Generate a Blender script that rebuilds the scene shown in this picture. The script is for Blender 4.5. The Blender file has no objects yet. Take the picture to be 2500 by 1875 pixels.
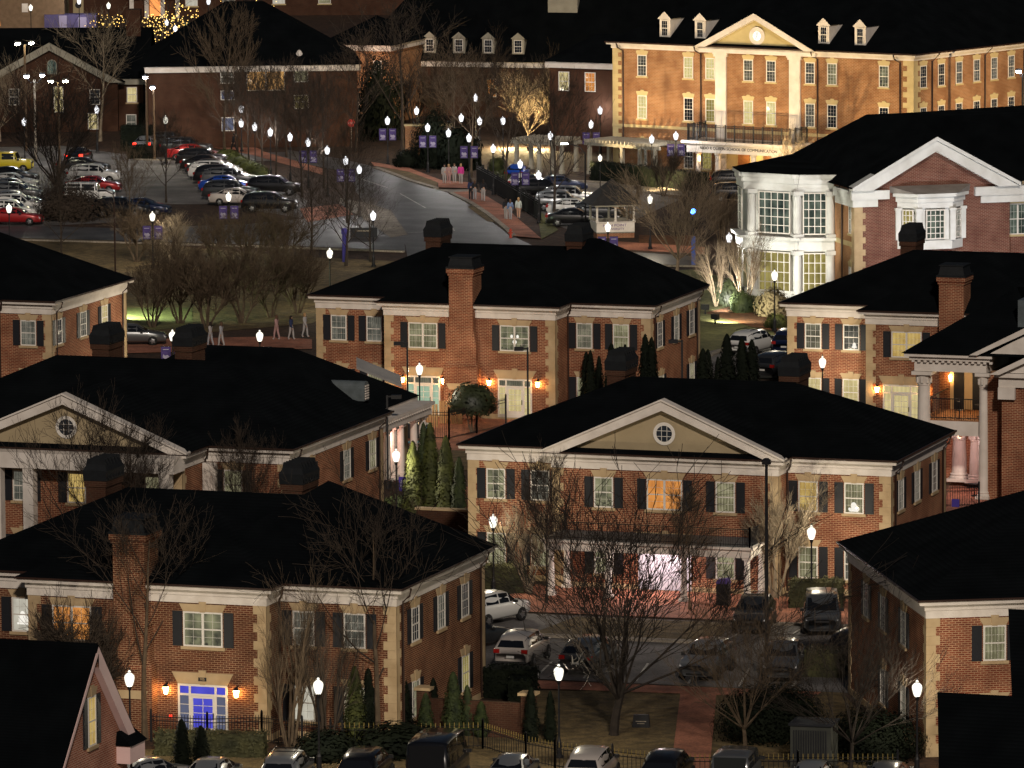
import bpy, math, random
from mathutils import Vector, Matrix
R = math.radians
rnd = random.Random(7)
scene = bpy.context.scene
col = scene.collection
# ------------------------------------------------------------------ camera frame
# world axes follow the street grid: x along the house fronts, y back, z up (metres)
FOC, CAMH, PITCH, ROLL, HEAD, CAMX, CAMY = 15700.0, 55.6, math.atan(2042/15700.0), 0.007, R(18.5), 110.0, -330.0
def at(px, py, z=0.0):
    """point at height z seen at photo pixel (2500 x 1875)"""
    x, y = px-1250.0, py-937.5
    c, s = math.cos(ROLL), math.sin(ROLL)
    u, v = x*c-y*s, x*s+y*c
    c, s = math.cos(PITCH), math.sin(PITCH)
    t = (z-CAMH)/(-FOC*s-v*c)
    X, Y = u*t, (FOC*c-v*s)*t
    c, s = math.cos(HEAD), math.sin(HEAD)
    return Vector((X*c-Y*s+CAMX, X*s+Y*c+CAMY, z))
CROPS = {1: (0, 0, 2.665), 2: (830, 0, 2.665), 3: (1660, 0, 2.633), 4: (0, 620, 2.665), 5: (830, 620, 2.665), 6: (1660, 620, 2.633), 7: (0, 1255, 2.665), 8: (830, 1255, 2.665), 9: (1660, 1255, 2.633), 0: (0, 0, 2212/2500)}
def ca(c, x, y, z=0.0):
    o = CROPS[c]
    return at(o[0]+x/o[2], o[1]+y/o[2], z)
cam = bpy.data.cameras.new('camera')
cam.sensor_fit = 'HORIZONTAL'; cam.sensor_width = 36.0; cam.lens = FOC/2500*36.0
cam.clip_start = 1.0; cam.clip_end = 4000.0
camo = bpy.data.objects.new('camera', cam); col.objects.link(camo)
h, p = HEAD, PITCH
right = Vector((math.cos(h), math.sin(h), 0)); fwd = Vector((-math.sin(h)*math.cos(p), math.cos(h)*math.cos(p), -math.sin(p)))
down = fwd.cross(right)
c, s = math.cos(ROLL), math.sin(ROLL)
rc = right*c+down*s; uc = right*s-down*c
m = Matrix((( rc.x, uc.x, -fwd.x, CAMX), (rc.y, uc.y, -fwd.y, CAMY), (rc.z, uc.z, -fwd.z, CAMH), (0, 0, 0, 1)))
camo.matrix_world = m
scene.camera = camo
scene.view_settings.view_transform = 'Standard'; scene.view_settings.look = 'None'; scene.view_settings.exposure = 0; scene.view_settings.gamma = 1
cy = scene.cycles
cy.max_bounces = 4; cy.diffuse_bounces = 2; cy.glossy_bounces = 2; cy.transmission_bounces = 2; cy.transparent_max_bounces = 4
cy.sample_clamp_indirect = 3.0; cy.caustics_reflective = False; cy.caustics_refractive = False
cy.use_denoising = True

# ------------------------------------------------------------------ materials
MATS = {}
def newmat(name):
    m = bpy.data.materials.new(name); m.use_nodes = True
    nt = m.node_tree
    for n in list(nt.nodes): nt.nodes.remove(n)
    out = nt.nodes.new('ShaderNodeOutputMaterial')
    return m, nt, out
def N(nt, t, **kw):
    n = nt.nodes.new(t)
    for k, v in kw.items():
        if k in n.inputs: n.inputs[k].default_value = v
        else: setattr(n, k, v)
    return n
def rgba(c): return (c[0], c[1], c[2], 1.0)
def mixcol(nt, a, b, fac):
    n = nt.nodes.new('ShaderNodeMix'); n.data_type = 'RGBA'
    for sock, v in ((n.inputs['Factor'], fac), (n.inputs[6], a), (n.inputs[7], b)):
        if hasattr(v, 'is_linked') or isinstance(v, bpy.types.NodeSocket): nt.links.new(v, sock)
        elif isinstance(v, (int, float)): sock.default_value = v
        else: sock.default_value = rgba(v)
    return n.outputs[2]
def noise(nt, scale, vec=None, detail=4.0, lo=0.35, hi=0.65):
    n = N(nt, 'ShaderNodeTexNoise', Scale=scale, Detail=detail)
    if vec is not None: nt.links.new(vec, n.inputs['Vector'])
    r = nt.nodes.new('ShaderNodeMapRange'); r.inputs[1].default_value = lo; r.inputs[2].default_value = hi
    nt.links.new(n.outputs['Fac'], r.inputs[0])
    return r.outputs[0]
def speckle(nt, c, vec, scale=9.0, lo=.62, hi=1.3):
    n1 = noise(nt, scale, vec, 6.0, .3, .7); n2 = noise(nt, scale*.045, vec, 3.0, .3, .7)
    r = nt.nodes.new('ShaderNodeMapRange'); nt.links.new(n1, r.inputs[0]); r.inputs[3].default_value = lo; r.inputs[4].default_value = hi
    r2 = nt.nodes.new('ShaderNodeMapRange'); nt.links.new(n2, r2.inputs[0]); r2.inputs[3].default_value = .7; r2.inputs[4].default_value = 1.25
    m_ = N(nt, 'ShaderNodeMath', operation='MULTIPLY'); nt.links.new(r.outputs[0], m_.inputs[0]); nt.links.new(r2.outputs[0], m_.inputs[1])
    v = nt.nodes.new('ShaderNodeVectorMath'); v.operation = 'SCALE'; nt.links.new(c, v.inputs[0]); nt.links.new(m_.outputs[0], v.inputs['Scale'])
    return v.outputs[0]
def mat(name, color, color2=None, scale=3.0, rough=0.8, metal=0.0, spec=0.3, coat=0.0, bump=0.0, detail=4.0, world=False):
    if name in MATS: return MATS[name]
    m, nt, out = newmat(name)
    b = N(nt, 'ShaderNodeBsdfPrincipled', Roughness=rough, Metallic=metal)
    b.inputs['Specular IOR Level'].default_value = spec
    b.inputs['Coat Weight'].default_value = coat
    b.inputs['Base Color'].default_value = rgba(color)
    if color2:
        tc = nt.nodes.new('ShaderNodeTexCoord') if not world else nt.nodes.new('ShaderNodeNewGeometry')
        v = tc.outputs['Position'] if world else tc.outputs['Object']
        f = noise(nt, scale, v, detail)
        cc = mixcol(nt, color, color2, f)
        if world: cc = speckle(nt, cc, v)
        nt.links.new(cc, b.inputs['Base Color'])
        if bump:
            bn = N(nt, 'ShaderNodeBump', Strength=bump, Distance=0.05); nt.links.new(f, bn.inputs['Height']); nt.links.new(bn.outputs[0], b.inputs['Normal'])
    nt.links.new(b.outputs[0], out.inputs[0])
    MATS[name] = m
    return m
def dark(name, color, color2, scale):
    """matt shingle: courses plus patchy noise"""
    m, nt, out = newmat(name)
    b = N(nt, 'ShaderNodeBsdfDiffuse', Roughness=1.0)
    g = nt.nodes.new('ShaderNodeNewGeometry')
    f = noise(nt, scale, g.outputs['Position'], 6.0, 0.3, 0.7)
    sx = nt.nodes.new('ShaderNodeSeparateXYZ'); nt.links.new(g.outputs['Position'], sx.inputs[0])
    ml = N(nt, 'ShaderNodeMath', operation='MULTIPLY'); nt.links.new(sx.outputs[2], ml.inputs[0]); ml.inputs[1].default_value = 9.0
    fr = N(nt, 'ShaderNodeMath', operation='FRACT'); nt.links.new(ml.outputs[0], fr.inputs[0])
    c1 = mixcol(nt, color, color2, f)
    f2 = N(nt, 'ShaderNodeMath', operation='MULTIPLY'); nt.links.new(fr.outputs[0], f2.inputs[0]); f2.inputs[1].default_value = 0.5
    nt.links.new(mixcol(nt, c1, (color[0]*.3, color[1]*.3, color[2]*.3), f2.outputs[0]), b.inputs['Color'])
    nt.links.new(b.outputs[0], out.inputs[0])
    return m
def brick(name, c1, c2, mortar, bw=0.30, rh=0.10, patch=0.5):
    m, nt, out = newmat(name)
    tc = nt.nodes.new('ShaderNodeTexCoord')
    sp = nt.nodes.new('ShaderNodeSeparateXYZ'); nt.links.new(tc.outputs['Object'], sp.inputs[0])
    sn = nt.nodes.new('ShaderNodeSeparateXYZ'); nt.links.new(tc.outputs['Normal'], sn.inputs[0])
    ab = N(nt, 'ShaderNodeMath', operation='ABSOLUTE'); nt.links.new(sn.outputs[0], ab.inputs[0])
    gt = N(nt, 'ShaderNodeMath', operation='GREATER_THAN'); nt.links.new(ab.outputs[0], gt.inputs[0]); gt.inputs[1].default_value = 0.6
    mx = nt.nodes.new('ShaderNodeMix'); nt.links.new(gt.outputs[0], mx.inputs['Factor']); nt.links.new(sp.outputs[0], mx.inputs[2]); nt.links.new(sp.outputs[1], mx.inputs[3])
    cv = nt.nodes.new('ShaderNodeCombineXYZ'); nt.links.new(mx.outputs[0], cv.inputs[0]); nt.links.new(sp.outputs[2], cv.inputs[1])
    bt = nt.nodes.new('ShaderNodeTexBrick')
    bt.inputs['Scale'].default_value = 1.0; bt.inputs['Brick Width'].default_value = bw; bt.inputs['Row Height'].default_value = rh
    bt.inputs['Mortar Size'].default_value = rh*0.20; bt.inputs['Mortar Smooth'].default_value = 0.3; bt.inputs['Bias'].default_value = -0.2
    bt.inputs['Color1'].default_value = rgba(c1); bt.inputs['Color2'].default_value = rgba(c2); bt.inputs['Mortar'].default_value = rgba(mortar)
    nt.links.new(cv.outputs[0], bt.inputs['Vector'])
    f = noise(nt, 0.7, tc.outputs['Object'], 5.0)
    fm = N(nt, 'ShaderNodeMath', operation='MULTIPLY'); nt.links.new(f, fm.inputs[0]); fm.inputs[1].default_value = patch
    c = mixcol(nt, bt.outputs['Color'], (c2[0]*.55, c2[1]*.5, c2[2]*.5), fm.outputs[0])
    b = N(nt, 'ShaderNodeBsdfPrincipled', Roughness=0.9); b.inputs['Specular IOR Level'].default_value = 0.1
    nt.links.new(c, b.inputs['Base Color'])
    bn = N(nt, 'ShaderNodeBump', Strength=0.4, Distance=0.02, invert=True); nt.links.new(bt.outputs['Fac'], bn.inputs['Height']); nt.links.new(bn.outputs[0], b.inputs['Normal'])
    nt.links.new(b.outputs[0], out.inputs[0])
    return m
def glow(name, color, strength):
    m, nt, out = newmat(name)
    e = N(nt, 'ShaderNodeEmission', Strength=strength); e.inputs[0].default_value = rgba(color)
    nt.links.new(e.outputs[0], out.inputs[0])
    return m
def frosted(name, color, strength):
    """frosted glass: glows itself and lets most of the bulb's light through"""
    m, nt, out = newmat(name)
    lw = N(nt, 'ShaderNodeLayerWeight', Blend=.5); mr = nt.nodes.new('ShaderNodeMapRange'); nt.links.new(lw.outputs['Facing'], mr.inputs[0]); mr.inputs[3].default_value = strength; mr.inputs[4].default_value = strength*.22
    e = N(nt, 'ShaderNodeEmission'); e.inputs[0].default_value = rgba(color); nt.links.new(mr.outputs[0], e.inputs['Strength'])
    t = nt.nodes.new('ShaderNodeBsdfTransparent'); ms = nt.nodes.new('ShaderNodeMixShader'); ms.inputs[0].default_value = .45
    nt.links.new(t.outputs[0], ms.inputs[1]); nt.links.new(e.outputs[0], ms.inputs[2]); nt.links.new(ms.outputs[0], out.inputs[0])
    return m
def pane(name, base, dark_c, strength, stripes=9.0, contrast=0.6, furniture=0.0):
    """window glass with a lit room, curtain folds and a coat of reflection"""
    m, nt, out = newmat(name)
    tc = nt.nodes.new('ShaderNodeTexCoord'); oi = nt.nodes.new('ShaderNodeObjectInfo')
    mp = nt.nodes.new('ShaderNodeVectorMath'); mp.operation = 'ADD'
    nt.links.new(tc.outputs['Object'], mp.inputs[0])
    cv = nt.nodes.new('ShaderNodeCombineXYZ'); mlt = N(nt, 'ShaderNodeMath', operation='MULTIPLY'); nt.links.new(oi.outputs['Random'], mlt.inputs[0]); mlt.inputs[1].default_value = 37.0
    nt.links.new(mlt.outputs[0], cv.inputs[0]); nt.links.new(mlt.outputs[0], cv.inputs[2]); nt.links.new(cv.outputs[0], mp.inputs[1])
    w = nt.nodes.new('ShaderNodeTexWave'); w.wave_type = 'BANDS'; w.bands_direction = 'X'; w.inputs['Scale'].default_value = stripes/6.28; w.inputs['Distortion'].default_value = 1.5
    nt.links.new(mp.outputs[0], w.inputs['Vector'])
    f = noise(nt, 1.3, mp.outputs[0], 3.0, 0.3, 0.7)
    a = N(nt, 'ShaderNodeMath', operation='MULTIPLY_ADD'); nt.links.new(w.outputs['Fac'], a.inputs[0]); a.inputs[1].default_value = 0.5; nt.links.new(f, a.inputs[2])
    b2 = N(nt, 'ShaderNodeMath', operation='MULTIPLY'); nt.links.new(a.outputs[0], b2.inputs[0]); b2.inputs[1].default_value = contrast
    c = mixcol(nt, base, dark_c, b2.outputs[0])
    if furniture:
        f2 = noise(nt, 3.1, mp.outputs[0], 2.0, 0.52, 0.6)
        sz = nt.nodes.new('ShaderNodeSeparateXYZ'); nt.links.new(tc.outputs['Object'], sz.inputs[0])
        lo = nt.nodes.new('ShaderNodeMapRange'); nt.links.new(sz.outputs[2], lo.inputs[0]); lo.inputs[1].default_value = 0.9; lo.inputs[2].default_value = 0.2
        mm = N(nt, 'ShaderNodeMath', operation='MULTIPLY'); nt.links.new(f2, mm.inputs[0]); nt.links.new(lo.outputs[0], mm.inputs[1])
        mm2 = N(nt, 'ShaderNodeMath', operation='MULTIPLY'); nt.links.new(mm.outputs[0], mm2.inputs[0]); mm2.inputs[1].default_value = furniture
        c = mixcol(nt, c, dark_c, mm2.outputs[0])
    e = N(nt, 'ShaderNodeEmission', Strength=strength); nt.links.new(c, e.inputs[0])
    g = N(nt, 'ShaderNodeBsdfGlossy', Roughness=0.05); g.inputs[0].default_value = (0.5, 0.48, 0.45, 1)
    fr = N(nt, 'ShaderNodeFresnel', IOR=1.45)
    ms = nt.nodes.new('ShaderNodeMixShader'); nt.links.new(fr.outputs[0], ms.inputs[0]); nt.links.new(e.outputs[0], ms.inputs[1]); nt.links.new(g.outputs[0], ms.inputs[2])
    nt.links.new(ms.outputs[0], out.inputs[0])
    return m

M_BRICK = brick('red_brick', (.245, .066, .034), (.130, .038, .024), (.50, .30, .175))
M_BRICK_PINK = brick('pink_lit_brick', (.42, .14, .085), (.28, .09, .058), (.55, .36, .26))  # cottage brick made brighter: pink light on the gable put into the colour
M_BRICK_SHADE = brick('shaded_brick', (.145, .042, .021), (.075, .024, .014), (.36, .22, .13))  # red brick darkened: weaker light on the lower-left house is in the colour
M_BRICK_UNLIT = brick('unlit_brick', (.078, .032, .020), (.050, .022, .015), (.09, .055, .035))  # red brick darkened where little light falls; the shade is in the colour
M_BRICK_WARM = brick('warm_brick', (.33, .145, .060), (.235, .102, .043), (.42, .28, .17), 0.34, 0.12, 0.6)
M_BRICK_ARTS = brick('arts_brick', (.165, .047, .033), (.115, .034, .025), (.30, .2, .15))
M_BRICK_ARTS_LIT = brick('tan_lit_brick', (.42, .21, .10), (.35, .17, .08), (.45, .27, .15))  # hall brick recoloured paler: light on its side wall is painted in
M_LIME = mat('limestone', (.51, .38, .225), (.38, .27, .15), .9, 0.85)
M_CREAM = mat('cream_stone', (.56, .45, .24), (.47, .37, .19), 1.2, 0.85)
M_STUCCO = mat('stucco', (.40, .32, .20), (.34, .27, .165), 0.8, 0.9)
M_WHITE = mat('white_paint', (.74, .68, .62), (.62, .56, .50), 1.2, 0.6)
M_WHITE_COOL = mat('cool_white_paint', (.74, .75, .73), (.6, .6, .57), 0.9, 0.6)
M_FRAME = mat('window_paint', (.72, .68, .62), None, rough=0.5)
M_ROOF = dark('roof_shingle', (.0058, .0070, .0082), (.0032, .0040, .0048), 0.6)
M_ROOF_LT = mat('metal_roof', (.11, .13, .14), (.08, .095, .10), 2.0, 0.5)
M_SHUT = mat('shutter_paint', (.014, .015, .019), None, rough=0.55)
M_IRON = mat('black_iron', (.012, .012, .014), None, rough=0.5)
M_GUT = mat('brown_gutter', (.035, .018, .013), None, rough=0.4)
M_DARKMETAL = mat('chimney_metal', (.008, .010, .012), (.005, .006, .008), 4, 0.7)
M_ASPH = mat('asphalt', (.105, .103, .104), (.056, .055, .057), 0.35, 0.5, bump=0.1, detail=9.0, world=True)
M_ASPH2 = mat('lot_asphalt', (.155, .145, .140), (.095, .088, .085), 0.3, 0.8, detail=9.0, world=True)
M_GRASS = mat('dry_grass', (.150, .105, .046), (.072, .052, .024), 1.7, 0.95, bump=0.5, detail=10.0, world=True)
M_GREEN = mat('green_grass', (.135, .135, .050), (.080, .082, .030), 1.7, 0.95, bump=0.5, detail=10.0, world=True)
M_MULCH = mat('mulch', (.060, .030, .016), (.022, .012, .008), 2.2, 0.95, bump=0.6, detail=10.0, world=True)
M_BARKB = mat('silhouette_bark', (.024, .018, .014), (.014, .011, .009), 3.0, 0.95)  # shade of backlit twigs put into a near-black bark colour
M_PINE = mat('pine_straw', (.16, .065, .024), (.075, .033, .015), 2.0, 0.95, bump=0.6, detail=10.0, world=True)
M_CONC = mat('concrete', (.27, .24, .20), (.20, .175, .145), 0.8, 0.9, detail=8.0, world=True)
M_CURB = mat('kerb_stone', (.30, .26, .21), (.22, .19, .15), 1.0, 0.9, world=True)
M_LINE = mat('road_paint', (.62, .60, .55), (.35, .34, .32), 2.0, 0.8, world=True)
M_POLE = mat('brown_pole', (.11, .07, .04), (.08, .05, .03), 2.0, .7)
M_WOODF = mat('wood', (.33, .15, .06), (.23, .10, .04), 2.0, 0.7)
M_BARK = mat('dark_bark', (.046, .033, .024), (.026, .019, .014), 3.0, 0.95)
M_TWIG = mat('winter_twig', (.17, .125, .085), (.11, .08, .055), 3.0, 0.95)
M_BARK2 = mat('brown_bark', (.105, .075, .048), (.065, .046, .030), 3.0, 0.95)
M_BARK3 = mat('pale_bark', (.25, .20, .14), (.16, .125, .085), 2.0, 0.9)
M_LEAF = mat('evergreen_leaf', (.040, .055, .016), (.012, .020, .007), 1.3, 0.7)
M_LEAF_LIT = mat('lit_evergreen_leaf', (.072, .082, .018), (.022, .028, .008), 1.1, 0.7)  # brighter copy of the evergreen leaf: lamplight put into its colour
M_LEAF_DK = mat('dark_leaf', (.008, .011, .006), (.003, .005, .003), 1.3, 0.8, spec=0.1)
M_LEAF_GL = mat('glossy_leaf', (.050, .060, .026), (.014, .020, .010), 1.3, 0.5, spec=0.4)
M_HEDGE = mat('hedge_leaf', (.060, .058, .022), (.022, .024, .011), 0.9, 0.8)
M_GLOBE = frosted('lamp_globe', (1.0, .95, .80), 3.6)
M_GLOBE_C = frosted('cool_lamp_globe', (.97, .97, 1.0), 3.4)
M_LANT = glow('lantern_glass', (1.0, .52, .16), 55.0)
M_BULB = glow('fairy_bulb', (1.0, .62, .16), 4.0)
M_FLOOD = glow('flood_lens', (1.0, .95, .62), 160.0)
M_FLOODC = glow('cool_flood_lens', (.85, .92, 1.0), 120.0)
M_BLUE = glow('blue_lamp', (.05, .18, 1.0), 22.0)
M_RED = glow('red_lamp', (1.0, .03, .015), 3.0)
M_BANNER = mat('purple_banner', (.075, .05, .20), (.05, .033, .14), 3.0, 0.7)
M_BANTXT = mat('banner_print', (.34, .32, .44), None, rough=0.7)
M_BLUEP = mat('blue_post', (.02, .07, .33), None, rough=0.4)
P_PALE = pane('pane_pale', (.64, .60, .36), (.22, .20, .11), .56, 12, .95)
P_CURT = pane('pane_curtain', (.50, .46, .31), (.15, .14, .10), .54, 16, .95)
P_GREY = pane('pane_grey', (.36, .34, .27), (.10, .10, .08), .50, 14, .95)
P_WARM = pane('pane_warm', (1.0, .72, .24), (.50, .30, .08), .62, 8, .55, .5)
P_ORNG = pane('pane_orange', (1.0, .42, .10), (.5, .16, .04), .80, 5, .5, .6)
P_AMBER = pane('pane_amber', (1.0, .56, .19), (.62, .28, .07), .70, 3, .4, .45)
P_ROOM = pane('pane_room', (.60, .58, .33), (.06, .06, .05), .50, 3, .75, .9)
P_DARK = pane('pane_dark', (.045, .050, .055), (.012, .013, .016), .5, 4, .7)
P_BLUE = pane('pane_blue', (.12, .12, .85), (.06, .06, .5), .75, 2, .4)
P_BLUEG = pane('pane_dim_blue', (.22, .24, .36), (.14, .15, .22), .55, 2, .4)
P_GRN = pane('pane_green', (.52, .72, .50), (.34, .46, .33), .75, 3, .5)
P_CREAM = pane('pane_cream', (1.0, .84, .42), (.55, .42, .18), .72, 7, .55, .6)
P_GLASS = pane('pane_office', (.28, .34, .26), (.05, .07, .06), .55, 2, .8, .8)
P_OLIVE = pane('pane_olive', (.62, .52, .17), (.25, .20, .06), .62, 5, .6, .5)
P_WHITE = pane('pane_bright_blind', (.95, .90, .74), (.42, .38, .30), .62, 4, .45)
P_COMY = pane('pane_com_lit', (1.0, .86, .40), (.62, .50, .20), .82, 5, .4, .6)

# ------------------------------------------------------------------ mesh helpers
class MB:
    def __init__(s): s.v = []; s.f = []; s.m = []
    def face(s, pts, m=0):
        i = len(s.v); s.v.extend([tuple(p) for p in pts]); s.f.append(tuple(range(i, i+len(pts)))); s.m.append(m)
    def box(s, x0, x1, y0, y1, z0, z1, m=0):
        i = len(s.v)
        s.v += [(x0, y0, z0), (x1, y0, z0), (x1, y1, z0), (x0, y1, z0), (x0, y0, z1), (x1, y0, z1), (x1, y1, z1), (x0, y1, z1)]
        for q in ((0, 3, 2, 1), (4, 5, 6, 7), (0, 1, 5, 4), (1, 2, 6, 5), (2, 3, 7, 6), (3, 0, 4, 7)):
            s.f.append(tuple(i+k for k in q)); s.m.append(m)
    def frustum(s, a, z0, b, z1, m=0):
        """a, b = (x0, x1, y0, y1)"""
        i = len(s.v)
        s.v += [(a[0], a[2], z0), (a[1], a[2], z0), (a[1], a[3], z0), (a[0], a[3], z0), (b[0], b[2], z1), (b[1], b[2], z1), (b[1], b[3], z1), (b[0], b[3], z1)]
        for q in ((0, 3, 2, 1), (4, 5, 6, 7), (0, 1, 5, 4), (1, 2, 6, 5), (2, 3, 7, 6), (3, 0, 4, 7)):
            s.f.append(tuple(i+k for k in q)); s.m.append(m)
    def prism(s, poly, y0, y1, m=0):
        """poly in (x, z), extruded along y"""
        n = len(poly); i = len(s.v)
        s.v += [(x, y0, z) for x, z in poly]+[(x, y1, z) for x, z in poly]
        s.f.append(tuple(range(i, i+n))); s.m.append(m)
        s.f.append(tuple(range(i+2*n-1, i+n-1, -1))); s.m.append(m)
        for k in range(n):
            q = (k+1) % n; s.f.append((i+k, i+n+k, i+n+q, i+q)); s.m.append(m)
    def slab(s, poly, z0, z1, m=0):
        """poly in (x, y), extruded in z"""
        n = len(poly); i = len(s.v)
        s.v += [(x, y, z0) for x, y in poly]+[(x, y, z1) for x, y in poly]
        s.f.append(tuple(range(i+n-1, i-1, -1))); s.m.append(m)
        s.f.append(tuple(range(i+n, i+2*n))); s.m.append(m)
        for k in range(n):
            q = (k+1) % n; s.f.append((i+k, i+q, i+n+q, i+n+k)); s.m.append(m)
    def tube(s, pts, rad, sides=4, m=0, cap=True):
        i0 = len(s.v); n = len(pts)
        pts = [Vector(p) for p in pts]
        for k in range(n):
            d = pts[min(k+1, n-1)]-pts[max(k-1, 0)]
            if d.length < 1e-9: d = Vector((0, 0, 1))
            d.normalize()
            a = d.cross(Vector((0, 0, 1)) if abs(d.z) < .95 else Vector((1, 0, 0))); a.normalize(); b = d.cross(a)
            r = rad[k] if isinstance(rad, (list, tuple)) else rad
            for j in range(sides):
                t = 2*math.pi*j/sides
                s.v.append(tuple(pts[k]+a*(r*math.cos(t))+b*(r*math.sin(t))))
        for k in range(n-1):
            for j in range(sides):
                q = (j+1) % sides
                s.f.append((i0+k*sides+j, i0+k*sides+q, i0+(k+1)*sides+q, i0+(k+1)*sides+j)); s.m.append(m)
        if cap:
            s.f.append(tuple(i0+j for j in range(sides))); s.m.append(m)
            s.f.append(tuple(i0+(n-1)*sides+j for j in range(sides-1, -1, -1))); s.m.append(m)
    def lathe(s, prof, sides=10, m=0, cx=0.0, cy=0.0):
        """prof = [(r, z)...]"""
        i0 = len(s.v); n = len(prof)
        for r, z in prof:
            for j in range(sides):
                t = 2*math.pi*j/sides; s.v.append((cx+r*math.cos(t), cy+r*math.sin(t), z))
        for k in range(n-1):
            for j in range(sides):
                q = (j+1) % sides
                s.f.append((i0+k*sides+j, i0+k*sides+q, i0+(k+1)*sides+q, i0+(k+1)*sides+j)); s.m.append(m)
        s.f.append(tuple(i0+j for j in range(sides-1, -1, -1))); s.m.append(m)
        s.f.append(tuple(i0+(n-1)*sides+j for j in range(sides))); s.m.append(m)
    def mesh(s, name, mats, smooth=False):
        me = bpy.data.meshes.new(name)
        me.from_pydata(s.v, [], s.f)
        if not isinstance(mats, (list, tuple)): mats = [mats]
        for q in mats: me.materials.append(q)
        if len(mats) > 1: me.polygons.foreach_set('material_index', s.m)
        if smooth: me.polygons.foreach_set('use_smooth', [True]*len(s.f))
        me.update()
        return me
    def build(s, name, mats, parent=None, loc=(0, 0, 0), rz=0.0, smooth=False):
        return put(name, s.mesh(name, mats, smooth), parent, loc, rz)
def put(name, me, parent=None, loc=(0, 0, 0), rz=0.0, scale=None):
    o = bpy.data.objects.new(name, me); col.objects.link(o)
    o.location = loc; o.rotation_euler = (0, 0, rz)
    if scale is not None: o.scale = scale if isinstance(scale, (tuple, list)) else (scale, scale, scale)
    if parent is not None: o.parent = parent
    return o
def tag(o, label, cat, group=None, kind=None):
    if label: o['label'] = label
    if cat: o['category'] = cat
    if group: o['group'] = group
    if kind: o['kind'] = kind
    return o
def thing(name, label, cat, loc=(0, 0, 0), rz=0.0, group=None, scale=None):
    o = put(name, None, None, loc, rz, scale)
    return tag(o, label, cat, group)
def light(name, kind, energy, color, parent=None, loc=(0, 0, 0), size=0.1, aim=None, angle=90, blend=0.5):
    l = bpy.data.lights.new(name, kind); l.energy = energy; l.color = color
    if kind in ('POINT', 'SPOT'): l.shadow_soft_size = size
    if kind == 'SPOT': l.spot_size = R(angle); l.spot_blend = blend
    o = bpy.data.objects.new(name, l); col.objects.link(o); o.location = loc
    if aim is not None:
        o.rotation_euler = (Vector(aim)-Vector(loc)).to_track_quat('-Z', 'Y').to_euler()
    if parent is not None: o.parent = parent
    return o
def offset_poly(poly, d):
    """outward mitre offset of a counter-clockwise polygon"""
    n = len(poly); out = []
    for i in range(n):
        p0, p1, p2 = Vector(poly[i-1]), Vector(poly[i]), Vector(poly[(i+1) % n])
        e1 = (p1-p0).normalized(); e2 = (p2-p1).normalized()
        n1 = Vector((e1.y, -e1.x)); n2 = Vector((e2.y, -e2.x))
        k = 1+n1.dot(n2)
        out.append(tuple(p1+(n1+n2)*(d/max(k, .2))))
    return out
def ring(mb, poly, d0, d1, z0, z1, m=0):
    a, b = offset_poly(poly, d0), offset_poly(poly, d1); n = len(poly)
    for i in range(n):
        j = (i+1) % n
        mb.face([(*b[i], z0), (*b[j], z0), (*b[j], z1), (*b[i], z1)], m)
        mb.face([(*a[i], z0), (*a[j], z0), (*b[j], z0), (*b[i], z0)], m)
        mb.face([(*a[i], z1), (*b[i], z1), (*b[j], z1), (*a[j], z1)], m)
def walls(mb, poly, z0, z1, m=0):
    n = len(poly)
    for i in range(n):
        j = (i+1) % n
        mb.face([(*poly[i], z0), (*poly[j], z0), (*poly[j], z1), (*poly[i], z1)], m)
# ------------------------------------------------------------------ windows, doors and trim (local: x along the wall, -y outwards, z up from the sill)
CACHE = {}
def cached(key, fn):
    if key not in CACHE: CACHE[key] = fn()
    return CACHE[key]
def win_mesh(w, h, cols, rows, double, arch=False):
    def mk():
        mb = MB(); t = .075; hw = w/2
        mb.box(-hw, -hw+t, -.06, .0, 0, h); mb.box(hw-t, hw, -.06, .0, 0, h)
        mb.box(-hw+t, hw-t, -.058, .0, h-t, h); mb.box(-hw+t, hw-t, -.058, .0, 0, t)
        parts = [(-hw+t, hw-t)]
        if double:
            mb.box(-.06, .06, -.059, .0, t, h-t); parts = [(-hw+t, -.06), (.06, hw-t)]
        for a, b in parts:
            if rows % 2 == 0: mb.box(a, b, -.05, .0, h/2-.03, h/2+.03)
            for i in range(1, cols):
                x = a+(b-a)*i/cols; mb.box(x-.0055, x+.0055, -.034, .0, t, h-t)
            for j in range(1, rows):
                if rows % 2 == 0 and j == rows//2: continue
                z = t+(h-2*t)*j/rows; mb.box(a, b, -.032, .0, z-.0055, z+.0055)
        return mb.mesh('window', M_FRAME)
    return cached(('win', w, h, cols, rows, double), mk)
def pane_mesh(w, h, m):
    def mk():
        mb = MB(); mb.face([(-w/2+.05, -.02, .05), (w/2-.05, -.02, .05), (w/2-.05, -.02, h-.05), (-w/2+.05, -.02, h-.05)])
        return mb.mesh('pane', m)
    return cached(('pane', w, h, m.name), mk)
def lintel_mesh(w, m, tall=.36):
    def mk():
        mb = MB(); a = w/2; k = tall
        mb.prism([(-a, 0), (a, 0), (a+k*.55, k), (-a-k*.55, k)], -.055, 0.0)
        mb.prism([(-.13, -.02), (.13, -.02), (.19, k+.12), (-.19, k+.12)], -.085, -.001)
        return mb.mesh('lintel', m)
    return cached(('lin', w, m.name, tall), mk)
def comlintel_mesh(w, m):
    def mk():
        mb = MB(); a = w/2
        mb.prism([(-a-.02, 0), (a+.02, 0), (a+.16, .34), (a+.02, .40), (a*.45, .40), (.14, .52), (-.14, .52), (-a*.45, .40), (-a-.02, .40), (-a-.16, .34)], -.06, 0.0)
        return mb.mesh('lintel', m)
    return cached(('clin', w, m.name), mk)
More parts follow.
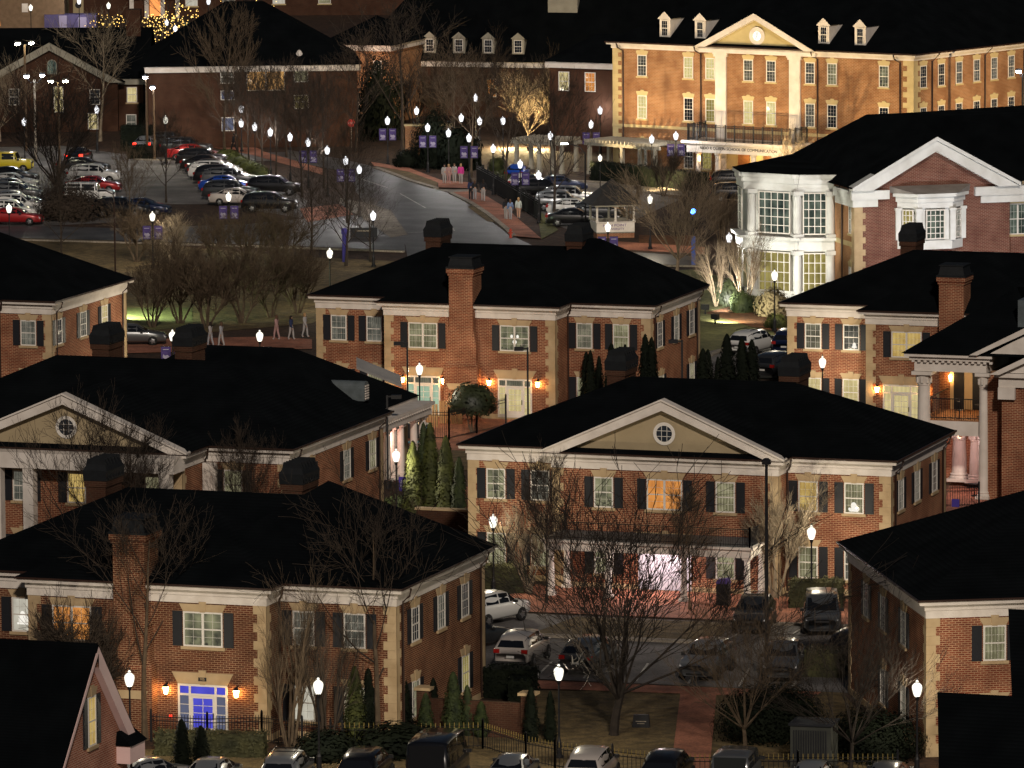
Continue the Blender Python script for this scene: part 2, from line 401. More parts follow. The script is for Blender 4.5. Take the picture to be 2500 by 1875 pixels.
def sill_mesh(w, m):
    def mk():
        mb = MB(); mb.box(-w/2-.12, w/2+.12, -.11, 0.0, -.15, -.002); return mb.mesh('sill', m)
    return cached(('sill', w, m.name), mk)
def shut_mesh(w, h):
    def mk():
        mb = MB(); mb.box(-w/2, w/2, -.05, 0, 0, h)
        for a, b in ((.06, .47), (.53, .94)): mb.box(-w/2+.06, w/2-.06, -.062, -.04, h*a, h*b)
        return mb.mesh('shutter', M_SHUT)
    return cached(('shut', w, h), mk)
class Fr:
    """a wall frame on a building: u along the wall, rz turns the part to face outwards"""
    def __init__(s, ox, oy, ux, uy, rz): s.ox, s.oy, s.ux, s.uy, s.rz = ox, oy, ux, uy, rz
    def loc(s, u, z, out=0.0):
        # outward = (0,-1) rotated by rz
        return (s.ox+s.ux*u+math.sin(s.rz)*out, s.oy+s.uy*u-math.cos(s.rz)*out, z)
def window(par, fr, u, z, w=1.08, h=1.66, pm=None, cols=3, rows=4, double=False, lintel='flat', shutters=True, lm=None, sill=True):
    lm = lm or M_LIME
    W = put('window', win_mesh(w, h, cols, rows, double), par, fr.loc(u, z, .004), fr.rz)
    put('pane', pane_mesh(w, h, pm or P_GREY), W)
    if lintel == 'flat': put('lintel', lintel_mesh(w, lm), W, (0, 0, h+.004))
    elif lintel == 'com': put('lintel', comlintel_mesh(w, lm), W, (0, 0, h+.004))
    if sill: put('sill', sill_mesh(w, lm), W)
    if shutters:
        for sgn in (-1, 1):
            put('shutter', shut_mesh(.48, h), par, fr.loc(u+sgn*(w/2+.30), z, .004), fr.rz)
    return W
def lantern(par, fr, u, z, out=.22, lit=True):
    def mk():
        mb = MB(); mb.lathe([(.03, .30), (.16, .20), (.17, .16), (.05, .15)], 6); mb.box(-.03, .03, 0, .22, .26, .32); mb.lathe([(.09, -.22), (.11, -.19), (.03, -.25)], 6)
        return mb.mesh('wall_lantern', M_IRON)
    def mg():
        mb = MB(); mb.lathe([(.085, -.18), (.15, .14)], 6); return mb.mesh('glass', M_LANT)
    L = put('wall_lantern', cached('lant', mk), par, fr.loc(u, z, out), fr.rz)
    put('glass', cached('lantg', mg), L)
    return L
def french_door(par, fr, u, w=2.25, h=2.45, door=P_GRN, side=P_GRN, top=P_GRN, lm=None):
    """glazed double-height entrance: door, two side lights and a row of transoms"""
    lm = lm or M_LIME
    mb = MB(); hw = w/2; t = .10; sw = w*.22; tz = h*.78
    for x in (-hw, hw-t): mb.box(x, x+t, -.07, 0, 0, h)
    for x in (-hw+sw, hw-sw-t): mb.box(x, x+t, -.068, 0, 0, h)
    mb.box(-hw, hw, -.072, 0, h-t, h); mb.box(-hw, hw, -.071, 0, tz, tz+t); mb.box(-hw, hw, -.069, 0, 0, .22)
    D = mb.build('door', M_FRAME, par, fr.loc(u, 0.12, .004), fr.rz)
    lf = MB(); a, b = -hw+sw+t, hw-sw-t
    lf.box(a, a+.11, -.05, 0, .22, tz); lf.box(b-.11, b, -.05, 0, .22, tz); lf.box(a, b, -.049, 0, tz-.12, tz); lf.box(a, b, -.048, 0, .22, .42)
    lf.box(-.012, .012, -.045, 0, .42, tz-.1)
    for k in (1, 2, 3): z = .42+(tz-.54)*k/4; lf.box(a+.1, b-.1, -.044, 0, z-.012, z+.012)
    lf.build('door_leaf', M_FRAME, D)
    hd = MB(); hd.box(b-.09, b-.05, -.10, -.05, .85, 1.15); hd.build('handle', M_IRON, D)
    for pm, x0, x1, z0, z1 in ((door, a+.1, b-.1, .42, tz-.12), (side, -hw+t, -hw+sw, .22, tz), (side, hw-sw, hw-t, .22, tz), (top, -hw+t, -hw+sw, tz+t, h-t), (top, a, b, tz+t, h-t), (top, hw-sw, hw-t, tz+t, h-t)):
        p = MB(); p.face([(x0, -.02, z0), (x1, -.02, z0), (x1, -.02, z1), (x0, -.02, z1)]); p.build('pane', pm, D)
    bars = MB()
    for x0, x1 in ((-hw+t, -hw+sw), (hw-sw, hw-t)):
        for k in (1, 2, 3): z = .22+(tz-.22)*k/4; bars.box(x0, x1, -.043, 0, z-.013, z+.013)
    bars.build('glazing_bar', M_FRAME, D)
    put('lintel', lintel_mesh(w, lm, .55), D, (0, 0, h+.004))
    return D
def text(body, size, m, parent, loc, rot, name='lettering', extrude=0.01):
    cu = bpy.data.curves.new(name, 'FONT'); cu.body = body; cu.size = size; cu.extrude = extrude; cu.align_x = 'CENTER'; cu.align_y = 'CENTER'
    cu.materials.append(m)
    t_ = bpy.data.objects.new('tmp', cu); col.objects.link(t_); bpy.context.view_layer.update()
    me = bpy.data.meshes.new_from_object(t_.evaluated_get(bpy.context.evaluated_depsgraph_get())); bpy.data.objects.remove(t_)
    o = bpy.data.objects.new(name, me); col.objects.link(o); o.location = loc; o.rotation_euler = rot
    if parent is not None: o.parent = parent
    return o
def quoin(par, x, y, sx, sy, z1=6.5, m=None, w=.42, lo=.42, deep=.2, z0=0.0):
    """toothed stone corner at (x, y); walls run towards sx along x and sy along y"""
    mb = MB(); e = .035
    def arm(du, alongx, off):
        a, b = (x-sx*off, x+sx*du) if alongx else (x-sx*e, x+sx*e*.5)
        c, d = (y-sy*e, y+sy*e*.5) if alongx else (y-sy*off, y+sy*du)
        return min(a, b), max(a, b), min(c, d), max(c, d)
    k = 0; z = z1
    while z > z0+.05:
        zb = max(z-lo, z0); big = k % 2 == 0
        for ax in (True, False):
            du = w+(deep if big == ax else 0)
            a, b, c, d = arm(du, ax, e if ax else e*.98)
            mb.box(a, b, c, d, zb+.006, z)
        k += 1; z = zb
    return mb.build('quoin', m or M_LIME, par)
def cornice(par, poly, z=6.5, m=None):
    mb = MB()
    ring(mb, poly, .0, .07, z, z+.36); ring(mb, poly, .0, .13, z+.37, z+.64); ring(mb, poly, .0, .42, z+.65, z+.72)
    ring(mb, poly, .30, .44, z+.72, z+.82)
    mb.build('cornice', m or M_WHITE, par)
    g = MB(); ring(g, poly, .38, .53, z+.823, z+.92); g.build('gutter', M_GUT, par)
def hip(mb, x0, x1, y0, y1, z0, zr, a, b, axis='x', back=None):
    """hip roof; a, b = ridge insets at the low and high end of the axis"""
    c = [(x0, y0, z0), (x1, y0, z0), (x1, y1, z0), (x0, y1, z0)]
    if axis == 'x':
        ym = (y0+y1)/2; r0, r1 = (x0+a, ym, zr), (x1-b, ym, zr)
        mb.face([c[0], c[1], r1, r0]); mb.face([c[2], c[3], r0, r1]); mb.face([c[3], c[0], r0]); mb.face([c[1], c[2], r1])
    else:
        xm = (x0+x1)/2; r0, r1 = (xm, y0+a, zr), (xm, y1-b, zr)
        mb.face([c[3], c[0], r0, r1]); mb.face([c[1], c[2], r1, r0]); mb.face([c[0], c[1], r0]); mb.face([c[2], c[3], r1])
    mb.face([c[3], c[2], c[1], c[0]])
def ridge_chimney(par, x, y, zb, zt, w=1.02, d=2.1):
    mb = MB(); mb.box(x-w/2, x+w/2, y-d/2, y+d/2, zb, zt-.3); mb.box(x-w/2-.07, x+w/2+.07, y-d/2-.07, y+d/2+.07, zt-.3, zt)
    C = mb.build('chimney', M_BRICK_UNLIT, par)
    k = MB(); k.frustum((x-w/2-.1, x+w/2+.1, y-d/2-.1, y+d/2+.1), zt+.003, (x-w/2-.12, x+w/2+.12, y-d/2-.12, y+d/2+.12), zt+.5)
    k.frustum((x-w/2-.12, x+w/2+.12, y-d/2-.12, y+d/2+.12), zt+.503, (x-w*.40, x+w*.40, y-d*.42, y+d*.42), zt+.92)
    k.box(x-w*.36, x+w*.36, y-d*.40, y+d*.40, zt+.922, zt+1.0)
    for i in range(6):
        yy = y-d*.45+d*.9*i/5; k.frustum((x-w/2-.17, x+w/2+.17, yy-.03, yy+.03), zt+.1, (x-w*.44, x+w*.44, yy-.03, yy+.03), zt+1.06)
    k.build('chimney_cap', M_DARKMETAL, C)
    return C
def front_chimney(par, xc, y, brk=None):
    """tall tapered stack on the front wall; xc its centre, y the wall face"""
    mb = MB(); f = y-.75
    mb.box(xc-1.15, xc+1.15, f, y+.1, 0, 3.35)
    mb.frustum((xc-1.15, xc+1.15, f, y+.1), 3.351, (xc-1.0, xc+1.0, f+.18, y+.1), 3.75)
    mb.box(xc-1.0, xc+1.0, f+.18, y+.1, 3.751, 4.9)
    mb.frustum((xc-1.0, xc+1.0, f+.18, y+.1), 4.901, (xc-.8, xc+.8, f+.18, y+.1), 5.9)
    mb.box(xc-.8, xc+.8, f+.18, y+1.2, 5.901, 9.25)
    mb.box(xc-.87, xc+.87, f+.11, y+1.27, 9.251, 9.42); mb.box(xc-.94, xc+.94, f+.04, y+1.34, 9.421, 9.7)
    C = mb.build('chimney', brk or M_BRICK, par)
    k = MB(); k.box(xc-.96, xc+.96, f+.02, y+1.36, 9.703, 9.82)
    k.frustum((xc-.84, xc+.84, f+.14, y+1.24), 9.823, (xc-.72, xc+.72, f+.26, y+1.12), 10.4)
    k.box(xc-.82, xc+.82, f+.2, y+1.2, 10.402, 10.47)
    k.build('chimney_cap', M_DARKMETAL, C)
    led = MB()
    for i in range(22): x = xc-1.12+2.24*i/21; led.box(x-.035, x+.035, f-.03, f+.02, 3.30, 3.5)
    led.build('corbel', M_BRICK, C)
    hb = MB(); hb.prism([(xc-.75, 1.9), (xc+.75, 1.9), (xc+.98, 2.3), (xc-.98, 2.3)], f-.05, f-.002); hb.build('stone_band', M_LIME, C)
    return C
def downspout(par, x, y, z1=6.4, rx=.0, ry=.0):
    mb = MB(); mb.tube([(x+rx, y+ry, z1+.85), (x+rx*.8, y+ry*.8, z1+.5), (x, y, z1+.2), (x, y, .1)], .06, 5)
    return mb.build('downspout', M_GUT, par)
ZE = 7.4
def house(label, ox, oy, W, D, bay, p, zr, kind, front, right, left=(), rz=0.0, group='brick houses with black hipped roofs', chim=(), rear=None, name='brick_house', inset=(6.9, 6.6), doors=(), skipq=(), brk=None):
    H = thing(name, label, 'house', (ox, oy, 0), rz, group)
    b0, b1 = bay if bay else (None, None)
    poly = [(0, 0)]
    if bay: poly += [(b0, 0), (b0, -p), (b1, -p), (b1, 0)]
    poly += [(W, 0), (W, D), (0, D)]
    mb = MB(); walls(mb, poly, 0, 6.52)
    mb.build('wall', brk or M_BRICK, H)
    fb = MB(); ring(fb, poly, .0, .05, 0, .32); fb.build('plinth', M_LIME, H)
    cornice(H, poly)
    rf = MB(); o = .5
    hip(rf, -o, W+o, -o, D+o, ZE, zr, inset[0]+o, inset[1]+o)
    ym = D/2
    if bay:
        xm = (b0+b1)/2; hw = (b1-b0)/2+o
        if kind == 'hip':
            zb = zr-.12; sl = (zr-ZE)/(D/2+o); run = (zb-ZE)/sl
            rf.face([(b0-o, -p-o, ZE+.002), (b1+o, -p-o, ZE+.002), (xm+hw-run if run < hw else xm, -p-o+run, zb), (xm-hw+run if run < hw else xm, -p-o+run, zb)] if run < hw-.05 else [(b0-o, -p-o, ZE+.002), (b1+o, -p-o, ZE+.002), (xm, -p-o+run, zb)])
            xa, xb = (xm-hw+run, xm+hw-run) if run < hw-.05 else (xm, xm)
            rf.face([(b0-o, ym, ZE+.002), (b0-o, -p-o, ZE+.002), (xa, -p-o+run, zb), (xa, ym, zb)])
            rf.face([(b1+o, -p-o, ZE+.002), (b1+o, ym, ZE+.002), (xb, ym, zb), (xb, -p-o+run, zb)])
            if xb > xa: rf.face([(xa, -p-o+run, zb), (xb, -p-o+run, zb), (xb, ym, zb), (xa, ym, zb)])
            rf.face([(b0-o, -p-o, ZE), (b0-o, 0, ZE), (b1+o, 0, ZE), (b1+o, -p-o, ZE)])
        else:
            zp = 10.35
            rf.face([(b0-o, -p-o, ZE+.05), (xm, -p-o, zp), (xm, ym, zp), (b0-o, ym, ZE+.05)])
            rf.face([(xm, -p-o, zp), (b1+o, -p-o, ZE+.05), (b1+o, ym, ZE+.05), (xm, ym, zp)])
    if rear:
        hip(rf, *rear)
    rf.build('roof', M_ROOF, H)
    if bay and kind == 'ped':
        tm = MB(); tm.face([(b0, -p+.0, 7.3), (b1, -p, 7.3), (xm, -p, zp-.12)]); T = tm.build('pediment', M_STUCCO, H)
        rk = MB(); th = .50
        sl = (zp-ZE)/hw
        for sg in (-1, 1):
            xe = xm+sg*(hw+.05)
            rk.prism([(xe, ZE-.03), (xm, zp+.03), (xm, zp-th), (xe-sg*th/sl*.92, ZE-.03)][::sg], -p-o-.04, -p+.01)
            rk.prism([(xe-sg*.02, ZE+.08), (xm, zp+.13), (xm, zp+.032), (xe-sg*.02, ZE-.02)][::sg], -p-o-.16, -p+.01)
        rk.build('raking_cornice', M_WHITE, T)
        lg = MB(); lg.face([(b0-.5, -p-.55, 7.425), (b1+.5, -p-.55, 7.425), (b1+.5, -p-.003, 7.62), (b0-.5, -p-.003, 7.62)]); lg.build('roof_apron', M_ROOF, T)
        rw = MB(); cz = 8.55
        for k in range(24):
            a0, a1 = 2*math.pi*k/24, 2*math.pi*(k+1)/24
            rw.face([(xm+.44*math.cos(a0), -p-.06, cz+.44*math.sin(a0)), (xm+.62*math.cos(a0), -p-.06, cz+.62*math.sin(a0)), (xm+.62*math.cos(a1), -p-.06, cz+.62*math.sin(a1)), (xm+.44*math.cos(a1), -p-.06, cz+.44*math.sin(a1))])
        for k in (-.15, .15): rw.box(xm+k-.012, xm+k+.012, -p-.05, -p-.03, cz-.43, cz+.43); rw.box(xm-.43, xm+.43, -p-.049, -p-.031, cz+k-.012, cz+k+.012)
        RW = rw.build('round_window', M_FRAME, T)
        pn = MB(); pn.face([(xm+.5*math.cos(2*math.pi*k/24), -p-.02, cz+.5*math.sin(2*math.pi*k/24)) for k in range(24)]); pn.build('pane', P_DARK, RW)
    for c in chim:
        if c[0] == 'front': front_chimney(H, c[1], -p, brk)
        else: ridge_chimney(H, *c[1:])
    cq = [(0, 0, 1, 1), (W, 0, -1, 1), (W, D, -1, -1), (0, D, 1, -1)]
    if bay: cq += [(b0, -p, 1, 1), (b1, -p, -1, 1)]
    for q in cq: quoin(H, *q)
    FRS = {'F': Fr(0, 0, 1, 0, 0), 'B': Fr(0, -p, 1, 0, 0), 'R': Fr(W, 0, 0, 1, R(90)), 'L': Fr(0, D, 0, -1, R(-90))}
    for wl, items in (('F', [i for i in front if i[0] == 'F']), ('B', [i for i in front if i[0] == 'B']), ('R', right), ('L', left)):
        for it in items:
            _, u, row, pm, kd = it
            z, h = (4.42, 1.66) if row == 'u' else (.82, 1.74)
            if kd == 'd': window(H, FRS[wl], u, z, 1.98, h, pm, 2, 4, True)
            else: window(H, FRS[wl], u, z, 1.08, h, pm, 3, 4)
    for d in doors:
        french_door(H, FRS['B'], *d)
    if bay:
        downspout(H, b1+.12, -.08, 6.4, .35, -.5); downspout(H, b0-.12, -.08, 6.4, -.35, -.5)
    downspout(H, W+.09, .75, 6.4, .42, 0); downspout(H, W+.09, D-.75, 6.4, .42, 0)
    H['fr'] = 0
    del H['fr']
    return H, FRS
F, B_ = 'F', 'B'
def c_front(g=1):
    return [(F, 1.54, 'u', P_GREY, 's'), (F, 4.0, 'u', P_GREY, 's'), (F, 1.54, 'l', P_CURT, 's'), (F, 4.05, 'l', P_PALE, 's'),
            (B_, 8.22, 'u', P_PALE, 'd'), (B_, 14.45, 'u', P_ROOM, 'd'),
            (F, 18.36, 'u', P_CURT, 's'), (F, 20.83, 'u', P_PALE, 's'), (F, 18.36, 'l', P_PALE, 's'), (F, 20.83, 'l', P_PALE, 's')]
RS = [('R', 1.95, 'u', P_DARK, 's'), ('R', 5.6, 'u', P_GREY, 's'), ('R', 9.0, 'u', P_DARK, 's'), ('R', 2.2, 'l', P_DARK, 's'), ('R', 9.0, 'l', P_DARK, 's')]
def on_house(hx, hy, pz):
    return pz.x-hx, pz.y-hy
k_ = 2500/2212
def rc(hx, hy, px, py, z, zt):
    q = at(px*k_, py*k_, z); return ('ridge', q.x-hx, q.y-hy, 8.5, zt)
# --- middle house with the tall front chimney
cx, cyy = -34.3, 61.2
HC, FC = house('brick house in mid view with a tall chimney between two lit glazed entrances', cx, cyy, 22.8, 10.9, (5.6, 17.15), 2.5, 10.4, 'hip', c_front(), RS[:3]+[('R', 2.2, 'l', P_PALE, 's'), ('R', 9.0, 'l', P_PALE, 's')],
    chim=[('front', 11.0)], rear=(11.2, 23.3, -.3, 11.7, ZE+.01, 10.95, 5.7, 5.7, 'x'), doors=[(8.22, 2.3, 2.5, P_GRN, P_GRN, P_CURT), (14.45, 2.3, 2.5, P_CREAM, P_CREAM, P_CURT)])
for u, z in ((6.85, 2.35), (9.65, 2.35), (12.75, 2.35), (16.05, 2.35)): lantern(HC, FC['B'], u, z)
for px, py in ((940, 540), (1245, 550)):
    q = at(px*k_, py*k_, 9.9); ridge_chimney(HC, q.x-cx, q.y-cyy+.6, 8.6, 10.8)
# --- bottom-left house
bx, by = -12.4, -50.0
fb = [(F, 1.54, 'u', P_GREY, 's'), (F, 4.0, 'u', P_WHITE, 's'), (B_, 7.2, 'u', P_ORNG, 'd'), (B_, 13.85, 'u', P_ROOM, 'd'), (F, 18.3, 'u', P_GREY, 's'), (F, 20.85, 'u', P_GREY, 's'),
      (F, 18.3, 'l', P_WHITE, 's'), (F, 20.85, 'l', P_PALE, 's'), (B_, 7.2, 'l', P_DARK, 'd')]
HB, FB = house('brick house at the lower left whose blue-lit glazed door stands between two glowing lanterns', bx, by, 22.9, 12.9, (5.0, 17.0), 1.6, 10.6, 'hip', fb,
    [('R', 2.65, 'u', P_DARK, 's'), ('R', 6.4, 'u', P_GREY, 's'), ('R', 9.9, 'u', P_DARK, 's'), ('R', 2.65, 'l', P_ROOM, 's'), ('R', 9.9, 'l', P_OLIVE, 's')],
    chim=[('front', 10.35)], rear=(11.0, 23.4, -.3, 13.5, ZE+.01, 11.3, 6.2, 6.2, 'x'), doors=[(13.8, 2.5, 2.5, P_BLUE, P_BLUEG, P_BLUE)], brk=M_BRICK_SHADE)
for u in (12.0, 15.55): lantern(HB, FB['B'], u, 2.3)
nb = MB(); nb.box(13.6, 14.0, -1.69, -1.60, 2.78, 2.96); NB = nb.build('house_number', M_SHUT, HB)
text('705', .17, M_LIME, NB, (13.8, -1.70, 2.87), (R(90), 0, 0))
al = MB(); al.lathe([(.07, 0), (.07, .1)], 8); al.build('alarm_light', M_RED, HB, (12.2, -1.75, 1.0))
for px, py in ((218, 1072), (641, 1080)):
    q = at(px*k_, py*k_, 10.0); ridge_chimney(HB, q.x-bx, q.y-by+.4, 8.6, 10.85)
# --- right-middle house
dx, dy = -3.4, 64.9
fd = [(F, 1.69, 'u', P_CURT, 's'), (F, 4.23, 'u', P_GREY, 's'), (F, 1.69, 'l', P_CREAM, 's'), (F, 4.2, 'l', P_CREAM, 's'), (B_, 8.64, 'u', P_WARM, 'd'), (B_, 14.8, 'u', P_WARM, 'd'), (F, 18.4, 'u', P_GREY, 's'), (F, 20.8, 'u', P_GREY, 's')]
HD, FD = house('brick house at the right edge with warm yellow windows and a tall front chimney', dx, dy, 22.9, 10.9, (6.0, 17.3), 2.8, 10.4, 'hip', fd, RS[:3], chim=[('front', 11.7)],
    rear=(12, 23.4, -.3, 11.4, ZE+.01, 11.0, 5.7, 5.7, 'x'), doors=[(8.3, 2.4, 2.55, P_CREAM, P_CREAM, P_CREAM)])
for u in (6.75, 9.9): lantern(HD, FD['B'], u, 2.35)
q = at(1965*k_, 540*k_, 9.9); ridge_chimney(HD, q.x-dx, q.y-dy+.6, 8.6, 10.5)
# --- house with the pediment (centre right)
gx, gy = -2.0, -2.8
fg = [(F, 1.57, 'u', P_ROOM, 's'), (F, 4.1, 'u', P_GREY, 's'), (F, 1.57, 'l', P_PALE, 's'), (F, 4.1, 'l', P_PALE, 's'), (B_, 8.18, 'u', P_ROOM, 's'), (B_, 11.6, 'u', P_ORNG, 'd'), (B_, 15.0, 'u', P_PALE, 's'),
      (F, 19.16, 'u', P_WARM, 's'), (F, 21.7, 'u', P_PALE, 's'), (F, 19.16, 'l', P_PALE, 's'), (F, 21.7, 'l', P_GREY, 's'), (B_, 8.18, 'l', P_PALE, 's'), (B_, 15.0, 'l', P_PALE, 's')]
HG, FG = house('brick house with a tan pediment, round window and railed porch facing the parked cars', gx, gy, 23.7, 11.5, (5.3, 17.9), 1.5, 10.6, 'ped', fg,
    [('R', 2.0, 'u', P_GREY, 's'), ('R', 5.4, 'u', P_GREY, 's'), ('R', 9.05, 'u', P_DARK, 's')], doors=[(11.6, 2.6, 2.5, P_CREAM, P_CREAM, P_CREAM)], inset=(7.5, 7.0))
def porch(H, x0, x1, yf, yb, group_cols, zd=3.05, deep=0):
    mb = MB(); mb.box(x0, x1, yf, yb, zd-.5, zd-.06); mb.box(x0-.15, x1+.15, yf-.15, yb, zd-.058, zd+.06)
    P = mb.build('porch', M_WHITE, H)
    dk = MB(); dk.box(x0+.1, x1-.1, yf+.1, yb, zd+.062, zd+.085); dk.build('deck', M_ROOF_LT, P)
    for x, y in group_cols:
        c = MB(); c.box(x-.24, x+.24, y-.24, y+.24, .02, .22); c.lathe([(.19, .22), (.2, .3), (.155, zd-.75), (.2, zd-.62)], 10, 0, x, y); c.box(x-.22, x+.22, y-.22, y+.22, zd-.62, zd-.501)
        c.build('column', M_WHITE, P)
    rl = MB()
    def run(a, b):
        L = math.dist(a, b); n = int(L/.13)
        for z in (zd+.2, zd+1.02): rl.tube([(a[0], a[1], z), (b[0], b[1], z)], .022, 4)
        for i in range(n+1):
            t = i/n; x, y = a[0]+(b[0]-a[0])*t, a[1]+(b[1]-a[1])*t
            rl.box(x-.009, x+.009, y-.009, y+.009, zd+.1, zd+1.02)
        for q in (a, b): rl.box(q[0]-.045, q[0]+.045, q[1]-.045, q[1]+.045, zd+.06, zd+1.15)
    run((x0+.1, yb), (x0+.1, yf+.1)); run((x0+.1, yf+.1), (x1-.1, yf+.1)); run((x1-.1, yf+.1), (x1-.1, yb))
    rl.build('railing', M_IRON, P)
    return P
PG = porch(HG, 5.9, 17.4, -4.9, -1.52, [(6.2, -4.6), (9.4, -4.6), (13.6, -4.6), (17.1, -4.6), (6.2, -1.9), (17.1, -1.9)])
bsm = MB(); bsm.box(10.15, 13.1, -1.62, -1.52, .1, 2.35); bsm.build('entrance_screen', mat('pale_screen', (.62, .57, .62), (.5, .46, .5), 1.0, .7), HG)
for px, py in ((1338, 822), (1712, 835)):
    q = at(px*k_, py*k_, 9.9); ridge_chimney(HG, q.x-gx, q.y-gy+.4, 8.6, 10.55)
light('porch_light', 'POINT', 500, (1.0, .86, .84), None, (gx+11.6, gy-3.6, 2.3), .15)
# --- left house with the pediment
hx, hy = -35.0, -7.2
fh = [(F, 21.0, 'u', P_PALE, 's'), (F, 21.0, 'l', P_PALE, 's'), (B_, 10.0, 'u', P_GREY, 's'), (B_, 13.2, 'u', P_WARM, 's'), (B_, 17.7, 'u', P_PALE, 's'), (F, 1.6, 'u', P_GREY, 's'), (B_, 8.0, 'u', P_GREY, 's'), (B_, 10.0, 'l', P_GREY, 's')]
HH, FH = house('brick house at the left edge with a tan pediment behind a bare tree', hx, hy, 24.2, 15.2, (6.0, 19.3), 3.3, 11.0, 'ped', fh,
    [('R', 3.4, 'u', P_GREY, 's'), ('R', 9.2, 'u', P_GREY, 's'), ('R', 13.4, 'u', P_PALE, 's'), ('R', 10.2, 'l', P_PALE, 's')], inset=(7.6, 7.2))
pc = MB()
for x in (9.1, 11.0, 18.9): pc.box(x-.3, x+.3, -4.9, -4.3, .0, 6.45)
pc.box(5.7, 19.5, -4.95, -3.35, 6.45, 7.3)
pc.box(19.35, 20.1, -.35, .0, 0, 6.45)
pc.build('portico', M_WHITE, HH)
for px, py in ((226, 765), (405, 770)):
    q = at(px*k_, py*k_, 10.2); ridge_chimney(HH, q.x-hx, q.y-hy+.4, 8.8, 10.85)
# --- far-left house
HA, FA = house('brick house at the left edge above the pediment house, side wall showing', -72.4, 53.2, 22.7, 13.0, (5.6, 19.0), 1.2, 11.2, 'hip',
    [(F, 1.6, 'u', P_GREY, 's'), (F, 4.1, 'u', P_DARK, 's'), (F, 1.6, 'l', P_GREY, 's'), (B_, 8.6, 'u', P_PALE, 'd'), (B_, 12.2, 'u', P_GREY, 'd'), (B_, 8.6, 'l', P_GREY, 'd'), (F, 21.1, 'u', P_GREY, 's'), (B_, 16.0, 'u', P_GREY, 'd'), (F, 21.1, 'l', P_GREY, 's'), (B_, 16.0, 'l', P_PALE, 'd')],
    [('R', 1.2, 'u', P_DARK, 's'), ('R', 5.4, 'u', P_GREY, 's'), ('R', 9.1, 'u', P_CREAM, 's')], inset=(7, 6.8))
# --- lower-right house, turned
HE, FE = house('brick house at the lower right turned to show its long left side wall', 35.2, -46.4, 22.0, 17.2, None, 0, 11.4, 'hip',
    [(F, 3.2, 'u', P_PALE, 's'), (F, 3.2, 'l', P_GREY, 's'), (F, 6.4, 'u', P_GREY, 's')], [], [('L', 12.4, 'u', P_DARK, 's'), ('L', 7.9, 'u', P_DARK, 's'), ('L', 4.1, 'u', P_DARK, 's'), ('L', 12.4, 'l', P_GREY, 's'), ('L', 7.9, 'l', P_DARK, 's')], rz=R(27.5), inset=(8.2, 8.2))
vp = MB(); vp.lathe([(.06, 0), (.06, .7), (.1, .72), (.1, .8)], 6); vp.build('roof_vent', M_DARKMETAL, HE, (6.0, 3.0, 9.0))

# --- gabled cottage, bottom left
HJ = thing('gabled_cottage', 'steep gabled brick cottage with pink-lit trim cut off at the bottom-left corner', 'house', (-6.0, -74.1, 0))
mb = MB(); xw = 11.0; hs, ze, zj = 3.95, 4.0, 8.35
mb.face([(xw, -hs, 0), (xw, hs, 0), (xw, hs, ze), (xw, 0, zj-.1), (xw, -hs, ze)]); mb.face([(0, hs, 0), (xw, hs, 0), (xw, hs, ze), (0, hs, ze)]); mb.face([(0, -hs, 0), (xw, -hs, 0), (xw, -hs, ze), (0, -hs, ze)])
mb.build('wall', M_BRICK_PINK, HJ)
rf = MB(); sl = (zj-ze)/hs
for sg in (-1, 1):
    y = sg*(hs+.45); z = ze-.45*sl
    rf.face([(-14, 0, zj+.12), (xw+.30, 0, zj+.12), (xw+.30, y, z+.12), (-14, y, z+.12)])
    rf.face([(-14, 0, zj), (xw+.30, 0, zj), (xw+.30, y, z), (-14, y, z)])
rf.face([(1.2, -3.0, 5.3), (3.4, -3.0, 5.3), (2.3, -3.0, 8.7)]); rf.face([(-9, -2, 6.5), (-5.6, 0, 9.2), (-2.2, -2, 6.5)]); rf.face([(-5.6, 0, 9.2), (-2.2, -2, 6.5), (-2.2, 2, 6.5)])
rf.build('roof', M_ROOF, HJ)
rk = MB()
for sg in (-1, 1):
    y = sg*(hs+.45); z = ze-.45*sl; t = .85 if sg > 0 else .22
    for a, b in ((xw+.02, xw+.34),):
        P0 = [(0, zj-.02), (y, z-.02), (y-sg*.0, z-t), (0, zj-t-.1)]
        rk.face([(b, q[0], q[1]) for q in P0]); rk.face([(a, P0[3][0], P0[3][1]), (b, P0[3][0], P0[3][1]), (b, P0[2][0], P0[2][1]), (a, P0[2][0], P0[2][1])])
rk.build('barge_board', mat('pink_lit_trim', (.82, .58, .55), (.74, .52, .50), 1.0, .6), HJ)  # pink light on the trim is painted into its colour
rt = MB(); rt.box(xw-.1, xw+.65, hs-1.25, hs+.5, ze-1.35, ze-.55); rt.build('eave_return', MATS['pink_lit_trim'], HJ)
rt = MB(); rt.frustum((xw-.15, xw+.75, hs-1.35, hs+.6), ze-.548, (xw-.1, xw+.1, hs-1.2, hs+.4), ze+.05); rt.build('return_roof', M_ROOF, HJ)
window(HJ, Fr(xw, -.15, 0, 1, R(90)), 0, 3.95, .9, 2.2, P_WARM, 2, 4)
downspout(HJ, xw+.15, hs+.1, 2.6, .3, .3)
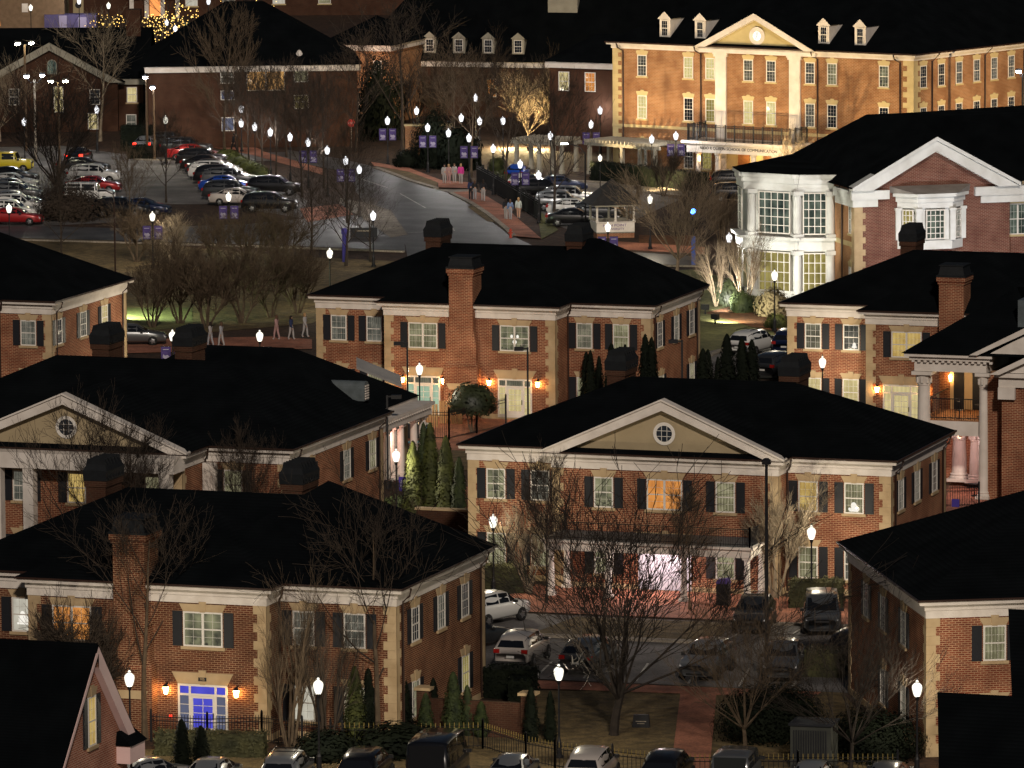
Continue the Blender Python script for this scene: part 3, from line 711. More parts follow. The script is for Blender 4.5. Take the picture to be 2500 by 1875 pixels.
# --- dark roofs, bottom right corner
HK = thing('dark_roofed_house', 'nearest house at the bottom-right corner, only its black roof in view', 'house', (0, 0, 0))
a = at(2025*k_, 1495*k_, 9.0); b = at(2178*k_, 1315*k_, 11.6); e = at(2165*k_, 1497*k_, 9.0)
mb = MB(); ax, ay = a.x, a.y
mb.box(ax+2.6, ax+18, ay-7.2, ay+3.6, 0, 5.3); mb.box(b.x+2.6, b.x+13, b.y-6.5, b.y+3.2, 0, 7.9); mb.build('wall', M_BRICK, HK)
rf = MB()
e0, e1, e2 = (ax, ay, 9.0), (ax+2.2, ay-8, 5.0), (ax+.3, ay+4.5, 5.3)
rf.face([e0, (ax+20, ay, 9.0), (ax+20, ay-8, 5.0), e1]); rf.face([e0, (ax+20, ay, 9.0), (ax+20, ay+4.5, 5.3), e2]); rf.face([e0, e1, (ax+1.6, ay-2, 5.1), e2])
f0, f1, f2 = (b.x, b.y, 11.6), (b.x+2.1, b.y-7.5, 7.8), (b.x+.5, b.y+4, 8.2)
rf.face([f0, (b.x+14, b.y, 11.6), (b.x+14, b.y-7.5, 7.8), f1]); rf.face([f0, (b.x+14, b.y, 11.6), (b.x+14, b.y+4, 8.2), f2]); rf.face([f0, f1, (b.x+1.6, b.y-1.5, 7.7), f2])
rf.build('roof', M_ROOF, HK)
# --- one-storey porch house behind the left pediment house
HP = thing('porch_house', 'low black-roofed house with an arched dormer and white colonnade behind the left pediment house', 'house', (-19.6, 22.0, 0))
mb = MB(); mb.box(-16, 0, 0, 15.2, 0, 3.7); mb.build('wall', M_STUCCO, HP)
rf = MB(); hip(rf, -16.6, .6, -.6, 15.8, 4.25, 8.0, 5.5, 5.2); rf.build('roof', M_ROOF, HP)
co = MB(); ring(co, [(-16, 0), (0, 0), (0, 15.2), (-16, 15.2)], 0, .5, 3.7, 4.2); co.build('cornice', M_WHITE, HP)
fr = MB(); fr.box(.62, 1.7, 5.0, 14.8, 3.3, 3.85); fr.box(.55, 1.85, 4.8, 15.0, 3.853, 4.05)
FRZ = fr.build('entablature', M_WHITE, HP)
for y in (7.7, 8.9, 10.2, 12.6, 14.2):
    c = MB(); c.box(1.0, 1.6, y-.3, y+.3, .05, .3); c.lathe([(.25, .3), (.21, 3.0), (.27, 3.1)], 12, 0, 1.3, y); c.box(1.02, 1.58, y-.28, y+.28, 3.102, 3.298); c.build('column', M_WHITE, HP)
pl = MB()
for i in range(24): y = 5.0+i*.4; pl.box(1.72, 1.86, y-.06, y+.06, 3.72, 3.85)
pl.build('dentil', M_WHITE, FRZ)
q = at(775*k_, 850*k_, 5.4); dl = Vector((q.x+19.6, q.y-22.0, -1.35))
dm = MB(); n = 10
arc = [(math.cos(math.pi*i/n)*.42, .75+math.sin(math.pi*i/n)*.42) for i in range(n+1)]
prof = [(.42, 0)]+arc+[(-.42, 0)]
dm.face([(dl.x+.5, dl.y+a_, 5.0+z_) for a_, z_ in prof])
for i in range(len(prof)-1):
    (a0, z0), (a1, z1) = prof[i], prof[i+1]
    dm.face([(dl.x+.5, dl.y+a0, 5.0+z0), (dl.x+.5, dl.y+a1, 5.0+z1), (dl.x-3.0, dl.y+a1, 5.0+z1), (dl.x-3.0, dl.y+a0, 5.0+z0)])
DM = dm.build('dormer', M_ROOF_LT, HP)
lv = MB()
for i in range(6): lv.box(dl.x+.5, dl.x+.55, dl.y-.3, dl.y+.3, 5.1+i*.15, 5.18+i*.15)
lv.build('louvre', M_WHITE, DM)
# the pale metal canopy roof beside it
cp = MB(); a, b = at(770*k_, 792*k_, 4.8), at(868*k_, 832*k_, 3.9)
o_ = Vector((-19.6, 22, 0)); a -= o_; b -= o_
cp.face([tuple(a), tuple(b), (b.x-.8, b.y+2.2, 4.2), (a.x-.8, a.y+2.2, 5.1)]); cp.face([(a.x, a.y, 4.65), (b.x, b.y, 3.75), tuple(b), tuple(a)])
cp.build('canopy', mat('pale_metal', (.40, .39, .37), (.33, .32, .31), 1, .5), HP)
light('portico_lamp', 'POINT', 120, (1.0, .55, .45), None, (-18.9, 30.2, 2.6), .15)
# --- columned portico house, right edge
HI = thing('portico_house', 'brick house at the right edge with giant white columns and a furnished balcony', 'house', (17.7, 32.9, 0))
mb = MB(); mb.box(.1, 16, .02, 14, 0, 7.5); mb.box(1.45, 9, -1.4, .018, 0, 6.9); mb.box(-4.0, .098, 5.0, 14, 0, 7.5); mb.build('wall', M_BRICK, HI)
en = MB(); en.box(-4.1, .25, -.35, 5.0, 7.52, 8.2); en.box(-4.35, .5, -.6, 5.0, 8.202, 8.42); en.box(-4.6, .7, -.85, 5.0, 8.422, 8.6)
en.box(1.3, 9.1, -1.6, .1, 6.9, 7.5); en.box(1.1, 9.3, -1.9, .1, 7.502, 7.75)
EN = en.build('entablature', M_WHITE, HI)
dn = MB()
for i in range(14): x = -4.2+i*.36; dn.box(x, x+.17, -.58, -.36, 8.07, 8.198)
dn.build('dentil', M_WHITE, EN)
rf = MB(); rf.face([(-4.75, -.95, 8.62), (4.0, -.95, 8.62), (4.0, 6, 11.9), (.5, 6, 11.9)]); rf.face([(-4.75, -.95, 8.62), (.5, 6, 11.9), (-4.75, 14, 8.62)]); rf.face([(.5, 6, 11.9), (16, 6, 11.9), (16, -.95, 8.62), (4, -.95, 8.62)]); rf.face([(-4.75, 14, 8.62), (.5, 6, 11.9), (16, 6, 11.9), (16, 14, 8.62)])
rf.face([(1.0, -2.0, 7.76), (5.2, -2.0, 9.9), (5.2, 3, 9.9), (1.0, 3, 7.76)]); rf.face([(9.4, -2.0, 7.76), (5.2, -2.0, 9.9), (5.2, 3, 9.9), (9.4, 3, 7.76)])
rf.build('roof', M_ROOF, HI)
pe = MB(); pe.prism([(-.6, 8.65), (-.1, 8.65), (4.6, 10.9), (4.6, 11.3)], -1.15, -.6); pe.prism([(.9, 7.7), (1.5, 7.7), (5.2, 9.5), (5.2, 9.85)], -2.3, -1.75); pe.prism([(9.5, 7.7), (8.9, 7.7), (5.2, 9.5), (5.2, 9.85)], -2.3, -1.75)
pe.face([(.4, -.7, 8.65), (9, -.7, 8.65), (4.6, -.7, 10.9)]); pe.face([(1.4, -1.8, 7.78), (9.0, -1.8, 7.78), (5.2, -1.8, 9.55)]); pe.build('pediment', M_WHITE, HI)
cm = MB(); cm.box(1.55, 3.2, 2.0, 3.6, 9.2, 11.6); cm.build('roof_cupola', M_ROOF_LT, HI)
def big_col(par, x, y, r, z0, z1, mtl):
    mb = MB(); mb.box(x-r*1.35, x+r*1.35, y-r*1.35, y+r*1.35, z0, z0+.18); mb.lathe([(r*1.25, z0+.18), (r*1.28, z0+.26), (r*1.1, z0+.34), (r*1.2, z0+.42), (r, z0+.5), (r*.97, z0+(z1-z0)*.4), (r*.84, z1-.85), (r*.95, z1-.8), (r*.86, z1-.74), (r*1.02, z1-.45), (r*1.12, z1-.25), (r*1.25, z1-.2)], 18, 0, x, y)
    mb.box(x-r*1.45, x+r*1.45, y-r*1.45, y+r*1.45, z1-.2, z1)
    lf = []
    for i in range(8):
        t = 2*math.pi*i/8; mb.box(x+r*1.0*math.cos(t)-.06, x+r*1.0*math.cos(t)+.06, y+r*1.0*math.sin(t)-.06, y+r*1.0*math.sin(t)+.06, z1-.7, z1-.35)
    return mb.build('column', mtl, par, smooth=False)
big_col(HI, -3.63, 0.1, .42, 0, 7.5, M_WHITE); big_col(HI, -.02, 0.1, .30, 0, 7.5, M_WHITE)
big_col(HI, -2.75, 5.1, .48, .3, 3.6, M_WHITE); big_col(HI, -1.6, 7.3 if False else 4.7, .44, .3, 3.6, M_WHITE)
bd = MB(); bd.box(-4.0, .095, .15, 5.0, 3.7, 4.55); B1 = bd.build('balcony', M_WHITE, HI)
fl = MB(); fl.box(-3.95, .094, .2, 5.0, 4.553, 4.6); fl.build('floor', M_WOODF, B1)
rl = MB()
for i in range(24): x = -3.3+i*.135; rl.box(x-.012, x+.012, .25, .274, 4.6, 5.85)
rl.box(-3.3, -.2, .24, .28, 5.82, 5.88); rl.box(-3.3, -.2, .24, .28, 4.7, 4.75)
for i in range(16): y = .3+i*.29; rl.box(-3.42, -3.4, y-.012, y+.012, 4.6, 5.85)
rl.box(-3.43, -3.39, .3, 4.9, 5.82, 5.88); rl.build('railing', M_IRON, B1)
bw = MB(); bw.box(-3.3, -.1, 4.9, 4.99, 4.62, 7.5); bw.build('back_wall', mat('cream_paint', (.66, .50, .30), (.58, .44, .26), 1, .7), B1)
for x in (-2.75, -1.6):
    d = MB(); d.box(x-.32, x+.32, 4.86, 4.9, 4.62, 7.1); d.build('balcony_door', M_SHUT, B1)
fn = MB(); fn.lathe([(.12, 3.2), (.18, 3.3), (.05, 3.68)], 8, 0, -2.1, 2.6)
for i in range(4):
    t = 2*math.pi*i/4+.3; fn.face([(-2.1+.15*math.cos(t)-.08*math.sin(t), 2.6+.15*math.sin(t)+.08*math.cos(t), 3.38), (-2.1+.85*math.cos(t)-.1*math.sin(t), 2.6+.85*math.sin(t)+.1*math.cos(t), 3.38), (-2.1+.85*math.cos(t)+.1*math.sin(t), 2.6+.85*math.sin(t)-.1*math.cos(t), 3.38), (-2.1+.15*math.cos(t)+.08*math.sin(t), 2.6+.15*math.sin(t)-.08*math.cos(t), 3.38)])
fn.build('ceiling_fan', mat('cream_metal', (.6, .5, .35), None, rough=.5), HI)
light('patio_lamp', 'POINT', 210, (1.0, .66, .62), None, (15.6, 34.4, 3.2), .15)
light('balcony_lamp', 'POINT', 120, (1.0, .70, .40), None, (15.7, 35.3, 6.6), .12)
def lantern2(par, x, y, z):
    mb = MB(); mb.lathe([(.05, -.2), (.09, .1), (.03, .2)], 6); mb.build('wall_lantern', M_LANT, par, (x, y, z))
lantern2(HI, -3.25, 4.75, 6.5)
qd = MB(); qd.box(1.3, 2.3, -1.75, -1.42, 6.2, 6.9); qd.build('corner_block', M_WHITE, HI)
def cafe(x, y, z, label, grp):
    T = thing('cafe_table', label, 'table', (x, y, z), 0, grp)
    a = MB(); a.lathe([(.38, .70), (.38, .73)], 12); a.build('tabletop', M_IRON, T)
    b = MB(); b.lathe([(.025, 0), (.025, .70)], 6); b.lathe([(.22, 0), (.22, .03)], 8); b.build('pedestal', M_IRON, T)
def chair(x, y, z, rz, label, grp):
    T = thing('iron_chair', label, 'chair', (x, y, z), rz, grp)
    a = MB(); a.box(-.21, .21, -.21, .21, .43, .46); a.build('seat', M_IRON, T)
    b = MB()
    for i in range(5): xx = -.19+i*.095; b.box(xx-.012, xx+.012, .19, .21, .46, .95)
    b.box(-.21, .21, .185, .215, .93, .97); b.build('backrest', M_IRON, T)
    for sx in (-.18, .18):
        for sy in (-.18, .18):
            l = MB(); l.box(sx-.014, sx+.014, sy-.014, sy+.014, 0, .43); l.build('leg', M_IRON, T)
cafe(17.0, 34.9, 4.6, 'black iron bistro table on the upper balcony of the portico house', None)
chair(15.9, 34.3, 4.6, R(150), 'black iron chair standing alone left of the balcony table', None)
chair(17.1, 35.9, 4.6, R(20), 'black iron chair behind the balcony table by the doors', None)
cafe(16.9, 33.9, .05, 'black iron table on the pink-lit ground floor patio behind the white columns', None)

M_PANE_SHAPE = glow('window_ornament', (1.0, .95, .84), .95)  # flat glowing shapes laid over a few window panes
def pane_shapes(H, fr, u, z, shapes):
    best = min((c for c in H.children if c.name.startswith('window')), key=lambda c: (c.location-Vector(fr.loc(u, z, .004))).length)
    mb = MB()
    for kind, x, zz, a, b_ in shapes:
        if kind == 'd': mb.face([(x+a*math.cos(math.pi*i/8), -.026, zz+b_*math.sin(math.pi*i/8)) for i in range(16)])
        else: mb.face([(x-a, -.027, zz-b_), (x+a, -.027, zz-b_), (x+a, -.027, zz+b_), (x-a, -.027, zz+b_)])
    mb.build('glow_shape', M_PANE_SHAPE, best)
pane_shapes(HG, FG['F'], 21.7, 4.42, [('d', -.02, .42, .16, .2), ('r', -.02, .2, .24, .09), ('d', .2, .24, .08, .09), ('d', -.24, .24, .08, .08)])
pane_shapes(HC, FC['B'], 14.45, 4.42, [('r', 0, .85, .05, .3), ('d', -.2, .95, .09, .12), ('d', .2, .95, .09, .12), ('d', 0, .6, .14, .14)])
pane_shapes(HB, FB['F'], 4.0, 4.42, [('r', 0, .62, .2, .16), ('r', 0, .4, .28, .05), ('d', 0, .85, .12, .15), ('d', .28, .62, .05, .16)])
pane_shapes(HD, FD['F'], 4.23, 4.42, [('d', .2, .3, .12, .2), ('r', .2, .2, .16, .06)])
for u in (9.75, 12.65):
    al = MB(); al.lathe([(.06, 0), (.06, .1)], 8); al.build('alarm_light', M_RED, HC, (u, -2.62, .95))
# ------------------------------------------------------------------ large floodlit brick building, upper right
CO = thing('academic_building', 'large floodlit three-storey brick building with a lit clock in its white pediment', 'building', (-64.0, 218.4, 0), R(-15))
WA = R(85)                                     # wing turns by 85 degrees
wu = Vector((math.cos(WA), math.sin(WA)))
U1 = 31.3
wl = 42.0
fp = [(0.3, 0), (U1, 0), (U1+wu.x*wl, wu.y*wl), (U1+wu.x*wl-14, wu.y*wl), (U1-13, 13.0), (0.3, 13.0)]
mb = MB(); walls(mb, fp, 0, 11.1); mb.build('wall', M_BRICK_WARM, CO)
mb = MB(); ring(mb, fp, 0, .12, 11.1, 11.45); ring(mb, fp, 0, .45, 11.451, 11.6); mb.build('cornice', M_WHITE, CO)
mb = MB(); ring(mb, fp, .3, .55, 11.603, 11.72); mb.build('gutter', M_GUT, CO)
mb = MB(); ring(mb, fp, 0, .06, 4.05, 4.32); mb.build('belt_course', M_CREAM, CO)
rf = MB(); fo = offset_poly(fp, .5); za, zb = 11.65, 16.6
r0 = (9.0, 7.0, zb); r1 = (U1-6.5, 7.0, zb); r2 = (U1+wu.x*wl-7.2, wu.y*wl-4, zb)
P3 = lambda i: (*fo[i], za)
rf.face([P3(0), P3(1), r1, r0]); rf.face([P3(1), P3(2), r2, r1]); rf.face([P3(2), P3(3), r2]); rf.face([P3(3), P3(4), r1, r2]); rf.face([P3(4), P3(5), r0, r1]); rf.face([P3(5), P3(0), r0])
rf.build('roof', M_ROOF, CO)
fF = Fr(0, 0, 1, 0, 0); fW = Fr(U1, 0, wu.x, wu.y, WA)
tops = {3.4: P_GREY, 8.27: P_COMY, 10.55: P_COMY, 14.5: P_CURT, 16.85: P_GREY, 20.85: P_GREY, 23.1: P_PALE, 28.35: P_ROOM}
mids = {3.4: P_COMY, 8.27: P_DARK, 10.55: P_OLIVE, 14.5: P_COMY, 16.85: P_COMY, 20.85: P_GREY, 23.1: P_DARK, 28.35: P_DARK}
lows = {3.4: P_GREY, 8.27: P_DARK, 10.2: P_OLIVE, 20.85: P_DARK, 23.1: P_DARK}
for u, pm in tops.items(): window(CO, fF, u, 8.68, .98, 1.9, pm, 3, 6, False, 'com', False, M_CREAM)
for u, pm in mids.items(): window(CO, fF, u, 4.88, .98, 2.07, pm, 3, 6, False, 'com', False, M_CREAM)
for u, pm in lows.items(): window(CO, fF, u, .62, .98, 2.15, pm, 3, 6, False, 'com', False, M_CREAM)
for u in (1.45, 4.2, 6.93, 9.67, 12.4, 15.1, 18.5, 21.2, 23.9):
    window(CO, fW, u, 8.65, .98, 1.95, P_DARK if u < 5 else P_GREY, 3, 6, False, 'com', False, M_CREAM)
    window(CO, fW, u, 4.88, .98, 2.07, P_DARK, 3, 6, False, 'com', False, M_CREAM)
for x, y, sx, sy in ((0.3, 0, 1, 1),): quoin(CO, x, y, sx, sy, 11.1, M_CREAM, .55, .38, .35)
qc = MB(); k = 0; z = 11.1
while z > .4:
    d = .62+(.42 if k % 2 == 0 else 0); q = .62+(.42 if k % 2 else 0)
    qc.box(U1-d, U1+.03, -.035, .02, z-.455, z)
    qc.face([(U1+wu.x*.0+.036, -.036, z-.455), (U1+wu.x*q+.036, wu.y*q, z-.455), (U1+wu.x*q+.036, wu.y*q, z), (U1+.036, -.036, z)])
    k += 1; z -= .46
qc.build('quoin', M_CREAM, CO)
for u, o in ((9.6, 0), (21.65, 0), (1.42, 0), (30.0, 0)):
    mb = MB(); mb.tube([(u-.45, -.5, 11.55), (u-.4, -.4, 11.2), (u, -.09, 10.9), (u, -.09, .1)], .075, 5); mb.build('downspout', M_GUT, CO)
for u in (2.75, 10.9, 17.0):
    mb = MB(); mb.tube([(U1+wu.x*(u+.5)+.5, wu.y*(u+.5), 11.55), (U1+wu.x*u+.1, wu.y*u, 10.9), (U1+wu.x*u+.1, wu.y*u, .1)], .075, 5); mb.build('downspout', M_GUT, CO)
for u in (11.72, 19.35):
    mb = MB(); mb.box(u-.55, u+.55, -.22, .0, .0, 10.75); mb.box(u-.68, u+.68, -.30, .0, 10.752, 10.95); mb.box(u-.75, u+.75, -.36, .0, 10.952, 11.09); mb.build('pilaster', M_WHITE, CO)
mb = MB(); mb.box(9.6, 21.6, -.45, -.001, 11.1, 11.6); T = mb.build('entablature', M_WHITE, CO)
pd = MB(); pd.face([(10.2, -.1, 11.6), (21.0, -.1, 11.6), (15.5, -.1, 14.3)]); PD = pd.build('pediment', mat('tympanum', (.50, .42, .22), (.44, .36, .18), 1, .9), CO)
rk = MB()
for sg, xe in ((-1, 9.3), (1, 21.7)):
    rk.prism([(xe, 11.62), (15.5, 14.75), (15.5, 14.2), (xe-sg*1.1, 11.62)][::sg], -.75, .1)
rk.build('raking_cornice', M_WHITE, PD)
rr = MB(); rr.face([(9.2, -.8, 11.63), (15.5, -.8, 14.78), (15.5, 6.5, 14.78), (9.2, 6.5, 11.63)]); rr.face([(15.5, -.8, 14.78), (21.8, -.8, 11.63), (21.8, 6.5, 11.63), (15.5, 6.5, 14.78)]); rr.build('roof', M_ROOF, PD)
ck = MB(); cz = 12.72
def disc(mb, x, y, z, r0, r1, n=28, sy=1.0):
    for k in range(n):
        a0, a1 = 2*math.pi*k/n, 2*math.pi*(k+1)/n
        mb.face([(x+r0*math.cos(a0), y, z+sy*r0*math.sin(a0)), (x+r1*math.cos(a0), y, z+sy*r1*math.sin(a0)), (x+r1*math.cos(a1), y, z+sy*r1*math.sin(a1)), (x+r0*math.cos(a1), y, z+sy*r0*math.sin(a1))])
disc(ck, 15.5, -.2, cz, .42, .80); CK = ck.build('clock', M_WHITE, PD)
cf = MB(); cf.face([(15.5+.46*math.cos(2*math.pi*i/28), -.14, cz+.5*math.sin(2*math.pi*i/28)) for i in range(28)]); cf.build('clock_face', glow('clock_glow', (1, .97, .84), 1.5), CK)
hd = MB(); hd.prism([(15.47, cz), (15.53, cz), (15.53, cz+.36), (15.47, cz+.36)], -.19, -.16); hd.prism([(15.47, cz-.02), (15.53, cz+.02), (15.36, cz-.25), (15.31, cz-.22)], -.19, -.16)
for i in range(12): t = 2*math.pi*i/12; hd.box(15.5+.39*math.cos(t)-.018, 15.5+.39*math.cos(t)+.018, -.18, -.15, cz+.42*math.sin(t)-.018, cz+.42*math.sin(t)+.018)
hd.build('clock_hand', M_IRON, CK)
for a0, a1, dz in ((14.6, 14.75, 0), (16.25, 16.4, 0)): pass
for u in (5.55, 9.25, 22.0, 25.7):
    d = MB(); v, w, z0, z1 = .4, .56, 12.12, 13.9
    d.face([(u-w, v, z0), (u+w, v, z0), (u+w, v, z1), (u-w, v, z1)]); d.face([(u-w-.12, v-.1, z1), (u+w+.12, v-.1, z1), (u, v-.1, z1+.62)])
    dd = MB()
    for sg in (-1, 1): d.face([(u+sg*w, v, z0), (u+sg*w, v+3.5, z1+.1), (u+sg*w, v, z1)])
    d.box(u-w-.12, u+w+.12, v-.1, v+.02, z1-.08, z1+.001)
    DM = d.build('dormer', M_CREAM if False else M_WHITE, CO)
    for sg in (-1, 1): dd.face([(u+sg*(w+.14), v-.12, z1-.02), (u, v-.12, z1+.68), (u, v+5, z1+.68), (u+sg*(w+.14), v+4.2, z1-.02)])
    dd.build('roof', M_ROOF, DM)
    window(DM, Fr(0, v, 1, 0, 0), u, 12.3, .72, 1.45, P_DARK, 3, 4, False, None, False, None, False)
# entrance portico with the iron balcony
pt = MB(); pt.box(9.9, 20.8, -3.0, -.02, 2.45, 3.25); pt.box(9.55, 21.1, -3.4, -.02, 3.252, 3.5)
PT = pt.build('portico', M_WHITE, CO)
for u in (10.9, 12.9, 16.6, 18.8):
    c = MB(); c.lathe([(.34, 0), (.34, .15), (.26, .2), (.22, 2.2), (.3, 2.3), (.32, 2.448)], 12, 0, u, -2.6); c.build('column', M_WHITE, PT)
dr = MB(); dr.box(13.5, 14.6, -.08, -.0, 0, 2.4); dr.box(16.2, 17.9, -.08, -.0, 0, 2.4); dr.build('door', M_WOODF, PT)
cw = MB(); cw.box(14.7, 16.1, -.12, -.0, 0, 2.4); cw.box(12.3, 13.4, -.12, 0, 0, 2.4); cw.build('door_surround', M_CREAM, PT)
rl = MB(); x0, x1 = 10.0, 18.0
for (a, b) in (((10.1, -.1), (10.1, -3.1)), ((10.1, -3.1), (20.6, -3.1)), ((20.6, -3.1), (20.6, -.1))):
    L = math.dist(a, b); n = int(L/.16)
    for z in (3.65, 4.75, 4.9): rl.tube([(*a, z), (*b, z)], .03, 4)
    for i in range(n+1):
        x, y = a[0]+(b[0]-a[0])*i/n, a[1]+(b[1]-a[1])*i/n; rl.box(x-.014, x+.014, y-.014, y+.014, 3.5, 4.9)
        if i % 6 == 0:
            rl.box(x-.05, x+.05, y-.05, y+.05, 3.5, 5.0)
rl.build('railing', M_IRON, PT)
text('NIDO R QUBEIN SCHOOL OF COMMUNICATION', .36, M_DARKMETAL, PT, (15.3, -3.03, 2.86), (R(90), 0, 0))
lantern2(PT, 11.2, -2.95, 1.9)
light('portico_light', 'POINT', 190, (1.0, .62, .25), CO, (15.3, -1.6, 2.1), .2)
def floodlight(label, x, y, tx, ty, tz, power, colr, angle, lensm, z=.5):
    T = thing('flood_light', label, 'flood light', (x, y, 0), math.atan2(ty-y, tx-x), 'floodlights on the ground')
    a = MB(); a.box(-.04, .04, -.04, .04, 0, .35); a.build('stake', M_IRON, T)
    b = MB(); b.box(-.15, .12, -.28, .28, .36, .75); b.build('lamp_head', M_IRON, T)
    d = Vector((tx-x, ty-y, tz-z)).normalized()
    light('beam', 'SPOT', power, colr, None, Vector((x, y, z))+d*.5, .12, (tx, ty, tz), angle, .7)
    return T
cB = CO.matrix_basis.copy()
def com(u, v, z=0): return Matrix.Rotation(R(-15), 4, 'Z') @ Vector((u, v, z)) + Vector((-64, 218.4, 0))
for u, tu, pw, lb in ((2, 6, 7500, 'black ground floodlight left of the pergola aimed at the brick facade'), (13, 13, 8500, 'black ground floodlight in the shrubs before the portico'), (25, 25, 12500, 'black ground floodlight hidden behind the white bay window')):
    a, b = com(u, -11 if u == 2 else -16), com(tu, 0); floodlight(lb, a.x, a.y, b.x, b.y, 9.0 if u == 2 else 6.5, pw, (1.0, .73, .38), 66 if u == 2 else 92, M_FLOOD)
b = com(U1+3+wu.x*12, wu.y*12); a = com(U1+17, 3); floodlight('black ground floodlight facing the long side wing', a.x, a.y, b.x, b.y, 8.0, 15000, (1.0, .72, .38), 95, M_FLOOD)

# ------------------------------------------------------------------ building with the white bow window, right
AR = thing('gabled_hall', 'brick hall with a white two-storey bow window and a tall white gable', 'building', (-15.4, 124.5, 0), R(34))
AU = Vector((math.cos(R(34)), math.sin(R(34)))); AV = Vector((-AU.y, AU.x))
def arl(pt):
    d = Vector((pt.x+15.4, pt.y-124.5)); return (d.dot(AU), d.dot(AV))
e0 = [arl(at(1780+x/3.072, 250+y/3.072, 9.3)) for x, y in ((140, 518), (510, 540), (775, 540))]
w = 13.0
mb = MB(); mb.face([(0, 0, 0), (12.1, 0, 0), (12.1, 0, 8.3), (6.1, 0, 11.6), (0, 0, 8.3)]); mb.face([(12.1, .5, 0), (34, .5, 0), (34, .5, 8.4), (12.1, .5, 8.4)]); mb.build('wall', M_BRICK_ARTS, AR)
mb = MB(); mb.face([(0, 0, 0), (0, 4.6, 0), (0, 4.6, 8.4), (0, 0, 8.4)]); mb.build('side_wall', M_BRICK_ARTS_LIT, AR)
bt = MB(); bt.box(-.05, 0, .5, 4.5, 4.3, 4.65); bt.build('belt_course', M_CREAM, AR)
quoin(AR, 0, 0, 1, 1, 7.75, M_LIME, .62, .45, .22)
cc = MB()
cc.box(-.35, 2.6, -.35, .0, 7.85, 8.5); cc.box(-.2, 1.75, -.2, .0, 7.3, 7.85); cc.box(9.3, 34, -.35, .49, 7.85, 8.5); cc.box(9.8, 34, -.2, .49, 7.3, 7.849); cc.box(-.35, -.001, .0, 4.0, 7.85, 8.5); cc.box(-.2, -.002, .0, 4.0, 7.3, 7.849)
cc.build('cornice', M_WHITE_COOL, AR)
rk = MB()
for sg, xe in ((-1, -.45), (1, 12.65)):
    rk.prism([(xe, 8.55), (6.1, 12.1), (6.1, 11.3), (xe-sg*1.65, 8.55)][::sg], -.75, -.002)
    rk.prism([(xe, 8.85), (6.1, 12.4), (6.1, 12.12), (xe, 8.57)][::sg], -.95, -.001)
rk.build('raking_cornice', M_WHITE_COOL, AR)
rf = MB()
rf.face([(-.6, -1.0, 8.75), (6.1, -1.0, 12.45), (6.1, 9, 12.45), (-.6, 9, 8.75)]); rf.face([(6.1, -1.0, 12.45), (12.8, -1.0, 8.75), (12.8, 9, 8.75), (6.1, 9, 12.45)])
rid0 = arl(at(1780+1030/3.072, 250+90/3.072, 13.2)); rid1 = arl(at(1780+1330/3.072, 250+78/3.072, 13.4)); rl0 = arl(at(1780+470/3.072, 250+387/3.072, 9.7))
rf.face([(-.6, .2, 8.78), (12.8, .2, 8.78), (rid1[0], rid1[1], 13.4), (rid0[0], rid0[1], 13.2)]); rf.face([(-.6, .2, 8.78), (rid0[0], rid0[1], 13.2), (rl0[0], rl0[1], 9.7)])
rf.face([(12.8, .2, 8.78), (36, .2, 8.78), (36, rid1[1]-1.5, 13.2), (rid1[0]+3, rid1[1]-1.5, 13.2)]); rf.face([(rid1[0], rid1[1], 13.4), (12.8, .2, 8.78), (rid1[0]+3, rid1[1]-1.5, 13.2)])
rf.face([(rid1[0], rid1[1], 13.4), (rid1[0]+3, rid1[1]-1.5, 13.2), (36, rid1[1]-1.5, 13.2), (36, rid1[1]+2, 14.1)])
rf.face([(rid0[0], rid0[1], 13.2), (rl0[0], rl0[1], 9.7), (rl0[0], 24, 9.0), (rid1[0], 24, 9.0), (rid1[0], rid1[1], 13.4)])
bo = [(e0[0][0]-.2, e0[0][1]), e0[1], (e0[2][0], e0[2][1])]
bl = arl(at(1780+65/3.072, 250+483/3.072, 9.3))
rf.face([(bl[0]-.5, bl[1], 9.32), (bo[0][0]-.5, bo[0][1]-.4, 9.32), (bo[1][0], bo[1][1]-.55, 9.32), (bo[2][0]+.4, bo[2][1]-.4, 9.32), (.1, 5, 9.4), (rl0[0], rl0[1], 9.7)])
rf.build('roof', M_ROOF, AR)
# bow window: two storeys on a three-sided plan
bp = [bl, bo[0], bo[1], bo[2], (bo[2][0]+.1, 12)]
BW = MB()
def band(z0, z1, d):
    q = []
    for i in range(4):
        a_, b_ = Vector(bp[i]), Vector(bp[i+1]); t = (b_-a_).normalized(); n = Vector((t.y, -t.x))
        BW.face([(*(a_+n*d-t*d), z0), (*(b_+n*d+t*d), z0), (*(b_+n*d+t*d), z1), (*(a_+n*d-t*d), z1)])
        BW.face([(*(a_-n*.3), z1), (*(b_-n*.3), z1), (*(b_+n*d+t*d), z1), (*(a_+n*d-t*d), z1)])
        BW.face([(*(a_-n*.3), z0), (*(b_-n*.3), z0), (*(b_+n*d+t*d), z0), (*(a_+n*d-t*d), z0)])
band(9.0, 9.3, .35); band(8.6, 9.0, .22); band(8.0, 8.6, .1); band(4.4, 4.6, .5); band(3.55, 4.4, .15); band(0, .55, .1); band(0.0, 9.0, -.25)
BWo = BW.build('bow_window', M_WHITE_COOL, AR)
def pil(pt, zs, r=.33):
    mb = MB(); x, y = pt
    mb.box(x-r*1.25, x+r*1.25, y-r*1.25, y+r*1.25, zs[0], zs[0]+.25); mb.lathe([(r, zs[0]+.25), (r*.93, zs[1]-.4), (r*1.1, zs[1]-.3)], 14, 0, x, y); mb.box(x-r*1.2, x+r*1.2, y-r*1.2, y+r*1.2, zs[1]-.3, zs[1]); mb.build('column', M_WHITE_COOL, BWo)
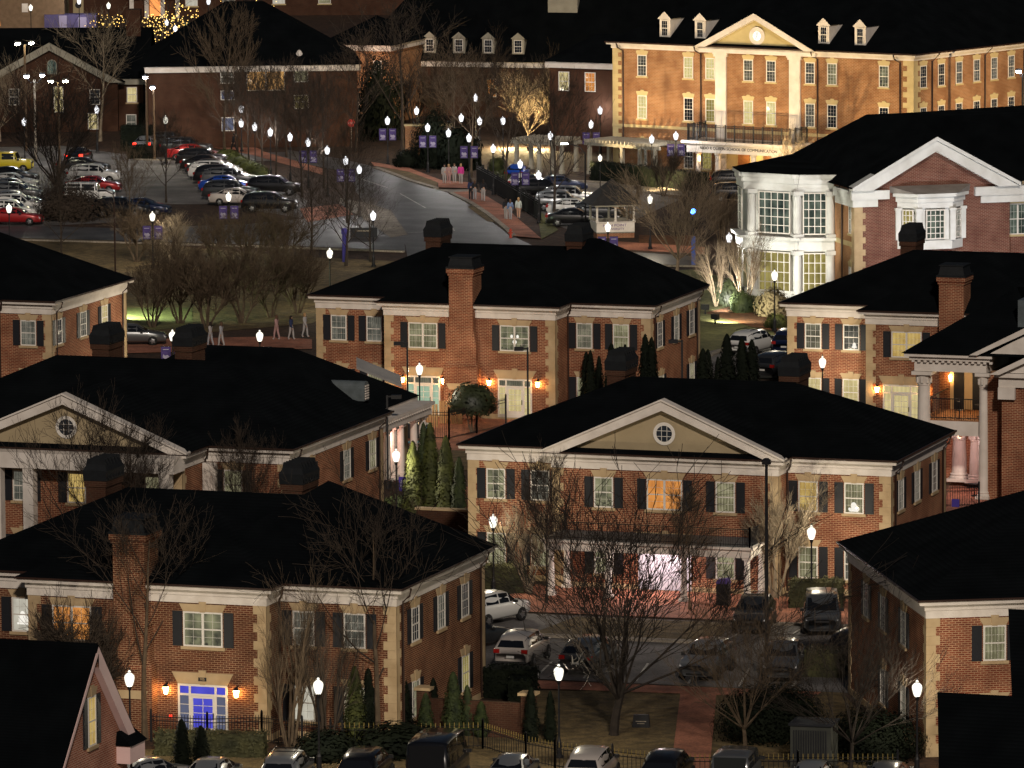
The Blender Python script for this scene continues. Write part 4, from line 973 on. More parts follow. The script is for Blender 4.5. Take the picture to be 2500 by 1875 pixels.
def lerp(a, b, t): return (a[0]+(b[0]-a[0])*t, a[1]+(b[1]-a[1])*t)
for z in ((4.6, 8.05), (.1, 3.6)):
    for a_, b_, t in ((bp[1], bp[2], .12), (bp[1], bp[2], 1.0), (bp[2], bp[3], .94)): pil(lerp(a_, b_, t), z)
def bigwin(a_, b_, t0, t1, z0, z1, cols, rows, pm):
    a2, b2 = Vector(lerp(a_, b_, t0)), Vector(lerp(a_, b_, t1)); L = (b2-a2).length; t = (b2-a2).normalized(); n = Vector((t.y, -t.x))
    a2 = a2+n*.05
    ang = math.atan2(t.y, t.x)
    mb = MB(); h = z1-z0; q = .09
    mb.box(0, q, -.09, 0, 0, h); mb.box(L-q, L, -.09, 0, 0, h); mb.box(q, L-q, -.088, 0, 0, q); mb.box(q, L-q, -.088, 0, h-q, h)
    for i in range(1, cols): x = L*i/cols; mb.box(x-.028, x+.028, -.06, 0, q, h-q)
    for j in range(1, rows): z = h*j/rows; mb.box(q, L-q, -.058, 0, z-.028, z+.028)
    W = mb.build('window', M_FRAME, AR, (a2.x, a2.y, z0), ang)
    p = MB()
    nx, nz = cols, rows
    p.face([(.05, -.03, .05), (L-.05, -.03, .05), (L-.05, -.03, h-.05), (.05, -.03, h-.05)]); p.build('pane', pm, W)
bigwin(bp[1], bp[2], .27, .88, 4.8, 7.95, 5, 5, P_GLASS); bigwin(bp[2], bp[3], .16, .84, 4.8, 7.95, 4, 5, P_GLASS)
bigwin(bp[1], bp[2], .27, .88, .4, 3.45, 5, 4, P_OLIVE); bigwin(bp[2], bp[3], .16, .84, .4, 3.45, 4, 4, P_OLIVE); bigwin(bp[0], bp[1], .25, .7, 4.8, 7.95, 2, 5, P_GLASS); bigwin(bp[0], bp[1], .25, .7, .4, 3.45, 2, 4, P_OLIVE)
fs = Fr(0, 0, 0, 1, R(-90)); fs = Fr(0, 0, 0, 1, R(-90))
window(AR, fs, .95, 5.25, .55, 2.1, P_GLASS, 2, 6, False, 'com', False, M_CREAM); window(AR, fs, .95, 1.2, .55, 1.6, P_GLASS, 2, 4, False, 'com', False, M_CREAM)
mb = MB(); mb.tube([(-.1, 3.2, 8.6), (-.3, 2.9, 8.2), (-.12, 2.6, 7.8), (-.12, 2.6, 0)], .07, 5); mb.build('downspout', M_GUT, AR)
# small first-floor bow in the gable
ow = MB(); o5 = [(3.35, 0), (4.55, -1.1), (7.2, -1.1), (8.4, 0)]
def band2(z0, z1, d):
    for i in range(3):
        a_, b_ = Vector(o5[i]), Vector(o5[i+1]); t = (b_-a_).normalized(); n = Vector((t.y, -t.x))
        ow.face([(*(a_+n*d-t*d*.5), z0), (*(b_+n*d+t*d*.5), z0), (*(b_+n*d+t*d*.5), z1), (*(a_+n*d-t*d*.5), z1)])
    ow.face([(o5[0][0]-d, 0, z0)]+[(x+(d if i > 1 else -d)*.6, y-d, z0) for i, (x, y) in enumerate(o5)][1:3]+[(o5[3][0]+d, 0, z0)]); ow.face([(o5[0][0]-d, 0, z1)]+[(x+(d if i > 1 else -d)*.6, y-d, z1) for i, (x, y) in enumerate(o5)][1:3]+[(o5[3][0]+d, 0, z1)])
band2(4.1, 4.75, .02); band2(7.15, 7.6, .05); band2(7.6, 8.0, .18); band2(8.0, 8.25, .42); band2(4.75, 7.15, -.15)
OW = ow.build('bay_window', M_WHITE_COOL, AR)
cr = MB(); cr.face([(2.7, 0, 8.75), (9.0, 0, 8.75), (7.5, -1.55, 8.27), (4.3, -1.55, 8.27)]); cr.face([(2.7, 0, 8.75), (4.3, -1.55, 8.27), (2.75, 0, 8.27)]); cr.face([(9.0, 0, 8.75), (7.5, -1.55, 8.27), (8.95, 0, 8.27)]); cr.build('bay_roof', mat('lead_roof', (.26, .24, .22), (.2, .18, .16), 1, .7), OW)
bigwin(o5[1], o5[2], .22, .78, 4.85, 7.05, 4, 5, P_GLASS); bigwin(o5[0], o5[1], .25, .8, 4.85, 7.05, 3, 5, P_OLIVE); bigwin(o5[2], o5[3], .2, .75, 4.85, 7.05, 3, 5, P_GLASS)
for x, y in o5[0:4]:
    mb = MB(); mb.box(x-.2, x+.2, y-.22, y+.1, 4.76, 6.95); mb.box(x-.26, x+.26, y-.28, y+.1, 6.951, 7.148); mb.build('pilaster', M_WHITE_COOL, OW)
window(AR, Fr(0, .5, 1, 0, 0), 12.9, 4.8, 1.7, 2.3, P_GLASS, 3, 4, True, 'com', False, M_CREAM); window(AR, Fr(0, .5, 1, 0, 0), 16.9, 4.8, 1.7, 2.3, P_GLASS, 3, 4, True, 'com', False, M_CREAM)
q = at(1746, 792, 0)
FL = floodlight('black floodlight on a stake in the lit lawn beside the parked white pickup', q.x, q.y, q.x+1.2, q.y+5, 0.0, 2600, (1.0, .95, .70), 140, M_FLOODC, 1.1)
q3 = at(1722, 768, 0); floodlight('added black floodlight in the pine straw bed that brightens the bow window', q3.x, q3.y, -20.5, 128.5, 4.6, 5200, (1.0, .97, .84), 100, M_FLOODC)  # extra lamp added to brighten the bow window
q2 = ca(6, 330, 300, 0); light('bed_uplight', 'POINT', 110, (1.0, .90, .66), None, (q2.x, q2.y-2, 1.0), .2)
fx = Vector((-15.4, 124.5))+AU*3-AV*17
floodlight('black ground floodlight facing the tall white gable', fx.x, fx.y, *(Vector((-15.4, 124.5))+AU*6), 8, 6800, (.97, .96, 1.0), 75, M_FLOODC)

# ------------------------------------------------------------------ buildings along the upper left
def block(name, label, p0, yaw, W, D, H, bm, zr, front, inset=(6, 6), cat='building'):
    T = thing(name, label, cat, (p0[0], p0[1], 0), R(yaw))
    mb = MB(); mb.box(0, W, 0, D, 0, H); mb.build('wall', bm, T)
    c = MB(); ring(c, [(0, 0), (W, 0), (W, D), (0, D)], 0, .3, H-.55, H); c.build('cornice', M_WHITE, T)
    r = MB(); hip(r, -.5, W+.5, -.5, D+.5, H+.02, zr, *inset); r.build('roof', M_ROOF, T)
    f = Fr(0, 0, 1, 0, 0)
    for u, z, w, h, pm, kw in front: window(T, f, u, z, w, h, pm, kw.get('c', 3), kw.get('r', 4), kw.get('d', False), kw.get('l'), False, M_CREAM, kw.get('s', False))
    return T
MBt = block('long_brick_building', 'long plain brick building with an orange-lit wide window in the upper left', (-112.4, 228.1), 22.6, 19.6, 16, 7.7, M_BRICK_UNLIT, 13.2,
    [(7.4, 6.05, 1.3, 1.25, P_GREY, {}), (11.0, 5.35, 3.6, 1.95, P_AMBER, {'c': 2, 'r': 1, 'd': True}), (14.3, 6.1, 1.35, 1.25, P_PALE, {'c': 2, 'r': 1}), (14.3, 3.6, 1.35, 1.3, P_OLIVE, {'c': 2, 'r': 2}), (7.4, 4.5, 1.3, .9, P_BLUEG, {'c': 2, 'r': 1}), (7.4, 1.6, 1.2, 1.3, P_BLUEG, {'c': 2, 'r': 1})], (8, 9))
vt = MB(); vt.lathe([(.3, 0), (.32, .6), (.2, .85), (.05, .95)], 10); vt.build('roof_vent', M_WHITE, MBt, (14.2, 1.0, 8.1))
LB = thing('gabled_building', 'dark brick building with a white gable and an arched attic window at the upper left', 'building', (-136, 240, 0), R(18))
mb = MB(); mb.face([(1.5, 0, 0), (14.6, 0, 0), (14.6, 0, 4.9), (8.1, 0, 8.3), (1.5, 0, 4.9)]); mb.box(14.6, 17, 1.2, 9, 0, 4.9); mb.box(-8, 1.5, 1.2, 9, 0, 4.9); mb.face([(14.6, 0, 0), (14.6, 8, 0), (14.6, 8, 4.9), (14.6, 0, 4.9)]); mb.build('wall', M_BRICK_UNLIT, LB)
rk = MB()
for sg, xe in ((-1, 1.0), (1, 15.1)): rk.prism([(xe, 4.75), (8.1, 8.65), (8.1, 7.9), (xe-sg*1.3, 4.75)][::sg], -.4, -.002)
rk.box(14.61, 17.3, .85, 1.19, 4.45, 5.0); rk.build('raking_cornice', mat('dim_white', (.34, .32, .26), (.27, .25, .2), 1, .8), LB)  # white paint darkened: the dimness of unlit places is in the colour
rf = MB(); rf.face([(.8, -.5, 4.78), (8.1, -.5, 8.7), (8.1, 9, 8.7), (.8, 9, 4.78)]); rf.face([(8.1, -.5, 8.7), (15.3, -.5, 4.78), (15.3, 9, 4.78), (8.1, 9, 8.7)]); rf.face([(-9, .7, 5.05), (17.5, .7, 5.05), (17.5, 9, 9.4), (-9, 9, 9.4)]); rf.face([(-9, 9, 9.4), (17.5, 9, 9.4), (17.5, 17, 5.0), (-9, 17, 5)]); rf.build('roof', M_ROOF, LB)
aw = MB(); n = 14; ap = [(-.45, 0), (.45, 0)]+[(.45*math.cos(math.pi*i/n), .9+.45*math.sin(math.pi*i/n)) for i in range(n+1)]
for i in range(len(ap)):
    a_, b_ = Vector(ap[i]), Vector(ap[(i+1) % len(ap)]); d_ = b_-a_
    if d_.length > .01: aw.tube([(8.3+a_.x, -.04, 5.6+a_.y), (8.3+b_.x, -.04, 5.6+b_.y)], .045, 4)
for x in (-.15, .15): aw.box(8.3+x-.012, 8.3+x+.012, -.04, -.01, 5.6, 6.9)
AW = aw.build('arched_window', mat('dim_white', 0), LB)
p = MB(); p.face([(8.3+x, -.015, 5.6+z) for x, z in ap]); p.build('pane', P_GLASS, AW)
fl_ = Fr(0, 0, 1, 0, 0); fl2 = Fr(0, 1.2, 1, 0, 0)
window(LB, fl_, 8.9, 1.9, .95, 2.5, P_CREAM, 2, 4, False, None, False, None, False); window(LB, fl_, 12.4, 2.6, 1.0, 1.5, P_DARK, 2, 4, False, None, False, None, False); window(LB, fl_, 4.6, 2.6, 1.0, 1.6, P_DARK, 2, 4, False, None, False, None, False)
window(LB, fl2, 15.9, 2.7, 1.0, 1.5, P_CREAM, 2, 2, False, None, False, None, True); window(LB, fl2, 15.8, .05, 1.0, 1.5, P_GREY, 2, 2, False, None, False, None, True); window(LB, fl_, 12.2, .2, 1.0, 1.6, P_CREAM, 2, 4, False, None, False, None, False)
ch = MB(); ch.box(15.0, 16.4, 7.5, 9.4, 7.5, 11.2); ch.build('chimney', M_BRICK_UNLIT, LB)
# building behind, lit pink-orange
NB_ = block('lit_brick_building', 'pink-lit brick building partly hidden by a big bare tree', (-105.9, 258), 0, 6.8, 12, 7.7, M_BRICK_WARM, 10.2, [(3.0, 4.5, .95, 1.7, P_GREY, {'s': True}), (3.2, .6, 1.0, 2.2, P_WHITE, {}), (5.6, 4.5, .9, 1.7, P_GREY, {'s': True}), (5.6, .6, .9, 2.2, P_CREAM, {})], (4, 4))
floodlight('ground floodlight below the pink-lit brick wall', -97.2, 251.5, -102.5, 258, 5, 4200, (1.0, .66, .46), 90, M_FLOOD)
OB = block('dormered_building', 'unlit long building with a row of white dormers behind the winter trees', (-106, 267.3), 3, 44, 14, 5.5, M_BRICK_UNLIT, 15.5, [(6, 2, 1, 1.8, P_ORNG, {}), (14, 2, 1, 1.8, P_ORNG, {}), (28.0, 2.3, 1.0, 1.8, P_CREAM, {}), (31, 2.3, 1, 1.8, P_CREAM, {})], (8, 8))
for u, pm in ((7.7, P_DARK), (10.7, P_DARK), (13.7, P_DARK), (16.75, P_DARK)):
    d = MB(); v, w_ = .05, .62; z0, z1 = 6.05, 7.75
    d.face([(u-w_, v, z0), (u+w_, v, z0), (u+w_, v, z1), (u-w_, v, z1)]); d.face([(u-w_-.15, v-.1, z1), (u+w_+.15, v-.1, z1), (u, v-.1, z1+.62)])
    for sg in (-1, 1): d.face([(u+sg*w_, v, z0), (u+sg*w_, v+3, z1), (u+sg*w_, v, z1)])
    D_ = d.build('dormer', MATS['dim_white'], OB); window(D_, Fr(0, v, 1, 0, 0), u, z0+.3, .85, 1.3, pm, 3, 4, False, None, False, None, False)
    dd = MB()
    for sg in (-1, 1): dd.face([(u+sg*(w_+.2), v-.15, z1-.05), (u, v-.15, z1+.68), (u, v+6, z1+.68), (u+sg*(w_+.2), v+5, z1-.05)])
    dd.build('roof', M_ROOF, D_)
cu = MB(); cu.box(19.0, 22.0, 3, 5, 8.5, 12.2); cu.build('roof_box', MATS['dim_white'], OB)
RB = block('small_brick_wing', 'dark brick wing with warm lit windows left of the floodlit facade', (-75.5, 236), -8, 10, 10, 8.3, M_BRICK_UNLIT, 10.6, [(4.2, 5.6, 1.1, 1.8, P_ORNG, {}), (7.6, 5.6, 1.2, 1.9, P_CREAM, {}), (7.8, 1.6, 1.2, 1.9, P_GREY, {}), (1.5, 5.6, 1.1, 1.8, P_CREAM, {})], (3, 3))
# far background, top left
bgd = at(250, 62, 0)
BG = block('far_brick_hall', 'distant brick hall with a white columned porch along the top edge', (bgd.x-28, bgd.y+6), 18, 60, 12, 9, M_BRICK_UNLIT, 12, [(u, z, 1.5, 1.3, pm, {'s': True}) for u, z, pm in ((8, 4.0, P_WHITE), (15, 4.0, P_GREY), (21, 4.0, P_PALE), (34.5, 1.2, P_WHITE), (39, 1.3, P_GREY), (45, 1.4, P_WHITE), (50.5, 1.4, P_PALE), (5, 1.2, P_GREY), (38.5, 5, P_WHITE), (45, 5, P_GREY))])
pp = MB()
for u in (27.5, 29.3, 31.2, 33.0): pp.box(u-.25, u+.25, -3.2, -2.7, 0, 3.6)
pp.box(27, 33.5, -3.3, 0, 3.6, 4.3); pp.prism([(26.8, 4.3), (33.7, 4.3), (30.2, 5.8)], -3.4, -.02); pp.build('porch', M_WHITE, BG)
gd = MB(); gd.box(29.6, 31.2, -2.2, -2.1, .2, 3.0); gd.build('door', glow('warm_door', (1, .35, .1), 1.2), BG)
sm = at(45, 95, 0)
SB = thing('flat_roofed_building', 'low tan brick building with a flat white roof edge at the top-left corner', 'building', (sm.x-14, sm.y+2, 0), R(20))
mb = MB(); mb.box(0, 17.5, 0, 9, 0, 4.6); mb.build('wall', mat('tan_brick_wall', (.20, .13, .08), (.15, .10, .06), 2, .9), SB)
c = MB(); c.box(-.5, 18.2, -.6, 9.2, 4.6, 5.6); c.build('cornice', M_WHITE, SB)
c = MB(); c.frustum((1, 15, 0, 8), 5.61, (5, 11, 3, 5), 7.4); c.build('roof', M_ROOF, SB)
c = MB(); c.face([(8.5+1.6*math.cos(math.pi*i/12), -.05, 1.0+2.0*math.sin(math.pi*i/12)) for i in range(13)]); c.build('arched_window', P_ORNG, SB)
c = MB(); c.box(12.6, 13.3, -.06, 0, 2.6, 3.6); c.build('vent', M_WHITE, SB)
# ------------------------------------------------------------------ gazebo, pergola, brick pier
q = ca(2, 1735, 1548, 0)
GZ = thing('gazebo', 'white open gazebo with a dark hipped roof and purple lettering on its panels', 'gazebo', (q.x, q.y+1.5, 0), R(28), None, (.82, .82, .70)); GZ.location.z = .38; gb = MB(); gb.box(-1.88, 1.88, -1.88, 1.88, -.54, -.004); gb.build('base', M_BRICK, GZ)
fl = MB(); fl.box(-1.9, 1.9, -1.9, 1.9, 0, .15); fl.build('floor', M_CONC, GZ)
sb = MB()
sb.box(-1.9, 1.9, -1.92, -1.8, .15, 1.25); sb.box(-1.9, 1.9, 1.8, 1.92, .15, 1.25); sb.box(-1.92, -1.82, -1.8, 1.8, .15, 1.25); sb.box(1.82, 1.92, -1.8, 1.8, .15, 1.25); sb.box(-2.0, 2.0, -2.0, -1.75, 1.252, 1.35); sb.box(-2, 2, 1.75, 2.0, 1.252, 1.35); SBo = sb.build('panel', M_WHITE, GZ)
text('HIGH POINT', .42, mat('purple_print', (.12, .06, .22), None), SBo, (-.1, -1.93, .93), (R(90), 0, 0)); text('UNIVERSITY', .36, MATS['purple_print'], SBo, (-.1, -1.93, .5), (R(90), 0, 0))
text('HIGH POINT', .42, MATS['purple_print'], SBo, (1.93, 0, .85), (R(90), 0, R(90)))
for x in (-1.85, 0, 1.85):
    for y in (-1.85, 1.85):
        c = MB(); c.lathe([(.16, 1.35), (.17, 1.5), (.12, 1.55), (.11, 3.0), (.16, 3.1)], 8, 0, x, y); c.build('post', M_WHITE, GZ)
bm = MB(); ring(bm, [(-1.95, -1.95), (1.95, -1.95), (1.95, 1.95), (-1.95, 1.95)], -.15, .08, 3.1, 3.4); bm.build('beam', M_WHITE, GZ)
rf = MB(); rf.face([(-2.6, -2.6, 3.35), (2.6, -2.6, 3.35), (0, 0, 6.2)]); rf.face([(2.6, -2.6, 3.35), (2.6, 2.6, 3.35), (0, 0, 6.2)]); rf.face([(2.6, 2.6, 3.35), (-2.6, 2.6, 3.35), (0, 0, 6.2)]); rf.face([(-2.6, 2.6, 3.35), (-2.6, -2.6, 3.35), (0, 0, 6.2)]); rf.build('roof', mat('grey_shingle', (.030, .028, .028), (.02, .019, .019), 3, .9), GZ)
def pergola(label, a, b, wid, hgt):
    L = (b-a).length; ang = math.atan2(b.y-a.y, b.x-a.x)
    T = thing('pergola', label, 'pergola', (a.x, a.y, 0), ang, 'white garden pergolas')
    n = max(2, int(L/3))
    for i in range(n+1):
        for y in (0, wid):
            c = MB(); x = L*i/n; c.box(x-.15, x+.15, y-.15, y+.15, 0, hgt); c.box(x-.2, x+.2, y-.2, y+.2, 0, .3); c.build('post', MATS['dim_white'], T)
    c = MB()
    for y in (0, wid): c.box(-.6, L+.6, y-.09, y+.09, hgt, hgt+.32)
    c.build('beam', MATS['dim_white'], T)
    c = MB(); n2 = int(L/.42)
    for i in range(n2+1): x = L*i/n2; c.box(x-.05, x+.05, -.7, wid+.7, hgt+.323, hgt+.58)
    c.build('rafter', MATS['dim_white'], T)
pergola('white pergola standing in front of the floodlit facade, lit globe lamp below', at(1440, 425), at(1600, 438), 2.6, 2.6)
pergola('white pergola at the foot of the floodlit vase-shaped tree', at(1262, 418), at(1372, 424), 2.4, 2.5)
q = ca(2, 470, 1085); WL = thing('brick_wall', 'tan brick wall end beside the campus footpath', 'wall', (q.x, q.y, 0), R(22))
mb = MB(); mb.box(0, 3.6, 0, .5, 0, 3.6); mb.box(-.6, -.003, -.15, .65, 0, 3.7); mb.build('wall', M_BRICK_WARM, WL); mb = MB(); mb.box(-.7, 3.7, -.2, .7, 3.705, 3.85); mb.build('coping', M_CREAM, WL)
# ------------------------------------------------------------------ vegetation
def perp(d, r):
    a = d.cross(Vector((0, 0, 1)) if abs(d.z) < .9 else Vector((1, 0, 0))).normalized(); b = d.cross(a)
    t = r.uniform(0, 2*math.pi); return a*math.cos(t)+b*math.sin(t)
def grow(mb, r, pos, d, length, rad, lev, P, sides):
    """one branch and its children; P holds per-level tuples (children, angle lo, hi, length ratio)"""
    n = 4 if lev < P['L']-1 else 3
    pts = [pos.copy()]; rads = [rad]; dirs = [d.copy()]
    end = max(rad*(.45 if lev < P['L'] else .5), P['tip'])
    for i in range(n):
        d = (d+perp(d, r)*P['wob']*r.random()+Vector((0, 0, P['up']*(1 if lev > 0 else .2)))).normalized()
        pos = pos+d*(length/n)
        pts.append(pos.copy()); rads.append(rad+(end-rad)*(i+1)/n); dirs.append(d.copy())
    mb.tube(pts, rads, sides if lev < 2 else 3, cap=False)
    if lev >= P['L']: return
    nc, a0, a1, lr = P['lv'][lev]
    nc = max(1, int(nc*r.uniform(.8, 1.2)+.5))
    for k in range(nc):
        t = 1.0 if k == 0 else r.uniform(P['from'][min(lev, len(P['from'])-1)], 1.0)
        f = t*n; i = min(int(f), n-1); fr = f-i
        p0 = pts[i]+(pts[i+1]-pts[i])*fr; dd = dirs[i+1]; r0 = rads[i]+(rads[i+1]-rads[i])*fr
        ang = R(r.uniform(a0, a1))*(.5 if k == 0 else 1)
        nd = (dd*math.cos(ang)+perp(dd, r)*math.sin(ang)).normalized()
        ll = length*lr*r.uniform(.7, 1.15)*(1.15-.35*(1-t))
        grow(mb, r, p0, nd, ll, max(r0*r.uniform(.55, .75), P['tip']), lev+1, P, sides)
STY = {
 'vase':  dict(L=5, lv=[(12, 12, 60, 2.05), (5, 10, 30, .66), (6, 12, 34, .66), (5, 14, 40, .62), (4, 15, 45, .6)], wob=.14, up=.05, tip=.007, **{'from': [.75, .25, .25, .2]}, th=.18, tr=.0135),
 'plane': dict(L=4, lv=[(11, 25, 56, .44), (7, 25, 55, .55), (7, 25, 60, .55), (6, 25, 60, .5)], wob=.22, up=.07, tip=.007, **{'from': [.30, .25, .2]}, th=.80, tr=.0125),
 'oval':  dict(L=4, lv=[(18, 28, 55, .40), (8, 20, 45, .50), (7, 20, 45, .55), (5, 20, 50, .5)], wob=.16, up=.09, tip=.007, **{'from': [.22, .2, .2]}, th=.85, tr=.0115),
 'myrtle': dict(L=4, lv=[(6, 6, 20, .60), (6, 12, 35, .55), (6, 15, 40, .55), (5, 15, 45, .55)], wob=.18, up=.07, tip=.0065, **{'from': [.5, .35, .3]}, th=.5, tr=.014, multi=6),
 'brush': dict(L=4, lv=[(7, 10, 32, .65), (7, 12, 35, .6), (7, 15, 42, .6), (6, 15, 45, .6)], wob=.2, up=.05, tip=.010, **{'from': [.12, .2, .2]}, th=.34, tr=.012, multi=5),
}
def tree_meshes(style, seed, thick=1.0, lite=False):
    """unit tree of height about 1 scaled to 10 m; returns (trunk, crown) mesh builders"""
    P = dict(STY[style]); P['tip'] *= thick
    if lite: P['lv'] = [P['lv'][0]]+[(max(3, int(a*.8)), b, c, d) for a, b, c, d in P['lv'][1:]]
    r = random.Random(seed); H = 10.0
    tk, cr = MB(), MB()
    if P.get('multi'):
        for i in range(P['multi']):
            t = 2*math.pi*(i+r.random()*.5)/P['multi']; d = Vector((math.cos(t)*.28, math.sin(t)*.28, 1)).normalized()
            p = Vector((math.cos(t)*.16, math.sin(t)*.16, 0)); ln = H*P['th']*r.uniform(.75, 1.05); rad = H*P['tr']*r.uniform(.6, 1)
            pts = [p]; q = d.copy()
            for k in range(4): q = (q+perp(q, r)*.10+Vector((0, 0, .04))).normalized(); pts.append(pts[-1]+q*ln/4)
            tk.tube(pts, [rad, rad*.85, rad*.75, rad*.65, rad*.55], 5)
            nc, a0, a1, lr = P['lv'][0]
            for k in range(nc):
                t_ = r.uniform(.35, 1) if k else 1; f = min(int(t_*4), 3); p0 = pts[f]+(pts[f+1]-pts[f])*(t_*4-f)
                ang = R(r.uniform(a0, a1)); nd = (q*math.cos(ang)+perp(q, r)*math.sin(ang)).normalized()
                grow(cr, r, p0, nd, ln*lr*r.uniform(.7, 1.1), rad*.5, 1, P, 4)
    else:
        rad = H*P['tr']; th = H*P['th']; q = Vector((0, 0, 1)); pts = [Vector((0, 0, -.1))]; n = 8
        rads = [rad*1.35]
        end = .75 if style == 'vase' else .18
        for k in range(n):
            q = (q+perp(q, r)*.05).normalized(); pts.append(pts[-1]+q*th/n); rads.append(rad*(1-(1-end)*(k+1)/n))
        tk.tube(pts, rads, 7)
        nc, a0, a1, lr = P['lv'][0]
        for k in range(nc):
            lo = P['from'][0]; t_ = lo+(1-lo)*(k+.5*r.random())/nc if style != 'vase' else r.uniform(.8, 1.0)
            f = min(int(t_*n), n-1); p0 = pts[f]+(pts[f+1]-pts[f])*(t_*n-f)
            ang = R(r.uniform(a0, a1)); az = k*2.4+r.random()*.8
            side = Vector((math.cos(az), math.sin(az), 0)); nd = (Vector((0, 0, 1))*math.cos(ang)+side*math.sin(ang)).normalized()
            taper = 1.0 if style == 'vase' else (1.15-.75*(t_-lo)/(1-lo))
            grow(cr, r, p0, nd, th*lr*r.uniform(.85, 1.1)*taper, rads[f]*(.5 if style == 'vase' else .42), 1, P, 4)
    return tk, cr
def tree(label, pos, h, style, seed, bark, group=None, spread=1.0, name='bare_tree', cat='tree', thick=1.0, lite=False, rz=None, crown=None):
    key = ('tree', style, seed, bark.name, thick, lite, crown and crown.name)
    def mk():
        a, b = tree_meshes(style, seed, thick, lite); return a.mesh('trunk', bark), b.mesh('crown', crown or bark)
    tk, cr = cached(key, mk)
    s = h/10.0
    T = thing(name, label, cat, (pos.x, pos.y, 0), rz if rz is not None else rnd.uniform(0, 6.28), group, (s*spread, s*spread, s))
    put('trunk', tk, T); put('crown', cr, T)
    return T
def leaf_blob(r, n, size, fn):
    mb = MB()
    for i in range(n):
        p, nrm = fn(r)
        t = perp(nrm, r); b = nrm.cross(t); s = size*r.uniform(.6, 1.3); tilt = perp(nrm, r)*.7
        t = (t+tilt*.5).normalized()
        mb.face([p-t*s, p+b*s*.6, p+t*s, p-b*s*.6])
    return mb
def conifer_mesh(seed, m):
    def mk():
        r = random.Random(seed)
        rr = lambda t: (min(1, .55+t*2.4))*max(0, 1-t)**.50
        def fn(r):
            t = r.random()**1.25; a = r.uniform(0, 2*math.pi); R_ = rr(t)*(.70+.44*r.random()+.12*math.sin(a*3+t*19)+.08*math.sin(a*7-t*31))
            n_ = Vector((math.cos(a), math.sin(a), .7)).normalized()
            return Vector((math.cos(a)*R_, math.sin(a)*R_, t*6.0)), n_
        mb = leaf_blob(r, 3000, .125, fn)
        mb.lathe([(rr(t/10)*.66, t/10*6) for t in range(0, 10)], 9)
        return mb.mesh('foliage', m)
    return cached(('con', seed, m.name), mk)
def stem_mesh(m=None):
    def mk():
        mb = MB(); mb.tube([(0, 0, -.05), (0, 0, .5)], .08, 6); return mb.mesh('trunk', M_BARK)
    return cached('stem', mk)
def conifer(label, pos, h, w, m, seed, group):
    T = thing('conifer', label, 'evergreen tree', (pos.x, pos.y, 0), rnd.uniform(0, 6), group, (w/2.2, w/2.2, h/6.0))
    put('foliage', conifer_mesh(seed, m), T); put('trunk', stem_mesh(), T)
    return T
def bush_mesh(seed, m, n=1500, size=.10):
    def mk():
        r = random.Random(seed)
        def fn(r):
            z = r.uniform(-.35, 1); a = r.uniform(0, 6.283); q = math.sqrt(max(0, 1-z*z)); k = .78+.32*r.random()+.09*math.sin(a*4+z*5)
            v = Vector((q*math.cos(a), q*math.sin(a), z)); return v*k+Vector((0, 0, .35)), v
        mb = leaf_blob(r, n, size, fn)
        mb.lathe([(.42, .05), (.6, .25), (.6, .6), (.4, .9), (.1, 1.02)], 10)
        return mb.mesh('foliage', m)
    return cached(('bush', seed, m.name, n, size), mk)
def bush(label, pos, w, h, m, seed, group=None, name='bush', z=0):
    T = put(name, bush_mesh(seed, m, 5200, .042) if w > 4 else bush_mesh(seed, m), None, (pos.x, pos.y, z), rnd.uniform(0, 6), (w/2, w/2, h/1.3))
    return tag(T, label, 'bush', group)
def hedge(label, a, b, d, h, m, group='clipped hedges', dens=55):
    """clipped hedge from a to b"""
    L = (b-a).length; ang = math.atan2(b.y-a.y, b.x-a.x); r = random.Random(int(L*100)+int(h*10))
    mb = MB(); mb.box(.06, L-.06, .06, d-.06, 0, h-.06)
    area = L*d+2*L*h+2*d*h
    for i in range(min(int(area*dens), 5200)):
        f = r.random()*area
        if f < L*d: p = Vector((r.uniform(0, L), r.uniform(0, d), h)); n_ = Vector((0, 0, 1))
        elif f < L*d+2*L*h: s_ = r.random() < .8; p = Vector((r.uniform(0, L), 0 if s_ else d, r.uniform(0, h))); n_ = Vector((0, -1 if s_ else 1, .2))
        else: s_ = r.random() < .5; p = Vector((0 if s_ else L, r.uniform(0, d), r.uniform(0, h))); n_ = Vector((-1 if s_ else 1, 0, .2))
        p += Vector((r.uniform(-.06, .06), r.uniform(-.06, .06), r.uniform(-.06, .08))); n_.normalize()
        t = (perp(n_, r)+n_*r.uniform(-.6, .6)).normalized(); bb = n_.cross(t); s = r.uniform(.05, .12)
        mb.face([p-t*s, p+bb*s*.6, p+t*s, p-bb*s*.6])
    o = mb.build('hedge', m, None, (a.x, a.y, 0), ang)
    return tag(o, label, 'hedge', group)

